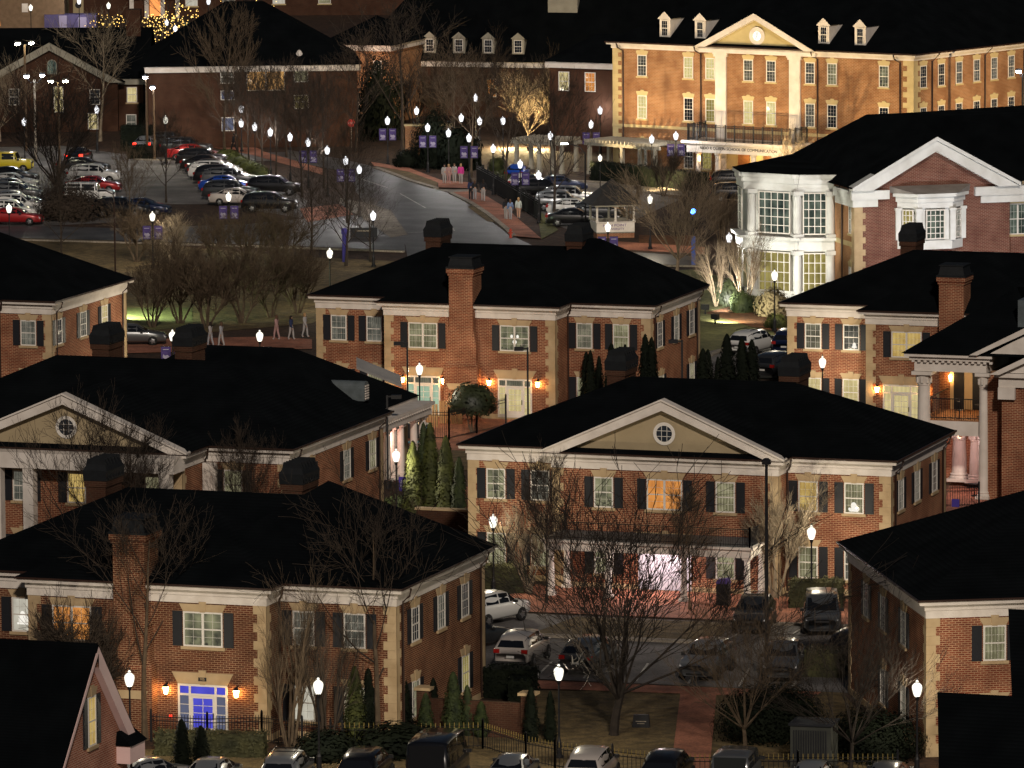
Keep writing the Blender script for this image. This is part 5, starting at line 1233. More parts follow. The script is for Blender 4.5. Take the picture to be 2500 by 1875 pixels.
# the big bare trees near the camera
tree('broad vase-shaped bare tree on the lawn beside the brick path, in front of the porch', ca(8, 1780, 1440), 11.8, 'vase', 11, M_BARKB, None, 1.5, lite=True, thick=1.25, rz=2.2)
tree('tall pale-trunked bare tree beside the lamp and the black fence, before the blue-lit door', ca(7, 945, 1470), 12.0, 'plane', 21, M_BARK2, None, 1.0, lite=True, crown=M_BARK)  # lamplight on the trunk and dimness above put into two bark colours
tree('bare tree with a pale trunk in front of the right corner of the lower-left house', ca(8, 250, 1500), 12.6, 'plane', 23, M_BARK2, None, .95, lite=True, crown=M_BARK)  # brighter trunk, darker crown: light and shade by bark colour again
tree('many-stemmed bare tree crossed by a glowing lamp at the lower-left house', ca(7, 1890, 1560), 8.4, 'myrtle', 31, M_BARK2, 'many-stemmed bare trees', .85, lite=True)
tree('dark many-stemmed bare tree right of the lamp at the lower-left house', ca(7, 2130, 1560), 8.2, 'myrtle', 32, M_BARK, 'many-stemmed bare trees', .75, lite=True)
tree('thin twiggy tree over the tall chimney at the left end of the lower-left house', ca(7, 520, 1480), 9.6, 'brush', 33, M_BARK, None, .8)
tree('slim bare tree among the parked cars beside the brick path', ca(9, 420, 1540), 7.4, 'vase', 25, M_BARK2, None, 1.1, lite=True, crown=M_BARK2)
tree('dark bare tree in front of the turned brick house, next to the lit lamp', ca(9, 1095, 1640), 7.6, 'vase', 27, M_BARKB, None, 1.1, lite=True)
tree('copper-lit crape myrtle beside the left porch lamp of the pediment house', at(1292, 1452), 5.2, 'myrtle', 34, M_BARK3, 'crape myrtles lit by the porch lamps', .95, lite=True, thick=1.9)
tree('copper-lit crape myrtle beside the right porch lamp of the pediment house', at(1893, 1462), 6.0, 'myrtle', 35, M_BARK3, 'crape myrtles lit by the porch lamps', 1.1, thick=1.5)
tree('slim dark tree rising past the left windows of the pediment house', at(1335, 1475), 8.2, 'oval', 28, M_BARK, None, .7)
tree('thin grey tree standing before the porch of the pediment house', at(1683, 1490), 6.6, 'oval', 29, M_BARK2, None, .8)
tree('pale twiggy bush-like tree at the right side wall of the pediment house', at(2235, 1330), 3.6, 'myrtle', 36, M_BARK3, None, 1.2)
tree('bare treetop rising behind the lower-left roof, in front of the left pediment', at(205, 1500), 11.6, 'oval', 41, M_BARK, None, .95, lite=True)
tree('second bare treetop behind the lower-left roof, before the white cornice', at(320, 1470), 9.8, 'oval', 42, M_BARK, None, .9)
tree('thin bare treetop before the last window of the left pediment house', at(600, 1430), 8.4, 'oval', 43, M_BARK, None, .8)
tree('dark spreading tree before the far-left house, leftmost of two', ca(4, 60, 1000), 6.6, 'oval', 44, M_BARK, 'dark trees before the far-left house', 1.0)
tree('dark spreading tree before the corner of the far-left house, right one of two', ca(4, 290, 960), 7.0, 'oval', 45, M_BARK, 'dark trees before the far-left house', 1.1)
# winter brush in the middle left
for i, (x, y, hh, st, b, lb) in enumerate((
    (372, 800, 6.2, 'brush', M_BARK2, 'winter tree behind the pair of roof chimneys, beside the green-lit lawn'),
    (440, 790, 7.4, 'brush', M_BARK2, 'winter tree directly behind the banner lamp with the chimney'),
    (505, 800, 7.2, 'brush', M_BARK2, 'winter tree between the two purple-banner lamps'),
    (590, 790, 7.6, 'brush', M_BARK2, 'winter tree just left of the second purple-banner lamp'),
    (660, 775, 7.0, 'brush', M_BARK2, 'winter tree over the blurred walkers'),
    (725, 765, 6.8, 'brush', M_BARK2, 'winter tree touching the left corner of the middle house'),
    (335, 640, 5.6, 'brush', M_BARK2, 'straw-coloured winter bush right of the thin bent pole'),
    (420, 650, 4.6, 'brush', M_BARK3, 'pale straw-coloured winter tree under the first parking banner'),
    (520, 640, 4.8, 'brush', M_BARK2, 'straw-coloured winter tree under the second parking banner'),
    (610, 660, 6.0, 'brush', M_BARK2, 'dark winter tree on the slope above the banner lamps'),
    (690, 655, 6.2, 'brush', M_BARK2, 'dark winter tree left of the low lamp on the slope'),
    (760, 640, 6.0, 'oval', M_BARK, 'young bare tree between the slope lamp and the purple post'),
    (845, 650, 6.5, 'oval', M_BARK, 'young bare tree beside the road bend above the middle roof'),
    (905, 640, 5.0, 'oval', M_BARK, 'small bare tree in the planting at the road corner'))):
    tree(lb, at(x, y), hh*1.22, st, 50+i % 6 if st == 'brush' else 47+i % 2, b, 'winter trees on the middle slope', 1.3, thick=.8, lite=True)
# parking lot and street trees
far = [
 (132, 505, 12.5, 'vase', 61, M_BARKB, 1.3, 'broad dark vase-shaped tree between the parked cars at the left'),
 (406, 495, 8.0, 'oval', 62, M_BARK, .9, 'small dark tree on the kerb island right of the black van'),
 (320, 560, 7.0, 'oval', 63, M_BARK2, .8, 'thin leaning tree on the grass below the black sports car'),
 (150, 640, 8.0, 'oval', 48, M_BARK, 1.0, 'bare tree on the grass under the round parking lamp'),
 (245, 345, 13.0, 'plane', 64, M_BARK3, .95, 'tall pale sycamore in front of the gabled building'),
 (0, 345, 7.5, 'vase', 65, M_BARK3, 1.2, 'pale rounded tree cut by the left edge near the road'),
 (548, 372, 13.5, 'oval', 66, M_BARK2, .85, 'tallest straight tree before the orange window'),
 (506, 352, 7.5, 'plane', 67, M_BARK2, 1.1, 'low spreading tree before the plain brick wall'),
 (582, 388, 9.0, 'oval', 68, M_BARK, .9, 'street tree by the pair of stacked lamps'),
 (608, 405, 9.5, 'oval', 69, M_BARK, .9, 'street tree left of the second path lamp'),
 (642, 428, 10.0, 'oval', 70, M_BARK, .9, 'street tree right of the third path lamp'),
 (674, 432, 10.0, 'oval', 66, M_BARK, .8, 'street tree beside the fourth path lamp'),
 (738, 482, 10.5, 'oval', 68, M_BARK, .95, 'street tree nearest the black vehicle at the lot corner'),
 (790, 460, 10.0, 'oval', 69, M_BARK, .9, 'street tree at the end of the lamp row'),
 (848, 545, 8.5, 'oval', 70, M_BARK, .9, 'slim tree beside the twin banner lamp left of the road'),
 (980, 388, 15.0, 'plane', 71, M_BARK, .95, 'big bare tree before the pink-lit brick building'),
 (1107, 405, 11.5, 'plane', 72, M_BARK2, .9, 'pale-trunked tree behind the four walkers'),
 (1150, 432, 11.0, 'plane', 67, M_BARK2, .8, 'pale-trunked tree beside the banner lamp with the pink walker'),
 (1235, 456, 11.0, 'oval', 73, M_BARK, .9, 'dark conical tree right of the path lamp at the fence'),
 (1352, 535, 12.5, 'oval', 74, M_BARK, .95, 'dark conical tree among the cars behind the fence'),
 (1288, 352, 6.8, 'vase', 75, M_BARK3, 1.05, 'glowing floodlit vase-shaped tree'),
 (1390, 352, 7.5, 'vase', 76, M_BARK2, 1.0, 'dim reddish tree right of the glowing floodlit tree'),
 (1075, 330, 12.5, 'brush', 52, M_BARK, .9, 'tall brushy dark tree before the dormered roof, left of centre'),
 (1180, 310, 12.0, 'brush', 53, M_BARK, .9, 'tall brushy dark tree directly left of the floodlit tree'),
 (1010, 320, 10.0, 'brush', 54, M_BARK, .9, 'brushy dark tree between the pink-lit building and the dormers'),
 (1290, 290, 8.6, 'brush', 55, M_BARK2, .9, 'tall reddish brushy tree behind the floodlit tree'),
 (1405, 250, 15.0, 'plane', 77, M_BARK, 1.1, 'very tall spreading tree before the dark sky roof, top centre'),
 (1652, 676, 8.8, 'vase', 78, M_TWIG, 1.25, 'spreading tree with a stout trunk right of the gazebo'),
 (1535, 545, 4.2, 'myrtle', 37, M_BARK2, 1.3, 'low arching bare tree beside the gazebo on the mulch'),
 (1748, 748, 6.0, 'myrtle', 38, M_BARK3, .9, 'lit crape myrtle left of the two at the bow window'),
 (1822, 760, 6.4, 'myrtle', 39, M_BARK3, .95, 'lit crape myrtle nearest the bow window'),
 (1620, 480, 6.5, 'brush', 56, M_BARK, 1.1, 'dark brush under the floodlit facade left of the black car'),
 (1700, 560, 6.5, 'brush', 57, M_BARK, 1.1, 'dark brush tree behind the blue emergency light'),
 (1760, 600, 7.0, 'brush', 58, M_BARK2, 1.0, 'brush tree left of the white bow window'),
 (1925, 470, 5.6, 'myrtle', 31, M_BARK3, 1.25, 'brightly floodlit small tree before the portico'),
 (2405, 660, 8.6, 'brush', 51, M_BARK2, .9, 'bare tree casting shadows on the white gable'),
 (762, 398, 9.4, 'oval', 73, M_BARK, 1.0, 'twiggy tree before the right end of the plain brick building'),
 (700, 385, 9.0, 'oval', 74, M_BARK, .9, 'twiggy tree between the lamp row and the STOP sign'),
 (868, 372, 11.0, 'oval', 66, M_BARK, 1.0, 'tall tree at the corner where the plain brick building ends'),
 (412, 95, 9.0, 'oval', 44, M_BARK, 1.3, 'dark tree before the far porch along the top edge'),
]
for x, y, hh, st, sd, b, sp, lb in far:
    tree(lb, at(x, y), hh, st, sd, b, 'bare trees around the campus streets', sp, thick=.75 if st == 'brush' else 1.25, lite='glowing' not in lb, crown=M_TWIG if 'bow window' in lb and st == 'myrtle' else None)
# uplights that make two of the trees glow
for px, py, e, dx in ((1288, 358, 5200, -1.3), (1288, 358, 4600, 1.8), (1925, 476, 1500, 0)):
    q = at(px, py); light('tree_uplight', 'POINT', e, (1.0, .74, .36), None, (q.x+dx, q.y-2.0, .5), .15)
q = at(1288, 362); u = MB(); u.lathe([(.12, 0), (.16, .3), (.14, .35)], 8); tag(u.build('tree_uplight', M_IRON, None, (q.x+.8, q.y-2.2, 0)), 'small round uplight at the foot of the glowing tree', 'uplight')
# conifers
cons = [(1010, 1275, 4.7, 1.6, M_LEAF_LIT, 'lit conifer of the tight group left of the pediment house, leftmost'), (1052, 1268, 5.6, 1.6, M_LEAF_LIT, 'tallest lit conifer in the tight group left of the pediment house'),
        (1090, 1280, 5.1, 1.6, M_LEAF_LIT, 'third lit conifer from the left in the tight group'), (1122, 1290, 4.1, 1.3, M_LEAF, 'dark conifer squeezed against the corner of the pediment house'), (1035, 1230, 4.8, 1.2, M_LEAF, 'thin conifer tip behind the tight lit group')]
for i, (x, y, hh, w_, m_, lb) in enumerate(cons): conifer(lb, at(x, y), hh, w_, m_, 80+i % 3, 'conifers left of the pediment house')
zc = lambda x, y, z: at(1240+x/3.687, 560+y/3.687, z)
for i, (x, y, hh, w_, lb) in enumerate(((705, 1105, 4.4, 1.2, 'dark conifer tip left of the sparkling lamp, lower'), (742, 1092, 4.6, 1.1, 'dark conifer tip left of the sparkling lamp, taller'), (820, 1142, 4.2, 1.0, 'short dark conifer right of the sparkling lamp'), (932, 1034, 5.6, 1.7, 'dark conifer behind the left roof chimney'), (1055, 1042, 5.4, 1.3, 'dark conifer tip just right of the left roof chimney'), (1235, 948, 6.4, 1.5, 'tallest dark conifer at the corner of the middle house'), (1292, 978, 6.2, 1.5, 'dark conifer just right of the tallest at the corner of the middle house'),
    (1755, 1078, 5.4, 1.7, 'dark conifer right of the middle house, leftmost of the row'), (1800, 1085, 5.2, 1.4, 'dark conifer second in the row right of the middle house'), (1890, 1150, 4.2, 1.0, 'shortest dark conifer in the row right of the middle house'), (1972, 948, 7.0, 2.0, 'biggest dark conifer, hiding the tailgate of the white pickup'), (2105, 985, 6.6, 1.8, 'dark conifer beside the white pickup door'), (2195, 998, 6.4, 1.8, 'dark conifer between the pickup and the dark car'))):
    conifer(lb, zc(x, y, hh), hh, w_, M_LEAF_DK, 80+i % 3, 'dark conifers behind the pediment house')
for i, (x, y, hh, w_, m_, lb) in enumerate(((560, 1450, 2.1, 1.0, M_LEAF, 'small conifer at the brick pier of the lower-left house'), (740, 1450, 3.1, 1.3, M_LEAF, 'large conifer beside the yellow side window'), (830, 1440, 2.4, .9, M_LEAF, 'conifer right of the large one by the yellow side window'), (920, 1450, 1.7, 1.0, M_LEAF, 'conifer at the low brick wall, right end of the row'), (610, 1420, 2.6, .9, M_LEAF_DK, 'dark thin conifer behind the small one at the side wall'),
    (1245, 1480, 2.6, 1.0, M_LEAF_DK, 'dark conifer on the lawn left of the near lamp'), (1370, 1480, 2.4, .8, M_LEAF_DK, 'dark conifer right beside the near lamp post'), (100, 1485, 3.6, 1.4, M_LEAF_LIT, 'yellow-green lit conifer at the corner of the lower-left house'), (190, 1480, 3.5, 1.2, M_LEAF_DK, 'dark conifer just right of the lit one at the house corner'), (405, 1455, 3.3, 1.3, M_LEAF_DK, 'dark conifer under the side window of the lower-left house'))):
    conifer(lb, ca(8, x, y), hh, w_, m_, 80+i % 3, 'conifers around the lower-left house')
for x, y, hh, lb in ((1185, 1700, 2.6, 'small dark conical shrub at the bottom edge, left one of two'), (1310, 1700, 2.3, 'small dark conical shrub at the bottom edge, right one of two')): conifer(lb, ca(7, x, y), hh, 1.2, M_LEAF_DK, 81, 'small conical shrubs')
# round clipped tree at the patio
q = ca(5, 860, 1165); T = thing('topiary_tree', 'round clipped evergreen tree on a pale trunk inside the patio fence', 'tree', (q.x, q.y, 0))
b = put('crown', bush_mesh(90, M_LEAF_GL, 3600, .085), T, (0, 0, 1.3), 0, (1.45, 1.45, 1.35)); mb = MB()
for a_ in (0, 2, 4): mb.tube([(.1*math.cos(a_), .1*math.sin(a_), 0), (.45*math.cos(a_), .45*math.sin(a_), 1.5)], .06, 5)
mb.build('trunk', M_BARK3, T)
# hedges and bushes
hedge('long low clipped hedge under the black fence of the lower-left house', ca(7, 1000, 1575), ca(7, 1720, 1590), 1.1, 1.15, M_HEDGE)
hedge('dark boxy hedge above the conifers right of the lower-left house, tall front block', ca(8, 1085, 1260), ca(8, 1245, 1262), 2.2, 1.35, M_LEAF_DK)
hedge('dark boxy hedge behind the silver hatchback', ca(8, 925, 1200), ca(8, 1235, 1215), 1.6, 1.5, M_LEAF_DK)
hedge('lit hedge under the right porch lamp of the pediment house', ca(9, 700, 610), ca(9, 1052, 612), 1.6, 1.45, M_HEDGE)
hedge('brownish hedge under the left porch lamp of the pediment house', ca(8, 900, 520), ca(8, 1200, 525), 1.6, 1.5, M_HEDGE)
hedge('bright-topped small hedge behind the black pickup tail light', ca(9, 790, 1050), ca(9, 1055, 1060), 2.2, 1.3, M_HEDGE)
bush('big dark evergreen mass at the foot of the slim bare tree by the path', ca(9, 540, 1440), 4.4, 2.4, M_LEAF_DK, 91, 'dark evergreen masses at the bottom right')
bush('big dark evergreen mass left of the grey shed door', ca(9, 655, 1430), 4.2, 2.5, M_LEAF_DK, 92, 'dark evergreen masses at the bottom right')
bush('big dark evergreen mass right of the grey shed', ca(9, 1250, 1560), 4.6, 2.2, M_LEAF_DK, 93, 'dark evergreen masses at the bottom right')
bush('leafy yellow-green shrub between the dark roof and the turned house', at(2440, 1690), 2.0, 2.2, M_HEDGE, 94)
bush('low round shrub between the lower-left house hedges and the parked cars', ca(7, 2130, 1590), 3.0, 1.3, M_LEAF_DK, 92)
bush('rough shrub below the black fence, left of the black van', ca(8, 380, 1560), 4.0, 1.4, M_LEAF_DK, 93)
bush('leafy shrub below the iron gate with the purple plaque', at(965, 1270), 2.0, 1.4, M_LEAF, 91)
bush('pale flowering shrub beside the blue-based lamp at the bow window', at(1885, 770), 2.6, 1.9, M_BARK3 if False else mat('pale_leaf', (.30, .24, .14), (.12, .10, .05), 1.5, .8), 94)
bush('yellow-green lower shrub under the pale flowering shrub', at(1895, 800), 1.7, 1.0, M_LEAF_LIT, 92)
bush('dark green shrub right of the crape myrtle trunks at the bow window', at(1780, 745), 2.3, 1.9, M_LEAF_GL, 91)
bush('bright green shrub between the two crape myrtles', at(1812, 762), 1.9, 1.5, M_LEAF, 93)
for i, (x, y, lb) in enumerate(((1480, 1060, 'first green parking shrub from the top'), (1520, 1085, 'second green parking shrub from the top'), (1570, 1110, 'third green parking shrub from the top'), (1620, 1140, 'fourth green parking shrub from the top'), (1670, 1160, 'green parking shrub nearest the silver car bonnets'))):
    bush(lb, ca(1, x, y), 2.4, 1.2, M_LEAF_LIT, 91+i % 4, 'green shrubs along the parking bays')
hedge('round-topped dark hedge at the corner of the gabled building', ca(1, 785, 985), ca(1, 985, 985), 2.6, 2.3, M_LEAF_DK)
hedge('tall dark shrubbery between the gabled building and the plain brick building', ca(1, 900, 900), ca(1, 1020, 900), 2, 3.2, M_LEAF_DK)
hedge('long dark hedge along the plain brick building', ca(1, 1110, 915), ca(1, 1500, 920), 1.4, 1.9, M_LEAF_DK)
hedge('low dark shrubs beside the road island with the yellow marker', ca(1, 830, 1035), ca(1, 1010, 1035), 1.5, 1.2, M_LEAF_DK)
bush('dark clump under the vase-shaped tree between the parked cars', at(170, 535), 6.2, 2.6, M_BARK, 93)
bush('dark rounded shrub at the end of the tan brick wall', ca(2, 440, 1090), 2.6, 1.6, M_LEAF_DK, 91)
hedge('dark hedge along the walk below the pergola', at(1440, 442), at(1700, 470), 1.6, 1.7, M_LEAF_DK)
hedge('yellow-green hedge strip behind the road fence', ca(2, 1000, 1170), ca(2, 1090, 1215), 1.0, .8, M_LEAF_LIT)
bush('yellow-lit shrub under the path lamp at the fence corner', ca(2, 1020, 1110), 1.5, 1.2, M_LEAF_LIT, 94)
bush('dark evergreen behind the pale-trunked tree at the tan wall', ca(2, 620, 1090), 4.5, 5.0, M_LEAF_DK, 92)
bush('dark evergreen right of the pale-trunked tree by the walkers', ca(2, 780, 1100), 4.0, 3.6, M_LEAF_DK, 93)
bush('dark evergreen at the corner of the plain brick building', ca(2, 250, 905), 5.2, 7.6, M_LEAF_DK, 94)
# fairy-light trees in the far top left
def fairy(label, a, w, h, seed, n):
    r = random.Random(seed); T = thing('fairy_light_tree', label, 'lit tree', (a.x, a.y, 0), 0, 'trees wrapped in fairy lights')
    mb = MB(); mb.tube([(0, 0, 0), (0, 0, h*.5)], .15, 5); mb.build('trunk', M_BARK, T)
    cr = MB(); bl = MB()
    for i in range(n):
        t = r.uniform(0, 6.283); q = math.sqrt(r.random()); z = h*(.30+.7*math.sqrt(r.random())*math.sqrt(max(0, 1-q*q*.85))); x, y = w*q*math.cos(t), w*.6*q*math.sin(t)
        s = r.uniform(.03, .062); bl.lathe([(s*.5, z-s), (s, z), (s*.4, z+s)], 4, 0, x, y)
        if i % 2 == 0: cr.tube([(0, 0, h*.3), (x*.6, y*.6, z*.75), (x, y, z)], [.05, .03, .012], 3, cap=False)
    cr.build('crown', M_BARK, T); o = bl.build('fairy_lights', M_BULB, T); o['kind'] = 'stuff'
for i, (x, y, w_, hh, n, lb) in enumerate(((275, 118, 3.4, 4.2, 90, 'fairy-light tree left of the far chimney'), (390, 158, 3.6, 6.2, 130, 'fairy-light tree just right of the chimney'), (440, 150, 4.0, 6.8, 150, 'biggest fairy-light tree left of the long black roof'), (600, 60, 4.2, 6.5, 130, 'fairy-light tree at the top edge above the black roof'), (352, 205, 1.6, 7.5, 60, 'narrow fairy-light tree between the two roofs'))):
    fairy(lb, at(x, y), w_, hh, 100+i, n)
# ------------------------------------------------------------------ ground, roads, pavements
def sheet(name, poly, z, m, kind='structure', cx=None, thick=None):
    mb = MB()
    if thick: mb.slab([(p.x, p.y) for p in poly], z-thick, z)
    else: mb.face([(p.x, p.y, z) for p in poly])
    o = mb.build(name, m); o['kind'] = kind
    return o
mb = MB(); mb.face([(-2500, -400, 0), (2500, -400, 0), (2500, 4000, 0), (-2500, 4000, 0)]); g_ = mb.build('ground', M_MULCH); g_['kind'] = 'structure'
A = at
def S(*p): return [A(x, y) for x, y in p]
def C_(c, *p): return [ca(c, x, y) for x, y in p]
sheet('lawn', S((-20, 560), (300, 590), (700, 625), (1000, 640), (1000, 700), (760, 790), (300, 830), (-20, 760)), .02, M_GRASS)
sheet('lawn', S((300, 752), (470, 752), (470, 800), (300, 812)), .03, M_GREEN)
sheet('lawn', S((1690, 658), (1860, 700), (1900, 850), (1700, 870), (1400, 760), (1300, 680)), .02, M_GREEN)
sheet('planting_bed', S((1720, 765), (1800, 745), (1960, 800), (1900, 812), (1840, 800)), .04, M_PINE)
sheet('planting_bed', S((1560, 575), (1690, 575), (1700, 606), (1560, 606)), .03, M_PINE)
sheet('lawn', C_(8, (1250, 1150), (2212, 1155), (2212, 1660), (1400, 1700), (1000, 1640), (1030, 1300)), .02, M_GRASS)
sheet('lawn', C_(9, (0, 1110), (1000, 1100), (1500, 1660), (-100, 1700)), .018, M_GRASS)
sheet('lawn', C_(8, (-300, 1440), (1000, 1440), (1400, 1660), (-300, 1660)), .016, M_GRASS)
sheet('lawn', C_(7, (900, 1530), (2212, 1560), (2212, 1690), (900, 1690)), .014, M_GRASS)
# main road, its side street and the left car park
road_top = [(700, 366), (830, 388), (900, 404), (950, 424), (1000, 444), (1065, 462), (1105, 476), (1145, 500), (1190, 534), (1240, 572)]
road = S(*road_top, (1300, 600), (1720, 628), (1720, 648), (1280, 640), (1240, 650), (1000, 660), (990, 600), (960, 560), (905, 520), (870, 470), (860, 440), (820, 415), (700, 392))
sheet('road', road, .03, M_ASPH)
sheet('road', S((-40, 548), (300, 558), (600, 548), (830, 526), (900, 528), (985, 580), (990, 612), (700, 600), (300, 588), (-40, 580)), .026, M_ASPH)
sheet('road', S((500, 375), (705, 372), (705, 392), (560, 396), (500, 388)), .024, M_ASPH)
sheet('parking_lot', C_(1, (-60, 960), (400, 950), (850, 1010), (1100, 1030), (1450, 985), (1800, 1180), (2000, 1310), (1960, 1420), (1400, 1330), (1050, 1330), (900, 1440), (-60, 1490)), .022, M_ASPH2)
sheet('parking_lot', C_(2, (1090, 1150), (1700, 1180), (2212, 1300), (1900, 1440), (1500, 1500), (1330, 1440)), .022, M_ASPH2)
def stripe(c, a, b, w, z=.05, m=None):
    p, q = ca(c, *a), ca(c, *b); d = (q-p).normalized(); n = Vector((-d.y, d.x, 0))*(w/2)
    return [p+n, p-n, q-n, q+n]
lm_ = MB()
for c, a, b in ((2, (130, 1165), (310, 1225)), (2, (390, 1262), (560, 1358)), (2, (690, 1440), (745, 1505)), (2, (440, 1518), (560, 1512))):
    lm_.face([(p.x, p.y, .05) for p in stripe(c, a, b, .14)])
o = lm_.build('road_marking', M_LINE); o['kind'] = 'structure'
lm_ = MB()
for i in range(9):
    x, y = 1170+i*24, 1135+i*22
    lm_.face([(p.x, p.y, .046) for p in stripe(1, (x, y), (x+120, y+6), .13)])
o = lm_.build('bay_marking', M_LINE); o['kind'] = 'structure'
# kerbs and footpaths along the road
def kerb(name, pts, w=.35, h=.13, m=None, z=0):
    mb = MB()
    for a, b in zip(pts[:-1], pts[1:]):
        d = (b-a).normalized(); n = Vector((-d.y, d.x, 0))*(w/2); e = d*.06
        mb.slab([((a-e+n).x, (a-e+n).y), ((a-e-n).x, (a-e-n).y), ((b+e-n).x, (b+e-n).y), ((b+e+n).x, (b+e+n).y)], z, z+h)
    o = mb.build(name, m or M_CURB); o['kind'] = 'structure'
M_PAVER = brick('brick_paving', (.27, .105, .062), (.20, .075, .045), (.15, .08, .05), .4, .2, .3)
def pav(name, pts, z): return sheet(name, pts, z, M_PAVER2)
M_PAVER2 = mat('brick_paver', (.35, .14, .085), (.25, .10, .062), .9, .9, detail=10.0, world=True, bump=.2)
kerb('kerb', C_(2, (230, 1095), (330, 1130), (460, 1180), (625, 1228)), .5)
sheet('verge', C_(2, (230, 1090), (450, 1125), (640, 1195), (625, 1226), (450, 1176), (320, 1126)), .10, M_GRASS)
sheet('footpath', C_(2, (200, 1060), (450, 1100), (660, 1180), (860, 1195), (850, 1232), (640, 1226), (640, 1195), (450, 1125), (220, 1085)), .11, M_PAVER2)
kerb('kerb', C_(2, (725, 1262), (850, 1322), (960, 1395), (1080, 1490), (1130, 1540)), .45)
sheet('verge', C_(2, (860, 1338), (990, 1418), (1010, 1450), (960, 1445), (830, 1350)), .06, M_GRASS)
sheet('footpath', C_(2, (735, 1258), (880, 1252), (950, 1282), (1080, 1360), (1170, 1440), (1310, 1560), (1130, 1545), (960, 1398), (850, 1322)), .12, M_PAVER2)
sheet('footpath', C_(2, (620, 1236), (850, 1236), (880, 1250), (735, 1258)), .06, M_CONC)
sheet('footpath', C_(2, (0, 1290), (190, 1330), (330, 1370), (440, 1530), (330, 1550), (120, 1400), (-10, 1350)), .05, M_CONC)
sheet('footpath', C_(1, (1950, 1360), (2212, 1330), (2300, 1400), (2000, 1450)), .055, M_PAVER2)
sheet('footpath', C_(1, (1380, 935), (1620, 935), (1720, 990), (2100, 1100), (2100, 1140), (1640, 1010), (1400, 965)), .04, M_PAVER2)
sheet('footpath', S((1500, 609), (1720, 622), (1720, 604), (1500, 590)), .04, M_PAVER2)
sheet('footpath', S((1410, 440), (1900, 480), (1900, 500), (1410, 455)), .03, M_CONC)
sheet('footpath', C_(4, (400, 600), (900, 560), (1800, 540), (2030, 560), (2030, 620), (800, 650), (400, 680)), .05, M_PAVER2)
kerb('kerb', C_(1, (880, 1042), (1110, 1046)), .4)
kerb('kerb', S((-40, 585), (300, 594), (700, 606), (985, 616)), .4)
kerb('kerb', S((1290, 643), (1500, 648), (1720, 652)), .4)
kerb('kerb', S((1430, 444), (1560, 452), (1720, 475)), .4)
sheet('verge', C_(2, (900, 1160), (1000, 1170), (1330, 1400), (1420, 1500), (1310, 1560), (1290, 1420)), .05, M_GREEN)
sheet('driveway', C_(6, (145, 640), (265, 610), (660, 590), (700, 800), (200, 800)), .03, M_ASPH2)
kerb('kerb', C_(6, (190, 660), (262, 628), (420, 580)), .4)
# patio of the middle house
sheet('patio', [Vector(p+(0,)) for p in ((-30, 44), (-8, 44), (-8, 58.4), (-30, 58.4))], .03, M_PAVER2)
sheet('patio', [Vector(p+(0,)) for p in ((-15, 10), (-4.5, 10), (-6, 30), (-13, 30))], .035, M_PAVER2)
sheet('patio', [Vector(p+(0,)) for p in ((12, 26), (24, 26), (24, 38), (12, 38))], .04, M_PAVER2)
sheet('lawn', [Vector(p+(0,)) for p in ((-24, 36), (-6, 36), (-6, 44), (-24, 44))], .025, M_GRASS)
# the parking court between the lower houses
sheet('parking_court', [Vector(p+(0,)) for p in ((2, -32.2), (32, -31.2), (27, -13.0), (2, -13.4))], .03, M_ASPH2)
sheet('brick_strip', [Vector(p+(0,)) for p in ((11.6, -34.6), (26, -33.4), (26, -31.6), (11.4, -32.4))], .05, M_PAVER2)
sheet('brick_path', C_(9, (8, 1120), (238, 1125), (190, 1660), (-60, 1660)), .045, M_PAVER2)
sheet('plaza', [Vector(p+(0,)) for p in ((2, -13.0), (22, -12.4), (22, -4.4), (2, -4.4))], .06, M_PAVER2)
sheet('planting_bed', [Vector(p+(0,)) for p in ((7.0, -19.8), (17, -19.4), (16, -13.4), (7.6, -13.6))], .055, M_GRASS)
kerb('kerb', [Vector(p+(0,)) for p in ((6.8, -20.0), (17.2, -19.6))], .5, .16)
kerb('kerb', [Vector(p+(0,)) for p in ((17.2, -13.2), (25, -12.6))], .4, .15)
lm_ = MB()
for x in (13.6, 16.3, 19.0, 21.6, 24.3): lm_.face([(x, -31.2, .05), (x+.12, -31.2, .05), (x-.8, -26.2, .05), (x-.92, -26.2, .05)])
for x in (8.6, 11.2): lm_.face([(x, -31.5, .05), (x+.12, -31.5, .05), (x-.5, -27, .05), (x-.62, -27, .05)])
for x in (17.2, 19.9, 22.6): lm_.face([(x, -17.8, .05), (x+.12, -17.8, .05), (x+.12, -13.4, .05), (x, -13.4, .05)])
o = lm_.build('bay_marking', M_LINE); o['kind'] = 'structure'
sheet('front_road', [Vector(p+(0,)) for p in ((-14, -64.6), (40, -56.8), (48, -70), (-8, -84))], .03, M_ASPH2)
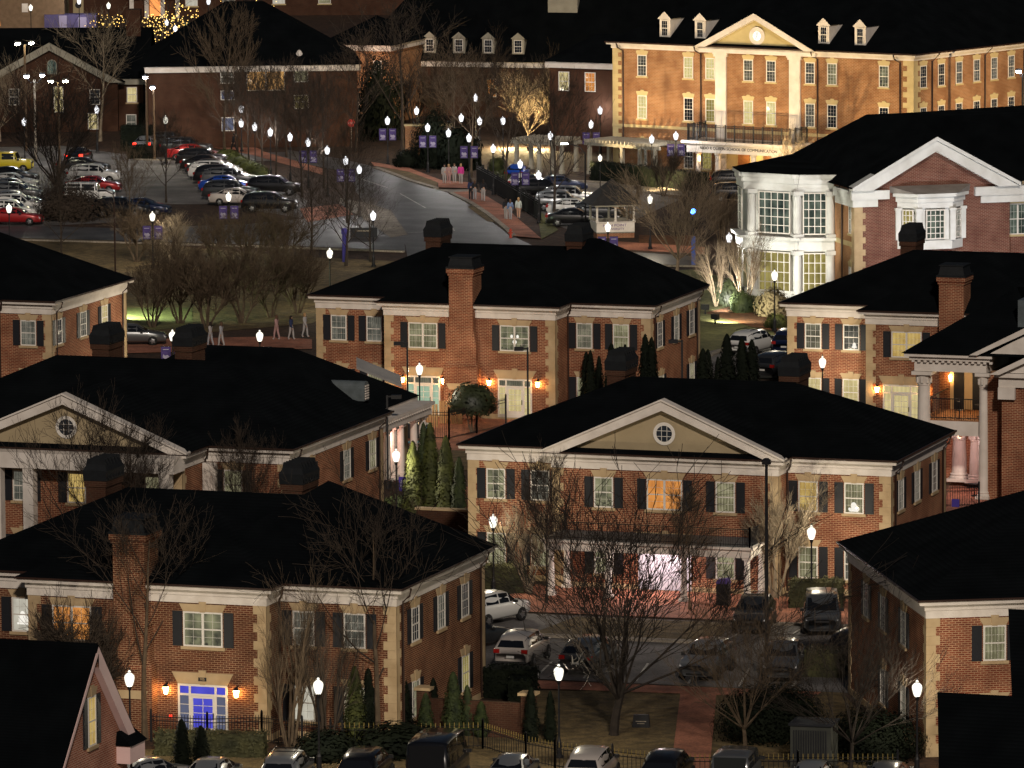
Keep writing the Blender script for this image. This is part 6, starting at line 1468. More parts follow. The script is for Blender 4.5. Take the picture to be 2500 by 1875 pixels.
# ------------------------------------------------------------------ street lamps
def lamp_meshes(cool):
    def mk():
        p = MB(); p.lathe([(.20, 0), (.20, .12), (.13, .2), (.12, .75), (.08, .85), (.055, 1.0), (.045, 3.45), (.07, 3.5), (.11, 3.62), (.12, 3.66)], 8)
        g = MB(); g.lathe([(.12, 3.66), (.165, 3.73), (.205, 3.86), (.235, 3.99), (.245, 4.08), (.225, 4.17), (.15, 4.25), (.07, 4.30), (.07, 4.35), (.035, 4.42)], 10)
        f = MB(); f.lathe([(.10, 4.30), (.03, 4.36), (.03, 4.48), (.005, 4.58)], 6)
        return p.mesh('pole', M_IRON), g.mesh('globe', M_GLOBE_C if cool else M_GLOBE, True), f.mesh('finial', M_IRON)
    return cached(('lamp', cool), mk)
def banner_mesh():
    def mk():
        b = MB(); b.box(-.32, .32, -.012, .012, .25, 1.35); t = b
        t.prism([(-.22, .62), (-.05, .5), (.20, .52), (.24, .66), (.12, .78), (-.05, .74), (-.18, .82)], -.016, .016, 1)
        for z, w_ in ((1.12, .2), (.36, .24), (.44, .16)): t.box(-w_, w_, -.016, .016, z, z+.05, 1)
        a = MB(); a.tube([(0, 0, 1.38), (.0, 0, 1.38)], .01, 4)
        return b.mesh('banner', [M_BANNER, M_BANTXT])
    return cached('banner', mk)
def lamp(label, px, py, banner=False, cool=False, h=4.0, group='globe street lamps'):
    q = at(px, py, h); s = h/4.0
    T = thing('street_lamp', label, 'street lamp', (q.x, q.y, 0), 0, group, s)
    p, g, f = lamp_meshes(cool)
    put('pole', p, T); put('globe', g, T); put('finial', f, T)
    light('bulb', 'POINT', 1050 if not cool else 480, (1.0, .88, .66) if not cool else (1.0, .95, .90), T, (0, 0, 3.98), .09)
    if banner:
        bm_ = banner_mesh()
        for sg in (-1, 1):
            B = put('banner', bm_, T, (sg*.45, 0, 1.95), HEAD); B.location = (sg*.45*math.cos(HEAD), sg*.45*math.sin(HEAD), 1.95)
        ar = MB()
        for z in (2.2, 3.28): ar.box(-.8, .8, -.015, .015, z, z+.03)
        put('banner_arm', cached('barm', lambda: ar.mesh('banner_arm', M_IRON)), T, (0, 0, 0), HEAD)
    return T
LAMPS = [
 (316, 1658, 0, 0, 'globe lamp beside the pink gable and the pale tree trunk'), (777, 1676, 0, 0, 'globe lamp glowing through the stems at the lower-left house'), (1364, 1643, 0, 0, 'nearest globe lamp on a black post left of the vase-shaped tree'), (2239, 1682, 0, 0, 'globe lamp at the corner of the turned house, lower right'),
 (1204, 1273, 0, 0, 'globe lamp at the left bay of the pediment house'), (1981, 1301, 0, 0, 'globe lamp at the right bay of the pediment house behind the dark minivan'), (967, 1113, 0, 0, 'globe lamp by the iron gate and the lit conifers'), (1024, 902, 0, 0, 'globe lamp before the left lit door of the middle house'),
 (2008, 885, 0, 0, 'globe lamp before the yellow-windowed house, right of a roof chimney'), (1891, 673, 0, 0, 'globe lamp with a blue base before the bow window'), (1484, 555, 1, 0, 'banner lamp in front of the gazebo'), (805, 619, 0, 0, 'globe lamp on the grass slope left of the middle roof'),
 (421, 820, 1, 0, 'banner lamp partly behind a brick roof chimney'), (634, 821, 1, 0, 'banner lamp just above the black roof ridge, left of the middle house'), (372, 529, 1, 0, 'banner lamp in front of the black cars at the lower edge of the car park'), (558, 481, 1, 0, 'banner lamp at the corner of the car park by the big black vehicle'),
 (22, 509, 0, 0, 'globe lamp among the cars at the left edge'), (911, 527, 0, 1, 'globe lamp left of the road by the small sign'), (877, 414, 0, 1, 'globe lamp right of the twin banner lamp at the road'), (844, 393, 1, 1, 'banner lamp left of the road bend'),
 (946, 295, 1, 1, 'banner lamp below the corner of the plain brick building'), (1044, 312, 1, 1, 'banner lamp at the tan brick wall'), (1095, 325, 0, 1, 'globe lamp behind the four walkers'), (1145, 337, 1, 1, 'banner lamp beside the walker in pink'),
 (1204, 363, 0, 1, 'globe lamp at the far end of the road fence'), (1270, 401, 1, 1, 'banner lamp behind the road fence, above the white car'), (1315, 428, 0, 1, 'globe lamp behind the road fence before the dark tree'), (1587, 487, 0, 0, 'globe lamp in the branches right of the gazebo roof'),
 (1443, 304, 1, 1, 'banner lamp left of the floodlit building corner'), (1465, 270, 0, 1, 'globe lamp left of the floodlit building, uppermost'), (1591, 340, 0, 1, 'globe lamp above the pergola end'), (1650, 332, 1, 1, 'banner lamp against the floodlit brick facade'),
 (1344, 332, 0, 1, 'globe lamp right of the glowing tree'), (1228, 295, 0, 1, 'globe lamp left edge of the glowing tree'), (1171, 296, 0, 1, 'lamp in the branches left of the glowing tree'), (1126, 288, 0, 1, 'lamp in the branches above the four walkers'),
 (1017, 271, 0, 1, 'dim lamp in the branches right of the plain brick building'), (1161, 239, 0, 1, 'highest lamp in the dark trees left of the glowing tree'), (404, 293, 0, 0, 'globe lamp above the red parked cars'), (236, 268, 0, 1, 'globe lamp before the sycamore at the gabled building'),
 (59, 298, 0, 1, 'globe lamp at the foot of the tall flood pole'), (589, 266, 0, 1, 'lamp in the tree before the plain brick wall, upper of two'), (589, 301, 0, 1, 'lamp in the tree before the plain brick wall, lower of two'), (622, 310, 0, 1, 'first globe lamp of the path row'),
 (660, 323, 0, 1, 'second globe lamp of the path row'), (708, 335, 0, 1, 'third globe lamp of the path row'), (752, 348, 1, 1, 'fourth globe lamp of the path row'), (799, 367, 0, 1, 'last globe lamp of the path row, dimmed by twigs'),
 (1465, 386, 0, 0, 'warm globe lamp under the white pergola'), (1780, 581, 0, 1, 'lamp in the brush left of the bow window'), (75, 19, 0, 0, 'far lamp above the flat white roof'), (265, 14, 0, 0, 'far warm lamp along the top edge'), (193, 3, 0, 1, 'far lamp touching the top edge near the left'), (509, 4, 0, 1, 'far lamp along the top edge right of the porch'),
 (407, 55, 0, 1, 'far lamp inside the fairy-light tree, upper'), (428, 70, 0, 1, 'far lamp inside the fairy-light tree, lower')]
for px, py, bn, clr, lb in LAMPS: lamp(lb, px, py, bool(bn), bool(clr), 3.2 if lb.startswith('warm globe') else 4.0)
# tall poles
def shoebox(label, px, py, h, side=-1, group='unlit box-head light poles'):
    q = at(px, py, h); T = thing('light_pole', label, 'light pole', (q.x, q.y, 0), HEAD, group)
    p = MB(); p.box(-.06, .06, -.06, .06, .5, h); p.lathe([(.22, 0), (.22, .5)], 10); p.build('pole', M_IRON, T)
    a = MB(); a.box(min(0, side*.3), max(0, side*.3), -.04, .04, h-.12, h-.04); a.build('arm', M_IRON, T)
    b = MB(); x0, x1 = (side*.25, side*.85); b.box(min(x0, x1), max(x0, x1), -.2, .2, h-.2, h+.02); b.build('lamp_head', M_IRON, T)
shoebox('unlit box-head light pole before the left lit door of the middle house', 994, 835, 6.0); shoebox('unlit box-head light pole before the right lit door of the middle house', 1288, 848, 6.0); shoebox('unlit box-head light pole at the side wall of the middle house', 1665, 830, 6.0); shoebox('unlit box-head light pole at the corner of the left pediment house', 945, 965, 5.6, 1)
q = at(1872, 1668, 0); T = thing('light_pole', 'tall thin black light pole rising from the brick strip past the pediment', 'light pole', (q.x, q.y, 0), HEAD, 'unlit box-head light poles')
p = MB(); p.lathe([(.11, 0), (.07, 11.0)], 8); p.build('pole', M_IRON, T); p = MB(); p.lathe([(.22, 10.9), (.24, 11.1), (.12, 11.2)], 8); p.build('lamp_head', M_IRON, T)
q = at(282, 690, 0); T = thing('light_pole', 'thin grey pole with a bent arm in front of the parked cars', 'light pole', (q.x, q.y, 0), HEAD)
p = MB(); p.tube([(0, 0, 0), (0, 0, 6.2)], .07, 6); p.build('pole', M_GUT, T); p = MB(); p.tube([(0, 0, 6.2), (-.1, 0, 6.8), (-.7, 0, 7.1)], .05, 5); p.build('arm', M_GUT, T); p = MB(); p.box(-1.1, -.6, -.12, .12, 7.02, 7.14); p.build('lamp_head', M_IRON, T)
def floodpole(label, px, py, h, heads, pm, lensm, curved=False, cold=False):
    q = at(px, py, h); T = thing('flood_pole', label, 'flood light pole', (q.x, q.y, 0), HEAD, 'tall flood light poles')
    p = MB(); p.tube([(0, 0, 0), (0, 0, h)], [.13, .09], 8); p.build('pole', pm, T)
    a = MB()
    for dx, dz in heads:
        if curved: a.tube([(0, 0, h-.2), (dx*.5, 0, h-.25), (dx*.9, 0, h+.1), (dx, 0, h+dz)], .04, 5)
        else: a.tube([(0, 0, h-.05), (dx, 0, h+dz)], .04, 5)
    a.build('arm', M_IRON, T)
    for dx, dz in heads:
        b = MB(); b.box(dx-.26, dx+.26, -.16, .2, h+dz+.02, h+dz+.2); H_ = b.build('lamp_head', M_IRON, T)
        l = MB(); l.lathe([(.18, h+dz-.16), (.24, h+dz-.02), (.2, h+dz+.015)], 8, 0, dx, -.05); l.build('lens', lensm, H_)
floodpole('tall tan flood pole with two yellow lights over the car park', 60, 108, 10.0, ((-.65, .1), (.65, .15)), M_POLE, M_FLOOD)
floodpole('slim pole with two curved arms and a small light, left of the lit window', 84, 195, 7.5, ((-.7, .35), (.7, .45)), M_CURB, M_FLOODC, True)
floodpole('tan flood pole with two yellow lights over the tall lit window', 142, 200, 8.5, ((-.65, .1), (.65, .12)), M_POLE, M_FLOOD)
floodpole('left cool light pole at the end wall of the plain brick building', 357, 192, 7.0, ((-.1, .15),), M_POLE, M_FLOODC)
floodpole('right cool light pole at the end wall of the plain brick building', 375, 217, 6.6, ((-.1, .15),), M_POLE, M_FLOODC)
floodpole('black double-arm pole rising in front of the floodlit side wing', 2343, 128, 11.0, ((-.75, .5), (.6, .55)), M_IRON, M_FLOODC, True)
floodpole('black pole with a small cold light at the right edge of the floodlit wing', 2497, 180, 10.0, ((-.35, .25),), M_IRON, M_FLOODC, True)
q = at(1693, 650, 0); T = thing('emergency_post', 'blue emergency post with a glowing blue light on top', 'emergency post', (q.x, q.y, 0), HEAD)
p = MB(); p.box(-.16, .16, -.14, .14, 0, 2.35); p.build('post', M_BLUEP, T); p = MB(); p.tube([(0, 0, 2.35), (0, 0, 4.1)], .06, 6); p.build('mast', M_IRON, T); p = MB(); p.lathe([(.13, 4.1), (.2, 4.2), (.2, 4.4), (.1, 4.5)], 10); p.build('blue_light', M_BLUE, T)
q = at(841, 640, 0); T = thing('emergency_post', 'unlit dark purple post on the slope left of the road', 'emergency post', (q.x, q.y, 0), HEAD)
p = MB(); p.lathe([(.18, 0), (.18, 2.2), (.24, 2.25), (.24, 2.6), (.12, 2.7)], 8); p.build('post', mat('purple_post', (.05, .04, .22), None, rough=.4), T)
# ------------------------------------------------------------------ fences
def fence(label, pts, h, m=None, gap=.14, post=2.4, group='black iron picket fences', gold=False):
    T = thing('iron_fence', label, 'fence', (pts[0].x, pts[0].y, 0), 0, group); o = pts[0]
    pk, rl = MB(), MB(); tips = MB()
    for a, b in zip(pts[:-1], pts[1:]):
        a, b = a-o, b-o; L = (b-a).length; d = (b-a)/L; n = int(L/gap)
        for i in range(n+1):
            p = a+d*(L*i/max(n, 1)); pk.box(p.x-.011, p.x+.011, p.y-.011, p.y+.011, .08, h)
            if gold: tips.frustum((p.x-.02, p.x+.02, p.y-.02, p.y+.02), h-.22, (p.x-.012, p.x+.012, p.y-.012, p.y+.012), h+.04)
        for z in (.16, h-.32, h-.14): rl.tube([(a.x, a.y, z), (b.x, b.y, z)], .022, 4)
        np_ = max(1, int(L/post))
        for i in range(np_+1):
            p = a+d*(L*i/np_); q_ = MB(); q_.box(-.045, .045, -.045, .045, 0, h+.12); q_.lathe([(.05, h+.12), (.06, h+.17), (.01, h+.24)], 6)
            put('post', cached(('fpost', h), lambda: q_.mesh('post', M_IRON)), T, (p.x, p.y, 0))
    pk.build('pickets', m or M_IRON, T); rl.build('rail', M_IRON, T)
    if gold: tips.build('picket_tips', mat('gold_paint', (.22, .16, .045), None, rough=.6), T)
    return T
Q = lambda x, y: Vector((x, y, 0))
fence('black iron fence in front of the blue-lit door', [ca(7, 985, 1480), ca(7, 1350, 1500), ca(7, 1705, 1490), ca(7, 2230, 1560)], 1.35)
fence('gold-tipped black fence along the parked cars at the bottom', [ca(8, -60, 1530), ca(8, 470, 1540), ca(8, 930, 1530), ca(8, 1210, 1620), ca(8, 1400, 1660), ca(9, -60, 1720), ca(9, 760, 1720), ca(9, 1400, 1720)], 1.25, None, .22, 3.0, None, True)
fence('tall black iron fence around the patio of the middle house', [ca(5, 392, 1205), ca(5, 710, 1212), ca(5, 890, 1170), ca(5, 1080, 1125)], 1.9)
fence('black iron gate fence with a purple plaque by the globe lamp', [at(928, 1245), at(985, 1256), at(1012, 1262)], 1.9)
fence('black iron fence before the pink-lit patio of the portico house', [at(2308, 1240), at(2390, 1238)], 1.3)
q = at(990, 1200, .7); pq = MB(); pq.box(-.32, .32, -.03, .03, 0, .85); P_ = pq.build('plaque', mat('deep_purple', (.06, .04, .28), None), None, (q.x, q.y-.25, .75)); tag(P_, 'square purple plaque with a white wreath on the iron gate', 'plaque')
w_ = MB()
for i in range(14):
    a0 = 2*math.pi*i/14
    if i % 7 != 3: w_.box(.2*math.cos(a0)-.045, .2*math.cos(a0)+.045, -.045, -.031, .42+.25*math.sin(a0)-.04, .42+.25*math.sin(a0)+.04)
w_.build('wreath_mark', M_BANTXT, P_)
q = at(2335, 1228, .8); pq = MB(); pq.box(-.22, .22, -.03, .03, 0, .45); tag(pq.build('plaque', MATS['deep_purple'], None, (q.x, q.y-.2, .6)), 'small purple plaque on the fence of the pink-lit patio', 'plaque')
# solid-looking dark road fence
rp = [ca(2, 892, 1195), ca(2, 1000, 1255), ca(2, 1150, 1345), ca(2, 1300, 1440)]
fence('long dark railing between the footpath and the parked cars', rp, 1.7, None, .09, 2.4)
bk = MB()
for a, b in zip(rp[:-1], rp[1:]): bk.face([(a.x+.1, a.y+.1, .05), (b.x+.1, b.y+.1, .05), (b.x+.1, b.y+.1, 1.45), (a.x+.1, a.y+.1, 1.45)])
tag(bk.build('screen_panel', mat('dark_mesh', (.03, .032, .036), (.02, .021, .024), 3, .8)), 'dark mesh screen behind the road railing', 'screen')
# wooden screens on the patio, lit from within
for (x0, y0), (x1, y1), lb in (((395, 1160), (560, 1165), 'tan slatted timber screen behind the patio fence, left piece'), ((560, 1140), (720, 1145), 'tan slatted timber screen behind the patio fence, next to the round tree')):
    a, b = ca(5, x0, y0), ca(5, x1, y1); L = (b-a).length; m_ = MB()
    for i in range(int(L/.2)): m_.box(i*.2, i*.2+.15, 0, .04, 0, 1.5)
    o = m_.build('timber_screen', mat('tan_timber', (.36, .22, .10), (.28, .16, .07), 2, .8), None, (a.x, a.y+2.6, 0), math.atan2(b.y-a.y, b.x-a.x)); tag(o, lb, 'screen')
q = ca(5, 470, 1120); light('patio_glow', 'POINT', 160, (1.0, .62, .28), None, (q.x, q.y+1.2, 1.9), .15)
# patio furniture
q = ca(5, 455, 1260); T = thing('sun_lounger', 'light blue tilted lounge chair on the brick patio by the lit conifers', 'lounger', (q.x, q.y, 0), R(-60))
m_ = MB(); m_.box(-.3, .3, -.2, .6, .32, .38); m_.build('seat', mat('blue_canvas', (.10, .32, .42), None, rough=.8), T); m_ = MB(); m_.prism([(-.3, 0), (.3, 0), (.3, .06), (-.3, .06)], -.2, -.1); m_.face([(-.3, .6, .38), (.3, .6, .38), (.3, 1.1, 1.25), (-.3, 1.1, 1.25)]); m_.build('backrest', MATS['blue_canvas'], T)
for sx in (-.27, .27):
    for y in (-.15, .55): m_ = MB(); m_.box(sx-.02, sx+.02, y-.02, y+.02, 0, .32); m_.build('leg', M_IRON, T)
q = ca(5, 500, 1200); T = thing('grill_counter', 'dark stone counter on the patio in front of the timber screen', 'counter', (q.x, q.y, 0), 0); m_ = MB(); m_.box(-.8, .8, -.35, .35, 0, .9); m_.build('base', mat('dark_stone', (.07, .065, .06), (.04, .04, .04), 3, .8), T); m_ = MB(); m_.box(-.9, .9, -.42, .42, .903, .97); m_.build('top', M_ROOF_LT, T)
q = ca(5, 640, 1005); T = thing('planter_box', 'dark planter box beside the left lit door of the middle house', 'planter', (q.x, q.y, 0)); m_ = MB(); m_.box(-.6, .6, -.3, .3, 0, .7); m_.build('box', M_IRON, T); put('plants', bush_mesh(91, M_LEAF), T, (0, 0, .6), 0, (.55, .28, .2))
q = ca(5, 1090, 1050); T = thing('covered_grill', 'black covered grill right of the round tree', 'grill', (q.x, q.y, 0)); m_ = MB(); m_.frustum((-.7, .7, -.4, .4), .05, (-.62, .62, -.35, .35), 1.15); m_.box(-.75, .75, -.42, .42, 1.152, 1.25); m_.build('cover', M_IRON, T)
q = ca(5, 1290, 985); T = thing('wooden_bench', 'dark wooden bench back by the right lit door of the middle house', 'bench', (q.x, q.y, 0), R(20)); m_ = MB(); m_.box(-.9, .9, -.25, .25, .42, .48); m_.build('seat', M_GUT, T); m_ = MB()
for i in range(7): m_.box(-.9+i*.28, -.75+i*.28, .22, .27, .48, 1.15)
m_.box(-.95, .95, .21, .28, 1.15, 1.22); m_.build('backrest', M_GUT, T)
for sx in (-.8, .8): m_ = MB(); m_.box(sx-.05, sx+.05, -.22, .25, 0, .42); m_.build('leg', M_GUT, T)
# bins, walls, shed, spot
q = ca(9, 280, 590); T = thing('litter_bin', 'black litter bin with a purple hood on the plaza', 'litter bin', (q.x, q.y, 0)); m_ = MB(); m_.box(-.32, .32, -.3, .3, 0, 1.2); m_.build('bin', M_IRON, T); m_ = MB(); m_.prism([(-.34, 1.22), (.34, 1.22), (.28, 1.5), (-.28, 1.42)], -.3, .3); m_.build('hood', M_BANNER, T)
q = ca(8, 1960, 1390); T = thing('memorial_plate', 'small dark lectern sign lying on the lawn beside the brick path', 'sign', (q.x, q.y, 0), R(10)); m_ = MB(); m_.prism([(-.42, 0), (.42, 0), (.36, .62), (-.36, .62)], -.1, .2); m_.build('plate', M_IRON, T); m_ = MB(); m_.box(-.25, .25, -.115, -.102, .30, .34); m_.box(-.18, .18, -.116, -.102, .2, .23); m_.build('lettering', M_CURB, T)
a, b = ca(8, 440, 1460), ca(8, 1000, 1460); T = thing('brick_wall', 'low brick garden wall with stone-capped piers beside the lower-left house', 'wall', (10.9, -47.2, 0), 0)
m_ = MB(); m_.box(0, 5.2, -.15, .15, 0, 1.7); m_.build('wall', M_BRICK_UNLIT, T)
for x in (.0, 5.2): m_ = MB(); m_.box(x-.3, x+.3, -.3, .3, 0, 2.1); p_ = m_.build('pier', M_BRICK_UNLIT, T); m_ = MB(); m_.box(x-.42, x+.42, -.42, .42, 2.103, 2.24); m_.build('cap', M_LIME, p_)
q = at(1118, 1320); T = thing('brick_wall', 'dark stone-capped brick pier and wall left of the pediment house', 'wall', (q.x-2.4, q.y, 0), 0); m_ = MB(); m_.box(0, 3, -.2, .2, 0, 1.7); m_.build('wall', M_BRICK_UNLIT, T); m_ = MB(); m_.box(-.1, 3.1, -.26, .26, 1.703, 1.82); m_.build('coping', M_LIME, T)
q = ca(9, 840, 1640); T = thing('service_shed', 'small grey fenced utility shed behind the pale parked car', 'shed', (q.x, q.y, 0), R(4)); m_ = MB(); m_.box(-.95, .95, .0, 1.6, 0, 2.0); m_.build('wall', mat('grey_render', (.055, .058, .05), (.04, .042, .036), 1.5, .9), T); m_ = MB()
for i in range(14): m_.box(-.8+i*.115, -.75+i*.115, -.06, -.01, .1, 1.8)
m_.build('grille', M_SHUT, T); m_ = MB(); m_.box(-1.02, 1.02, -.1, 1.7, 2.003, 2.1); m_.build('roof', M_SHUT, T)
# signs
q = ca(2, 75, 960); T = thing('stop_sign', 'red octagonal STOP sign at the road corner below the plain brick building', 'road sign', (q.x, q.y, 0), HEAD); m_ = MB(); m_.box(-.03, .03, -.03, .03, 0, 2.6); m_.build('post', M_CURB, T); m_ = MB(); m_.prism([(.38*math.cos(R(22.5+45*i)), 2.3+.38*math.sin(R(22.5+45*i))) for i in range(8)], -.06, -.035); s_ = m_.build('plate', mat('sign_red', (.45, .03, .02), None, rough=.5), T); text('STOP', .26, M_LINE, s_, (0, -.065, 2.3), (R(90), 0, 0))
q = ca(2, 115, 880); T = thing('street_sign', 'small pale street name board below the plain brick building', 'road sign', (q.x, q.y, 0), HEAD); m_ = MB(); m_.box(-.9, .9, -.05, .05, .9, 1.4); m_.build('board', mat('sign_grey', (.25, .25, .28), None), T)
for sx in (-.8, .8): m_ = MB(); m_.box(sx-.05, sx+.05, -.04, .04, 0, .9); m_.build('post', M_IRON, T)
q = ca(2, 155, 1545); T = thing('low_sign', 'low dark entrance sign with pale lettering on the slope by the lamp', 'sign', (q.x, q.y, 0), HEAD); m_ = MB(); m_.box(-1.1, 1.1, -.1, .1, 0, .8); m_.build('board', M_SHUT, T); m_ = MB(); m_.box(-.6, .6, -.12, -.101, .5, .6); m_.build('lettering', M_CURB, T)
q = ca(2, 1110, 1550); T = thing('fire_hydrant', 'small red hydrant on the pavement at the road corner', 'hydrant', (q.x, q.y, 0)); m_ = MB(); m_.lathe([(.14, 0), (.14, .08), (.1, .1), (.1, .55), (.14, .6), (.1, .72), (.03, .8)], 10); m_.build('body', mat('hydrant_red', (.4, .05, .03), None, rough=.5), T); m_ = MB(); m_.box(-.2, .2, -.05, .05, .4, .5); m_.build('cap', MATS['hydrant_red'], T)
q = at(1795, 415); 
for dx, lb in ((0, 'purple folded patio umbrella left of the pair before the portico'), (1.1, 'purple folded patio umbrella right of the pair before the portico')):
    T = thing('patio_umbrella', lb, 'umbrella', (q.x+dx, q.y, 0), 0, 'folded purple umbrellas'); m_ = MB(); m_.lathe([(.02, 0), (.02, 1.0)], 6); m_.build('pole', M_IRON, T); m_ = MB(); m_.lathe([(.25, .9), (.22, 1.4), (.05, 2.5)], 10); m_.build('canopy', mat('umbrella_purple', (.12, .07, .5), None, rough=.8), T)
q = ca(6, 1500, 400)
q = at(335, 770); floodlight('small ground floodlight throwing greenish light on the lawn right of the far-left house', q.x-1.5, q.y-3, q.x+2.2, q.y+1.5, 0, 7000, (.80, 1.0, .55), 125, M_FLOODC, 1.6)

q = at(172, 84); T = thing('event_tent', 'purple box-shaped tent behind the black roof at the top left', 'tent', (q.x, q.y, 0), HEAD)
m_ = MB(); m_.box(-3.0, 3.0, 0, 2.4, 0, 2.3); m_.build('canopy', mat('tent_purple', (.10, .085, .20), (.07, .06, .15), 1, .8), T); m_ = MB(); m_.box(-1.3, -.4, -.04, -.003, .1, 2.2); m_.box(.9, 1.9, -.04, -.003, .1, 2.0); m_.build('doorway', mat('pale_violet', (.30, .27, .42), None), T)
for px, lb in ((156, 'tan hanging banner with a dark round mark, left of the pair at the top edge'), (192, 'tan hanging banner with a dark round mark, right of the pair at the top edge')):
    q = at(px, 62); T = thing('banner_post', lb, 'banner', (q.x, q.y, 0), HEAD, 'tan banners at the top edge'); m_ = MB(); m_.box(-.05, .05, -.05, .05, 0, 3.4); m_.build('post', M_IRON, T)
    m_ = MB(); m_.box(-.62, .62, -.09, -.06, .9, 3.1); B = m_.build('cloth', mat('tan_cloth', (.36, .29, .17), None), T); m_ = MB(); m_.face([(.38*math.cos(2*math.pi*i/12), -.1, 2.4+.38*math.sin(2*math.pi*i/12)) for i in range(12)]); m_.build('round_mark', M_IRON, B)
a, b = at(470, 78), at(545, 70); hedge('pale green-lit low hedge at the top left beyond the long black roof', a, b, 1.2, 1.0, mat('green_lit_leaf', (.20, .34, .24), (.08, .14, .10), 1.2, .8), None)  # green light on the hedge painted as a pale leaf colour
# ------------------------------------------------------------------ vehicles
M_TYRE = mat('tyre', (.012, .012, .012), None, rough=.8); M_RIM = mat('alloy', (.35, .35, .37), None, rough=.3, metal=.9)
M_CGLASS = mat('car_glass', (.008, .009, .011), None, rough=.06, spec=.8); M_HEAD = mat('headlight_glass', (.55, .56, .58), None, rough=.1, spec=.8); M_TAIL = mat('tail_glass', (.28, .012, .010), None, rough=.15, spec=.7)
M_TAILON = glow('tail_lamp_on', (1, .03, .015), 5.0); M_TRIM = mat('car_trim', (.015, .015, .016), None, rough=.6); M_PLATE = mat('number_plate', (.5, .5, .48), None, rough=.5); M_PLATEY = mat('yellow_plate', (.6, .32, .02), None, rough=.5)
def paint(name, c, metal=.35): return mat('paint_'+name, c, None, rough=.28, metal=metal, spec=.6, coat=.8)
PAINT = {'black': paint('black', (.010, .010, .012)), 'white': paint('white', (.62, .62, .60), 0), 'silver': paint('silver', (.34, .35, .36), .6), 'grey': paint('grey', (.13, .135, .14), .5), 'dark': paint('dark', (.035, .038, .042)), 'red': paint('red', (.33, .012, .014), .2), 'blue': paint('blue', (.015, .07, .42), .3), 'yellow': paint('yellow', (.50, .40, .02), 0), 'navy': paint('navy', (.012, .02, .06)), 'bronze': paint('bronze', (.16, .10, .06), .4), 'pearl': paint('pearl', (.52, .47, .43), .1)}
# profile stations from nose (+x) to tail: x, half width, belt z, roof z, roof half width
SHAPE = {
 'sedan': [(2.36, .62, .62, None, 0), (2.2, .80, .74, None, 0), (1.6, .89, .86, None, 0), (1.02, .90, .95, None, 0), (.30, .91, .97, 1.42, .58), (-.35, .91, .98, 1.46, .60), (-1.0, .90, .99, 1.40, .58), (-1.72, .89, 1.03, None, 0), (-2.22, .84, 1.0, None, 0), (-2.38, .70, .78, None, 0)],
 'suv': [(2.36, .66, .78, None, 0), (2.24, .84, .94, None, 0), (1.7, .93, 1.04, None, 0), (1.05, .94, 1.10, None, 0), (.45, .94, 1.11, 1.66, .68), (-.4, .94, 1.12, 1.71, .70), (-1.5, .93, 1.14, 1.66, .68), (-2.05, .91, 1.14, 1.50, .62), (-2.28, .88, 1.08, None, 0), (-2.38, .78, .80, None, 0)],
 'van': [(2.5, .7, .85, None, 0), (2.4, .86, 1.02, None, 0), (2.0, .95, 1.12, None, 0), (1.6, .96, 1.18, None, 0), (.9, .97, 1.2, 1.85, .78), (-.5, .97, 1.2, 1.9, .80), (-2.0, .96, 1.2, 1.86, .78), (-2.35, .94, 1.2, 1.7, .74), (-2.5, .90, 1.1, None, 0), (-2.55, .82, .8, None, 0)],
 'box': [(2.1, .7, .95, None, 0), (2.0, .80, 1.1, None, 0), (1.4, .88, 1.14, None, 0), (.85, .92, 1.16, None, 0), (.62, .93, 1.17, 1.78, .80), (-.6, .93, 1.17, 1.81, .82), (-1.85, .93, 1.17, 1.80, .82), (-1.98, .92, 1.17, 1.77, .80), (-2.06, .90, 1.1, None, 0), (-2.1, .82, .8, None, 0)],
 'bigvan': [(2.75, .8, 1.0, None, 0), (2.65, .92, 1.15, None, 0), (2.2, 1.0, 1.3, None, 0), (1.9, 1.02, 1.35, None, 0), (1.3, 1.03, 1.4, 2.5, .88), (-.5, 1.03, 1.4, 2.6, .90), (-2.5, 1.03, 1.4, 2.58, .90), (-2.75, 1.02, 1.4, 2.5, .88), (-2.82, 1.0, 1.3, None, 0), (-2.85, .92, .9, None, 0)]}
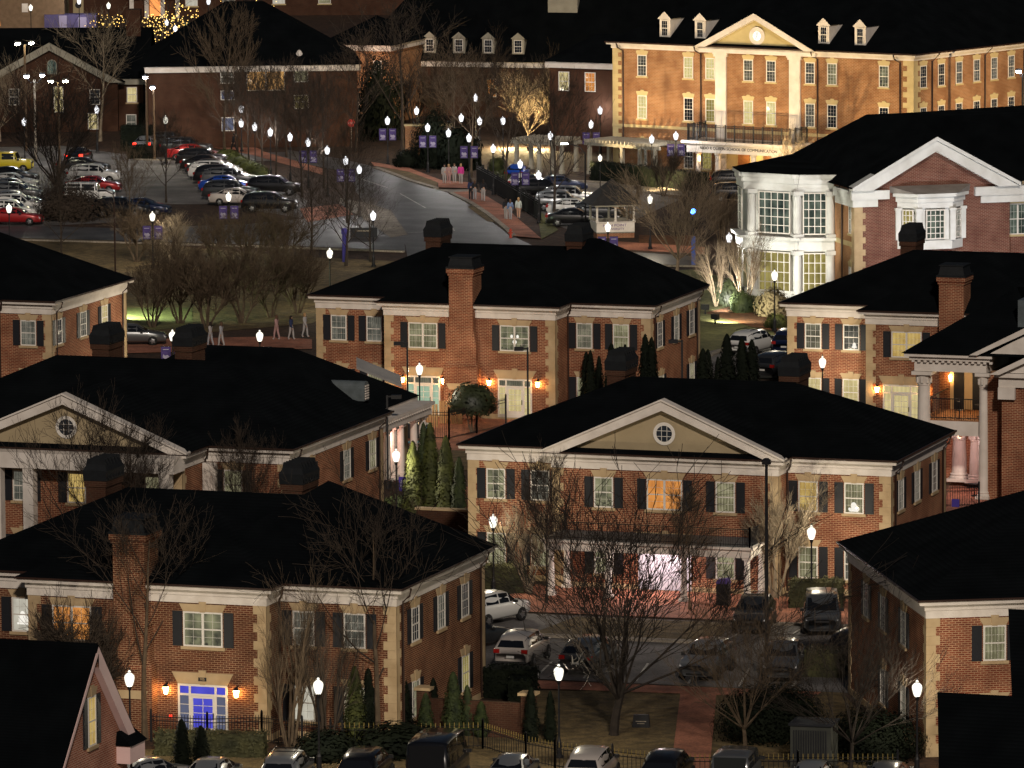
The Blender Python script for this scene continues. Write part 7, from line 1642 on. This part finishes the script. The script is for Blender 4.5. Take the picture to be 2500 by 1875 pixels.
def car_meshes(shape):
    def mk():
        st = SHAPE[shape]; mb = MB(); rings = []
        zb = .24 if shape == 'sedan' else .32
        for x, w, bz, rz_, rw in st:
            top = rz_ if rz_ else bz; tw = rw if rz_ else w*.86
            lo = zb+.12
            half = [(0, zb), (w*.82, zb), (w*.985, lo), (w, (lo+bz)/2), (w*.985, bz-.06), (w*.95, bz), ((w*.95+tw)/2+.02 if rz_ else w*.90, (bz+top)/2 if rz_ else bz+.015), (tw, top-.04 if rz_ else bz+.03), (tw*.6, top+.01 if rz_ else bz+.045), (0, top+.02 if rz_ else bz+.05)]
            ring_ = [(x, y, z) for y, z in half]+[(x, -y, z) for y, z in half[-2:0:-1]]
            rings.append(len(mb.v)); mb.v += ring_
        n = 18
        for a, b in zip(rings[:-1], rings[1:]):
            for j in range(n): q = (j+1) % n; mb.f.append((a+j, a+q, b+q, b+j)); mb.m.append(0)
        mb.f.append(tuple(rings[0]+j for j in range(n))); mb.m.append(0); mb.f.append(tuple(rings[-1]+j for j in range(n-1, -1, -1))); mb.m.append(0)
        gl = MB(); e = .012
        cab = [i for i, s_ in enumerate(st) if s_[3]]
        def P(i, j, sg=1):
            x, y, z = mb.v[rings[i]+j]; return Vector((x, sg*y, z))
        i0, i1 = cab[0], cab[-1]
        def quad(a, b, c, d, out, k=.10):
            m_ = (a+b+c+d)/4; gl.face([p+(m_-p)*k+Vector(out)*e for p in (a, b, c, d)])
        quad(P(i0-1, 7), P(i0-1, 7, -1), P(i0, 7, -1), P(i0, 7), (1.6, 0, 1.6), .08)
        quad(P(i1+1, 7), P(i1+1, 7, -1), P(i1, 7, -1), P(i1, 7), (-1.8, 0, 1.6), .08)
        for sg in (1, -1):
            for a in range(i0-1, i1+1):
                if a == i0-1: quad(P(a, 5, sg), P(a+1, 5, sg), P(a+1, 7, sg), P(a+1, 7, sg)+(P(a, 5, sg)-P(a+1, 7, sg))*.12, (0, sg*1.6, .5), .16)
                elif a == i1: 
                    if shape == 'sedan': quad(P(a, 5, sg), P(a+1, 5, sg), P(a, 7, sg)+(P(a+1, 5, sg)-P(a, 7, sg))*.12, P(a, 7, sg), (0, sg*1.6, .5), .2)
                else: quad(P(a, 5, sg), P(a+1, 5, sg), P(a+1, 7, sg), P(a, 7, sg), (0, sg*1.6, .5), .09)
        def bx(f, nm, m_):
            q = MB(); f(q); return q.mesh(nm, m_)
        xf, xr = st[0][0], st[-1][0]; w2 = st[1][1]; hz = st[1][2]; rz2 = st[-2][2]; wr = st[-2][1]
        hl = bx(lambda q: q.frustum((xf-.32, xf-.04, -.17, .17), hz-.16, (xf-.42, xf-.14, -.17, .17), hz+.0), 'headlight', M_HEAD)
        tl = bx(lambda q: q.box(xr-.03, xr+.28, -.15, .15, rz2-.22, rz2-.02), 'taillight', M_TAIL)
        gr = bx(lambda q: [q.box(xf-.10, xf+.03, -.46, .46, .38, .46), q.box(xf-.12, xf+.025, -.38, .38, hz-.26, hz-.16)], 'grille', M_TRIM)
        bp = bx(lambda q: [q.box(xr-.04, xr+.2, -wr*.9, wr*.9, .34, .46), q.box(xr-.035, xr+.1, -.3, .3, .60, .63)], 'bumper_trim', M_TRIM)
        pl = bx(lambda q: q.box(xr-.06, xr-.02, -.2, .2, .62, .74), 'number_plate', M_PLATE)
        mi = bx(lambda q: q.box(-.09, .09, -.10, .10, -.07, .07), 'mirror', M_TRIM)
        r_ = .33 if shape == 'sedan' else .37
        ty = MB(); ty.lathe([(r_*.6, -.11), (r_*.94, -.11), (r_, -.07), (r_, .07), (r_*.94, .11), (r_*.6, .11)], 16)
        rm = MB(); rm.lathe([(r_*.6, -.10), (r_*.6, .10), (r_*.2, .125)], 10)
        for k in range(5):
            t = 2*math.pi*k/5; c_, s_ = math.cos(t), math.sin(t)
            rm.face([(r_*.15*c_-.04*s_, r_*.15*s_+.04*c_, .128), (r_*.6*c_-.03*s_, r_*.6*s_+.03*c_, .118), (r_*.6*c_+.03*s_, r_*.6*s_-.03*c_, .118), (r_*.15*c_+.04*s_, r_*.15*s_-.04*c_, .128)])
        rot = Matrix.Rotation(R(-90), 4, 'X')
        tym = ty.mesh('tyre', M_TYRE, True); tym.transform(rot); rmm = rm.mesh('rim', M_RIM); rmm.transform(rot)
        mbm = mb
        return mbm, gl.mesh('window_glass', M_CGLASS), hl, tl, gr, bp, pl, mi, tym, rmm, r_
    return cached(('car', shape), mk)
def car(label, pos, rz, shape, colr, group='parked cars', small=False, lit=False, scale=1.0, name=None, plate=None, rack=False):
    d = car_meshes(shape); mbm, gl, hl, tl, gr, bp, pl, mi, tym, rmm, r_ = d
    nm = name or {'sedan': 'parked_car', 'suv': 'parked_suv', 'van': 'parked_minivan', 'box': 'parked_jeep', 'bigvan': 'parked_van'}[shape]
    cat = {'sedan': 'car', 'suv': 'suv', 'van': 'minivan', 'box': 'jeep', 'bigvan': 'van'}[shape]
    T = thing(nm, label, cat, (pos.x, pos.y, .03), rz, group, scale)
    put('body', cached(('cbody', shape, colr), lambda: mbm.mesh('body', PAINT[colr], True)), T)
    put('window_glass', gl, T)
    st = SHAPE[shape]; w2 = st[1][1]; wr = st[-2][1]
    wx = (1.42, -1.42) if shape not in ('bigvan',) else (1.75, -1.75)
    for x in wx:
        for sg in (1, -1):
            W = put('wheel', tym, T, (x, sg*(st[3][1]-.07), r_), 0 if sg > 0 else math.pi)
            put('rim', rmm, W, (0, 0, 0))
    for sg in (1, -1):
        put('headlight', hl, T, (0, sg*(w2-.20), 0))
        if lit: put('taillight', cached(('ton', shape), lambda: _tl(tl)), T, (0, sg*(wr-.16), 0))
        else: put('taillight', tl, T, (0, sg*(wr-.16), 0))
        put('mirror', mi, T, (st[4][0]+.35, sg*(st[4][1]+.06), st[4][2]+.04))
    put('grille', gr, T); put('bumper_trim', bp, T)
    put('number_plate', pl if plate is None else cached(('ply', shape), lambda: _pl(pl)), T)
    if rack:
        m_ = MB()
        for sg in (1, -1): m_.tube([(.3, sg*.55, st[5][3]+.08), (-1.5, sg*.55, st[5][3]+.08)], .025, 4)
        for x in (0, -.9): m_.tube([(x, -.56, st[5][3]+.10), (x, .56, st[5][3]+.10)], .02, 4)
        m_.build('roof_rack', M_TRIM, T)
    return T
def _tl(me):
    m = me.copy(); m.materials.clear(); m.materials.append(M_TAILON); return m
def _pl(me):
    m = me.copy(); m.materials.clear(); m.materials.append(M_PLATEY); return m
UP, DN, RT, LF = R(90), R(-90), 0.0, R(180)
GC = 'cars parked in the court between the brick houses'
car('white crossover parked nose-in behind the corner of the lower-left house', Vector((3.9, -16.6, 0)), R(70), 'suv', 'white', GC)
car('silver-white hatchback seen from behind, parked nearest the boxy hedge', Vector((9.3, -27.6, 0)), R(93), 'suv', 'pearl', GC)
car('dark car half hidden behind the corner of the lower-left house', Vector((5.3, -24.0, 0)), R(62), 'sedan', 'dark', GC)
car('dark hatchback with a red reflector right behind the near lamp', Vector((13.1, -28.4, 0)), R(90), 'suv', 'grey', GC)
car('black suv parked nose-out left of the tall light pole', Vector((17.6, -14.6, 0)), R(-80), 'suv', 'dark', GC, rack=True)
car('dark grey minivan with shiny bonnet parked under the right porch lamp', Vector((21.0, -13.8, 0)), R(-74), 'van', 'grey', GC)
car('silver suv with a slotted grille facing the brick path', Vector((19.2, -28.4, 0)), R(-88), 'suv', 'silver', GC)
car('dark grey suv with a yellow number plate beside the light pole', Vector((22.9, -27.6, 0)), R(-78), 'suv', 'grey', GC, plate=1)
car('black pickup-sized car with a red tail light cut off by the turned house', Vector((25.4, -22.0, 0)), R(78), 'suv', 'black', GC, lit=False)
GF = 'cars parked along the bottom edge'
car('pale car roof just right of the cottage downspout', ca(7, 975, 1790), R(60), 'sedan', 'silver', GF)
car('light-roofed car behind the two small conical shrubs', ca(7, 1385, 1790), R(95), 'sedan', 'silver', GF)
car('silver suv with roof bars below the many-stemmed tree', ca(7, 1870, 1780), R(100), 'suv', 'silver', GF, rack=True)
car('black suv left of the tall black van', ca(8, 170, 1760), R(98), 'suv', 'black', GF)
car('tall black van, the highest vehicle along the bottom edge', ca(8, 645, 1785), R(98), 'bigvan', 'black', GF)
car('silver-grey saloon with a bright roof right of the black van', ca(8, 1130, 1765), R(98), 'sedan', 'silver', GF)
car('white suv with red tail lights beside the near lamp post', ca(8, 1640, 1755), R(97), 'suv', 'pearl', GF)
car('black suv right of the white one along the bottom edge', ca(8, 2130, 1775), R(97), 'suv', 'black', GF)
car('grey boxy suv below the slim bare tree', ca(9, 370, 1760), R(97), 'box', 'grey', GF)
car('pale car roof before the grey utility shed', ca(9, 855, 1790), R(97), 'sedan', 'silver', GF)
car('dark car barely showing at the bottom beside the lamp post', ca(9, 1340, 1795), R(97), 'sedan', 'grey', GF)
GM = 'cars on the drive right of the middle house'
car('white pickup-like suv on the lit drive, rear towards us', Vector((-14.6, 95.3, 0)), R(78), 'suv', 'white', GM, rack=True)
car('dark navy suv beside the white one on the lit drive', Vector((-12.3, 96.5, 0)), R(95), 'suv', 'navy', GM)
car('dark car nearest on the drive, partly behind a roof chimney', Vector((-9.6, 84.0, 0)), R(80), 'suv', 'dark', GM)
car('grey car between the far-left house and the lit lawn', ca(4, 865, 590), R(20), 'sedan', 'grey', None)
car('black car on the walk before the floodlit portico', ca(3, 370, 1215), R(15), 'suv', 'black', 'dark cars near the portico')
car('second black car below the one at the floodlit portico', ca(3, 372, 1300), R(15), 'suv', 'black', 'dark cars near the portico')
GP = 'cars in the left car park'
for x, y, rz, sh, cl, lb in (
    (62, 1120, 12, 'box', 'yellow', 'yellow boxy jeep at the left edge of the car park'), (75, 1190, 12, 'sedan', 'black', 'black car directly below the yellow jeep'), (80, 1232, 12, 'sedan', 'white', 'white car third from the top in the left row'), (85, 1268, 12, 'sedan', 'silver', 'silver car fourth in the left row, below the white one'), (100, 1312, 12, 'suv', 'grey', 'grey suv fifth in the left row'), (95, 1352, 12, 'sedan', 'silver', 'silver saloon sixth in the left row, just above the round lamp'), (115, 1392, 12, 'suv', 'white', 'white suv in the left row beside the lamp globe'), (70, 1432, 12, 'suv', 'white', 'white suv at the lower left below the lamp globe'), (95, 1462, 12, 'sedan', 'red', 'dull red car lowest in the left row'),
    (545, 1128, 12, 'sedan', 'black', 'black car uppermost in the middle row behind the dark tree'), (620, 1192, 12, 'suv', 'white', 'white suv in the middle row behind the dark tree'), (615, 1252, 12, 'sedan', 'red', 'dark red car in the middle row above the white jeep'), (585, 1325, 12, 'box', 'white', 'white boxy jeep in the middle row'), (790, 1415, 8, 'suv', 'black', 'large black suv in front of the middle row'), (930, 1400, 8, 'sedan', 'navy', 'dark blue car just behind the large black suv'),
    (1110, 975, 12, 'suv', 'dark', 'dark suv at the top of the right row beside the lamp'), (1215, 1010, 12, 'suv', 'dark', 'dark suv behind the bright red car'), (1255, 1042, 12, 'sedan', 'red', 'bright red car near the top of the right row'), (1320, 1085, 12, 'suv', 'black', 'black suv just below the bright red car'), (1350, 1112, 12, 'sedan', 'black', 'black saloon second below the bright red car'), (1385, 1138, 12, 'sedan', 'dark', 'dark saloon third below the bright red car'), (1405, 1170, 12, 'suv', 'white', 'white-nosed suv in the middle of the right row'), (1440, 1196, 12, 'suv', 'black', 'black suv just below the white-nosed one'), (1490, 1215, 12, 'suv', 'grey', 'blue-grey suv above the bright blue car'), (1475, 1250, 12, 'sedan', 'blue', 'bright blue car in the right row'), (1500, 1300, 12, 'suv', 'dark', 'dark suv just below the bright blue car'), (1545, 1335, 12, 'sedan', 'pearl', 'pale pinkish car above the parking banner'), (1760, 1380, 10, 'suv', 'black', 'big black suv at the near corner of the car park'), (1790, 1270, 10, 'suv', 'black', 'black suv roof behind the big black one'),
    (955, 985, 100, 'sedan', 'silver', 'small pale car with an orange tail light on the lane'), (515, 1060, 100, 'sedan', 'black', 'dark car braking with bright red lights on the lane')):
    car(lb, ca(1, x, y), R(rz), sh, cl, GP, True, lit=('tail light' in lb or 'braking' in lb), scale=1.0)
GR = 'cars behind the road railing'
for x, y, rz, sh, cl, lb in ((1175, 1235, 100, 'sedan', 'white', 'white car at the far end of the row behind the railing'), (1155, 1175, 100, 'sedan', 'blue', 'bright blue car glimpsed behind the twin banners'), (1240, 1245, 100, 'sedan', 'black', 'black car second in the row behind the railing'), (1310, 1290, 30, 'suv', 'black', 'large black suv with a red light behind the railing'), (1430, 1250, 30, 'sedan', 'navy', 'navy car behind the dark conical tree'), (1440, 1372, 15, 'suv', 'silver', 'silver suv with a red tail light beside the dark conical trunk'), (1500, 1340, 15, 'suv', 'silver', 'silver suv second from the gazebo roof'), (1530, 1405, 15, 'sedan', 'white', 'white car just left of the gazebo'), (1530, 1470, 15, 'sedan', 'black', 'black car with bright headlights left of the gazebo'), (1700, 1440, 15, 'suv', 'dark', 'dark car seen through the gazebo')):
    car(lb, ca(2, x, y), R(rz), sh, cl, GR, True, lit=False)
q = ca(2, 1598, 1500); T = thing('light_pole', 'dark pole with a small bright lamp between the railing cars and the gazebo', 'light pole', (q.x, q.y, 0), HEAD)
p = MB(); p.tube([(0, 0, 0), (0, 0, 6.3)], .07, 6); p.build('pole', M_IRON, T); p = MB(); p.tube([(0, 0, 6.3), (-.4, 0, 6.9), (-1.6, 0, 7.2)], .045, 5); p.build('arm', M_IRON, T); p = MB(); p.box(-2.0, -1.4, -.1, .1, 7.12, 7.2); p.build('lens', glow('small_lens', (1, .97, .85), 25), T)

# ------------------------------------------------------------------ people
M_SKIN = mat('skin', (.50, .30, .21), (.44, .26, .18), 6, .6)
CLOTH = {k: mat('cloth_'+k, c, None, rough=.9) for k, c in {'white': (.36, .34, .33), 'pink': (.60, .05, .28), 'blush': (.38, .23, .22), 'black': (.018, .018, .022), 'navy': (.025, .035, .085), 'grey': (.30, .30, .32), 'blue': (.14, .20, .34), 'sage': (.42, .46, .42), 'tan': (.34, .20, .10)}.items()}
HAIRC = {'dark': mat('dark_hair', (.02, .013, .010), None), 'blond': mat('blond_hair', (.36, .22, .10), None), 'brown': mat('brown_hair', (.09, .05, .03), None)}
def person(label, pos, rz, h, top, legs, hair, step=.28, arm=.25, skirt=False, longhair=True, group='people walking', bare=False):
    """one continuous skinned body; clothes and hair are its children"""
    s = h/1.70
    V, E_, RD = [], [], []
    def v(x, y, z, r, par=None):
        V.append((x, y, z)); RD.append(r); i = len(V)-1
        if par is not None: E_.append((par, i))
        return i
    pel = v(0, 0, .93, .125); w = v(.01, 0, 1.08, .112, pel); ch = v(.01, 0, 1.28, .135, w); nk = v(0, 0, 1.44, .052, ch); hd0 = v(.02, 0, 1.53, .082, nk); hd = v(.02, 0, 1.63, .078, hd0)
    nose = v(.105, 0, 1.565, .016, hd0)
    for sg in (1, -1):
        hip_ = v(0, sg*.09, .88, .092, pel); kn = v(step*.5*sg+.03, sg*.095, .49, .060, hip_); an = v(step*sg-.02, sg*.09, .085, .040, kn); v(step*sg+.13, sg*.10, .035, .036, an)
        sh = v(0, sg*.17, 1.37, .060, ch); el = v(-arm*.5*sg-.02, sg*.225, 1.10, .042, sh); wr = v(-arm*sg+.06, sg*.22, .87, .028, el); pm = v(-arm*sg+.075, sg*.215, .80, .030, wr)
        for k in range(4): f1 = v(-arm*sg+.055+.017*k, sg*.213, .745-.004*abs(k-1.5), .0085, pm); v(-arm*sg+.062+.017*k, sg*.205, .71-.006*abs(k-1.5), .0075, f1)
        th = v(-arm*sg+.11, sg*.205, .79, .010, pm); v(-arm*sg+.125, sg*.20, .755, .0085, th)
    me = bpy.data.meshes.new('person'); me.from_pydata(V, E_, []); me.update()
    tmp = bpy.data.objects.new('tmp', me); col.objects.link(tmp)
    mod = tmp.modifiers.new('skin', 'SKIN'); mod.use_smooth_shade = True
    for i, sv in enumerate(me.skin_vertices[0].data): sv.radius = (RD[i], RD[i]); sv.use_root = (i == 0)
    tmp.modifiers.new('sub', 'SUBSURF').levels = 1
    dg = bpy.context.evaluated_depsgraph_get(); bm_ = bpy.data.meshes.new_from_object(tmp.evaluated_get(dg))
    bpy.data.objects.remove(tmp)
    bm_.name = 'person'; bm_.materials.clear(); bm_.materials.append(M_SKIN)
    T = put('person', bm_, None, (pos.x, pos.y, pos.z), rz, s); tag(T, label, 'person', group)
    def shell(nm, keep, m_, puff):
        vv = [q.co.copy() for q in bm_.vertices]; nn = [q.normal.copy() for q in bm_.vertices]
        idx = {}; mb = MB()
        for p in bm_.polygons:
            if all(keep(vv[i]) for i in p.vertices):
                f = []
                for i in p.vertices:
                    if i not in idx: idx[i] = len(mb.v); mb.v.append(tuple(vv[i]+nn[i]*puff))
                    f.append(idx[i])
                mb.f.append(tuple(f)); mb.m.append(0)
        if mb.f: mb.build(nm, m_, T, smooth=True)
    shell('trousers', lambda c: .07 < c.z < 1.02 and abs(c.y) < .175, CLOTH[legs] if not bare else M_SKIN, .018)
    shell('jacket', lambda c: (c.z > (.98 if not skirt else .80) and c.z < 1.45 and abs(c.y) < .20) or (abs(c.y) > .14 and .85 < c.z < 1.45), CLOTH[top], .026)
    sh_ = MB()
    for sg in (1, -1): sh_.lathe([(.05, 0), (.065, .03), (.05, .09)], 8, 0, step*sg+.03, sg*.095)
    sh_.build('shoe', CLOTH['black'] if legs == 'black' else CLOTH['white'], T)
    hm = MB(); pr = [(.02, 1.735), (.075, 1.71), (.098, 1.65), (.10, 1.57), (.09, 1.50 if not longhair else 1.36), (.05, 1.49 if not longhair else 1.33)]
    hm.lathe(pr, 10, 0, -.018, 0); hm.build('hair', HAIRC[hair], T, smooth=True)
    ey = MB()
    for sg in (1, -1): ey.box(.088, .100, sg*.032-.011, sg*.032+.011, 1.598, 1.610)
    ey.box(.094, .104, -.018, .018, 1.518, 1.526); ey.build('eyes', CLOTH['black'], T)
    return T
PG_ = 'people walking on the brick footpath'
tc = R(-70)
for x, y, hh, tp, lg, hr, lb, sk, bare in ((680, 1200, 1.66, 'white', 'white', 'dark', 'person in white with dark hair, leftmost of the row of four', False, False), (708, 1200, 1.66, 'blush', 'blush', 'blond', 'person in pale pink clothes, second of the row of four', False, False), (745, 1196, 1.66, 'white', 'white', 'brown', 'person in white next to the one in bright pink', False, False), (787, 1202, 1.72, 'pink', 'white', 'blond', 'person in a long bright pink coat, right end of the four', True, False)):
    p = ca(2, x, y); p.z = .12; person(lb, p, tc, hh, tp, lg, hr, .14, .10, sk)
for x, y, hh, tp, lg, hr, lb in ((852, 1306, 1.74, 'navy', 'black', 'dark', 'person in a dark jacket and dark trousers, left of the railing trio'), (877, 1306, 1.66, 'black', 'grey', 'brown', 'person in a dark top and grey trousers, middle of the railing trio'), (932, 1314, 1.80, 'black', 'white', 'dark', 'tall person in a dark top and white trousers by the railing')):
    p = ca(2, x, y); p.z = .13; person(lb, p, R(110), hh, tp, lg, hr, .2, .2)
for x, y, hh, tp, lg, hr, lb, bare in ((1080, 1434, 1.70, 'black', 'white', 'dark', 'person in a black top and white trousers, left of the lower trio', False), (1108, 1436, 1.66, 'blue', 'grey', 'brown', 'person in a blue-grey striped top, middle of the lower trio', False), (1162, 1428, 1.70, 'sage', 'tan', 'blond', 'person in a loose pale green coat with bare legs, right of the lower trio', True)):
    p = ca(2, x, y); p.z = .13; person(lb, p, R(100), hh, tp, lg, hr, .12, .1, bare, True, PG_, bare)
p = ca(1, 1522, 988); person('dark figure walking left of the orange-lit kerb at the plain brick building', p, R(180), 1.75, 'black', 'black', 'dark', .28, .2, False, False)
for x, y, hh, tp, lg, hr, lb in ((1370, 605, 1.7, 'white', 'grey', 'dark', 'person in pale clothes walking between the banner lamps, left one'), (1440, 605, 1.7, 'grey', 'white', 'brown', 'person in pale clothes walking between the banner lamps, right one'), (1800, 560, 1.72, 'blush', 'blush', 'brown', 'person in pink-white clothes right of the second banner lamp'), (1895, 560, 1.66, 'navy', 'white', 'dark', 'person in a dark top and white trousers near the middle house corner'), (1985, 545, 1.7, 'white', 'white', 'blond', 'person in white right at the corner of the middle house')):
    p = ca(4, x, y); p.z = .06; person(lb, p, R(-10 if x % 2 else 170), hh, tp, lg, hr, .17, .16, False, True, 'people on the lower footpath')
SUN_E = 1.62
# ------------------------------------------------------------------ night sky and the glow of the surroundings
EL, AZ = R(27), R(171)
wd = bpy.data.worlds.new('World'); scene.world = wd; wd.use_nodes = True
nt = wd.node_tree; bg = nt.nodes.get('Background') or nt.nodes.new('ShaderNodeBackground')
sk = nt.nodes.new('ShaderNodeTexSky'); sk.sky_type = 'NISHITA'; sk.sun_disc = False
sk.sun_elevation = EL; sk.sun_rotation = R(180-24)
nt.links.new(sk.outputs[0], bg.inputs['Color']); bg.inputs['Strength'].default_value = .011
sun = bpy.data.lights.new('sun', 'SUN'); sun.energy = SUN_E; sun.angle = R(3.0); sun.color = (1.0, .87, .74)
so = bpy.data.objects.new('sun', sun); col.objects.link(so)
dv = Vector((math.sin(R(24))*math.cos(EL), -math.cos(R(24))*math.cos(EL), math.sin(EL)))   # towards the light
so.rotation_euler = (-dv).to_track_quat('-Z', 'Y').to_euler(); so.location = (0, -200, 150)
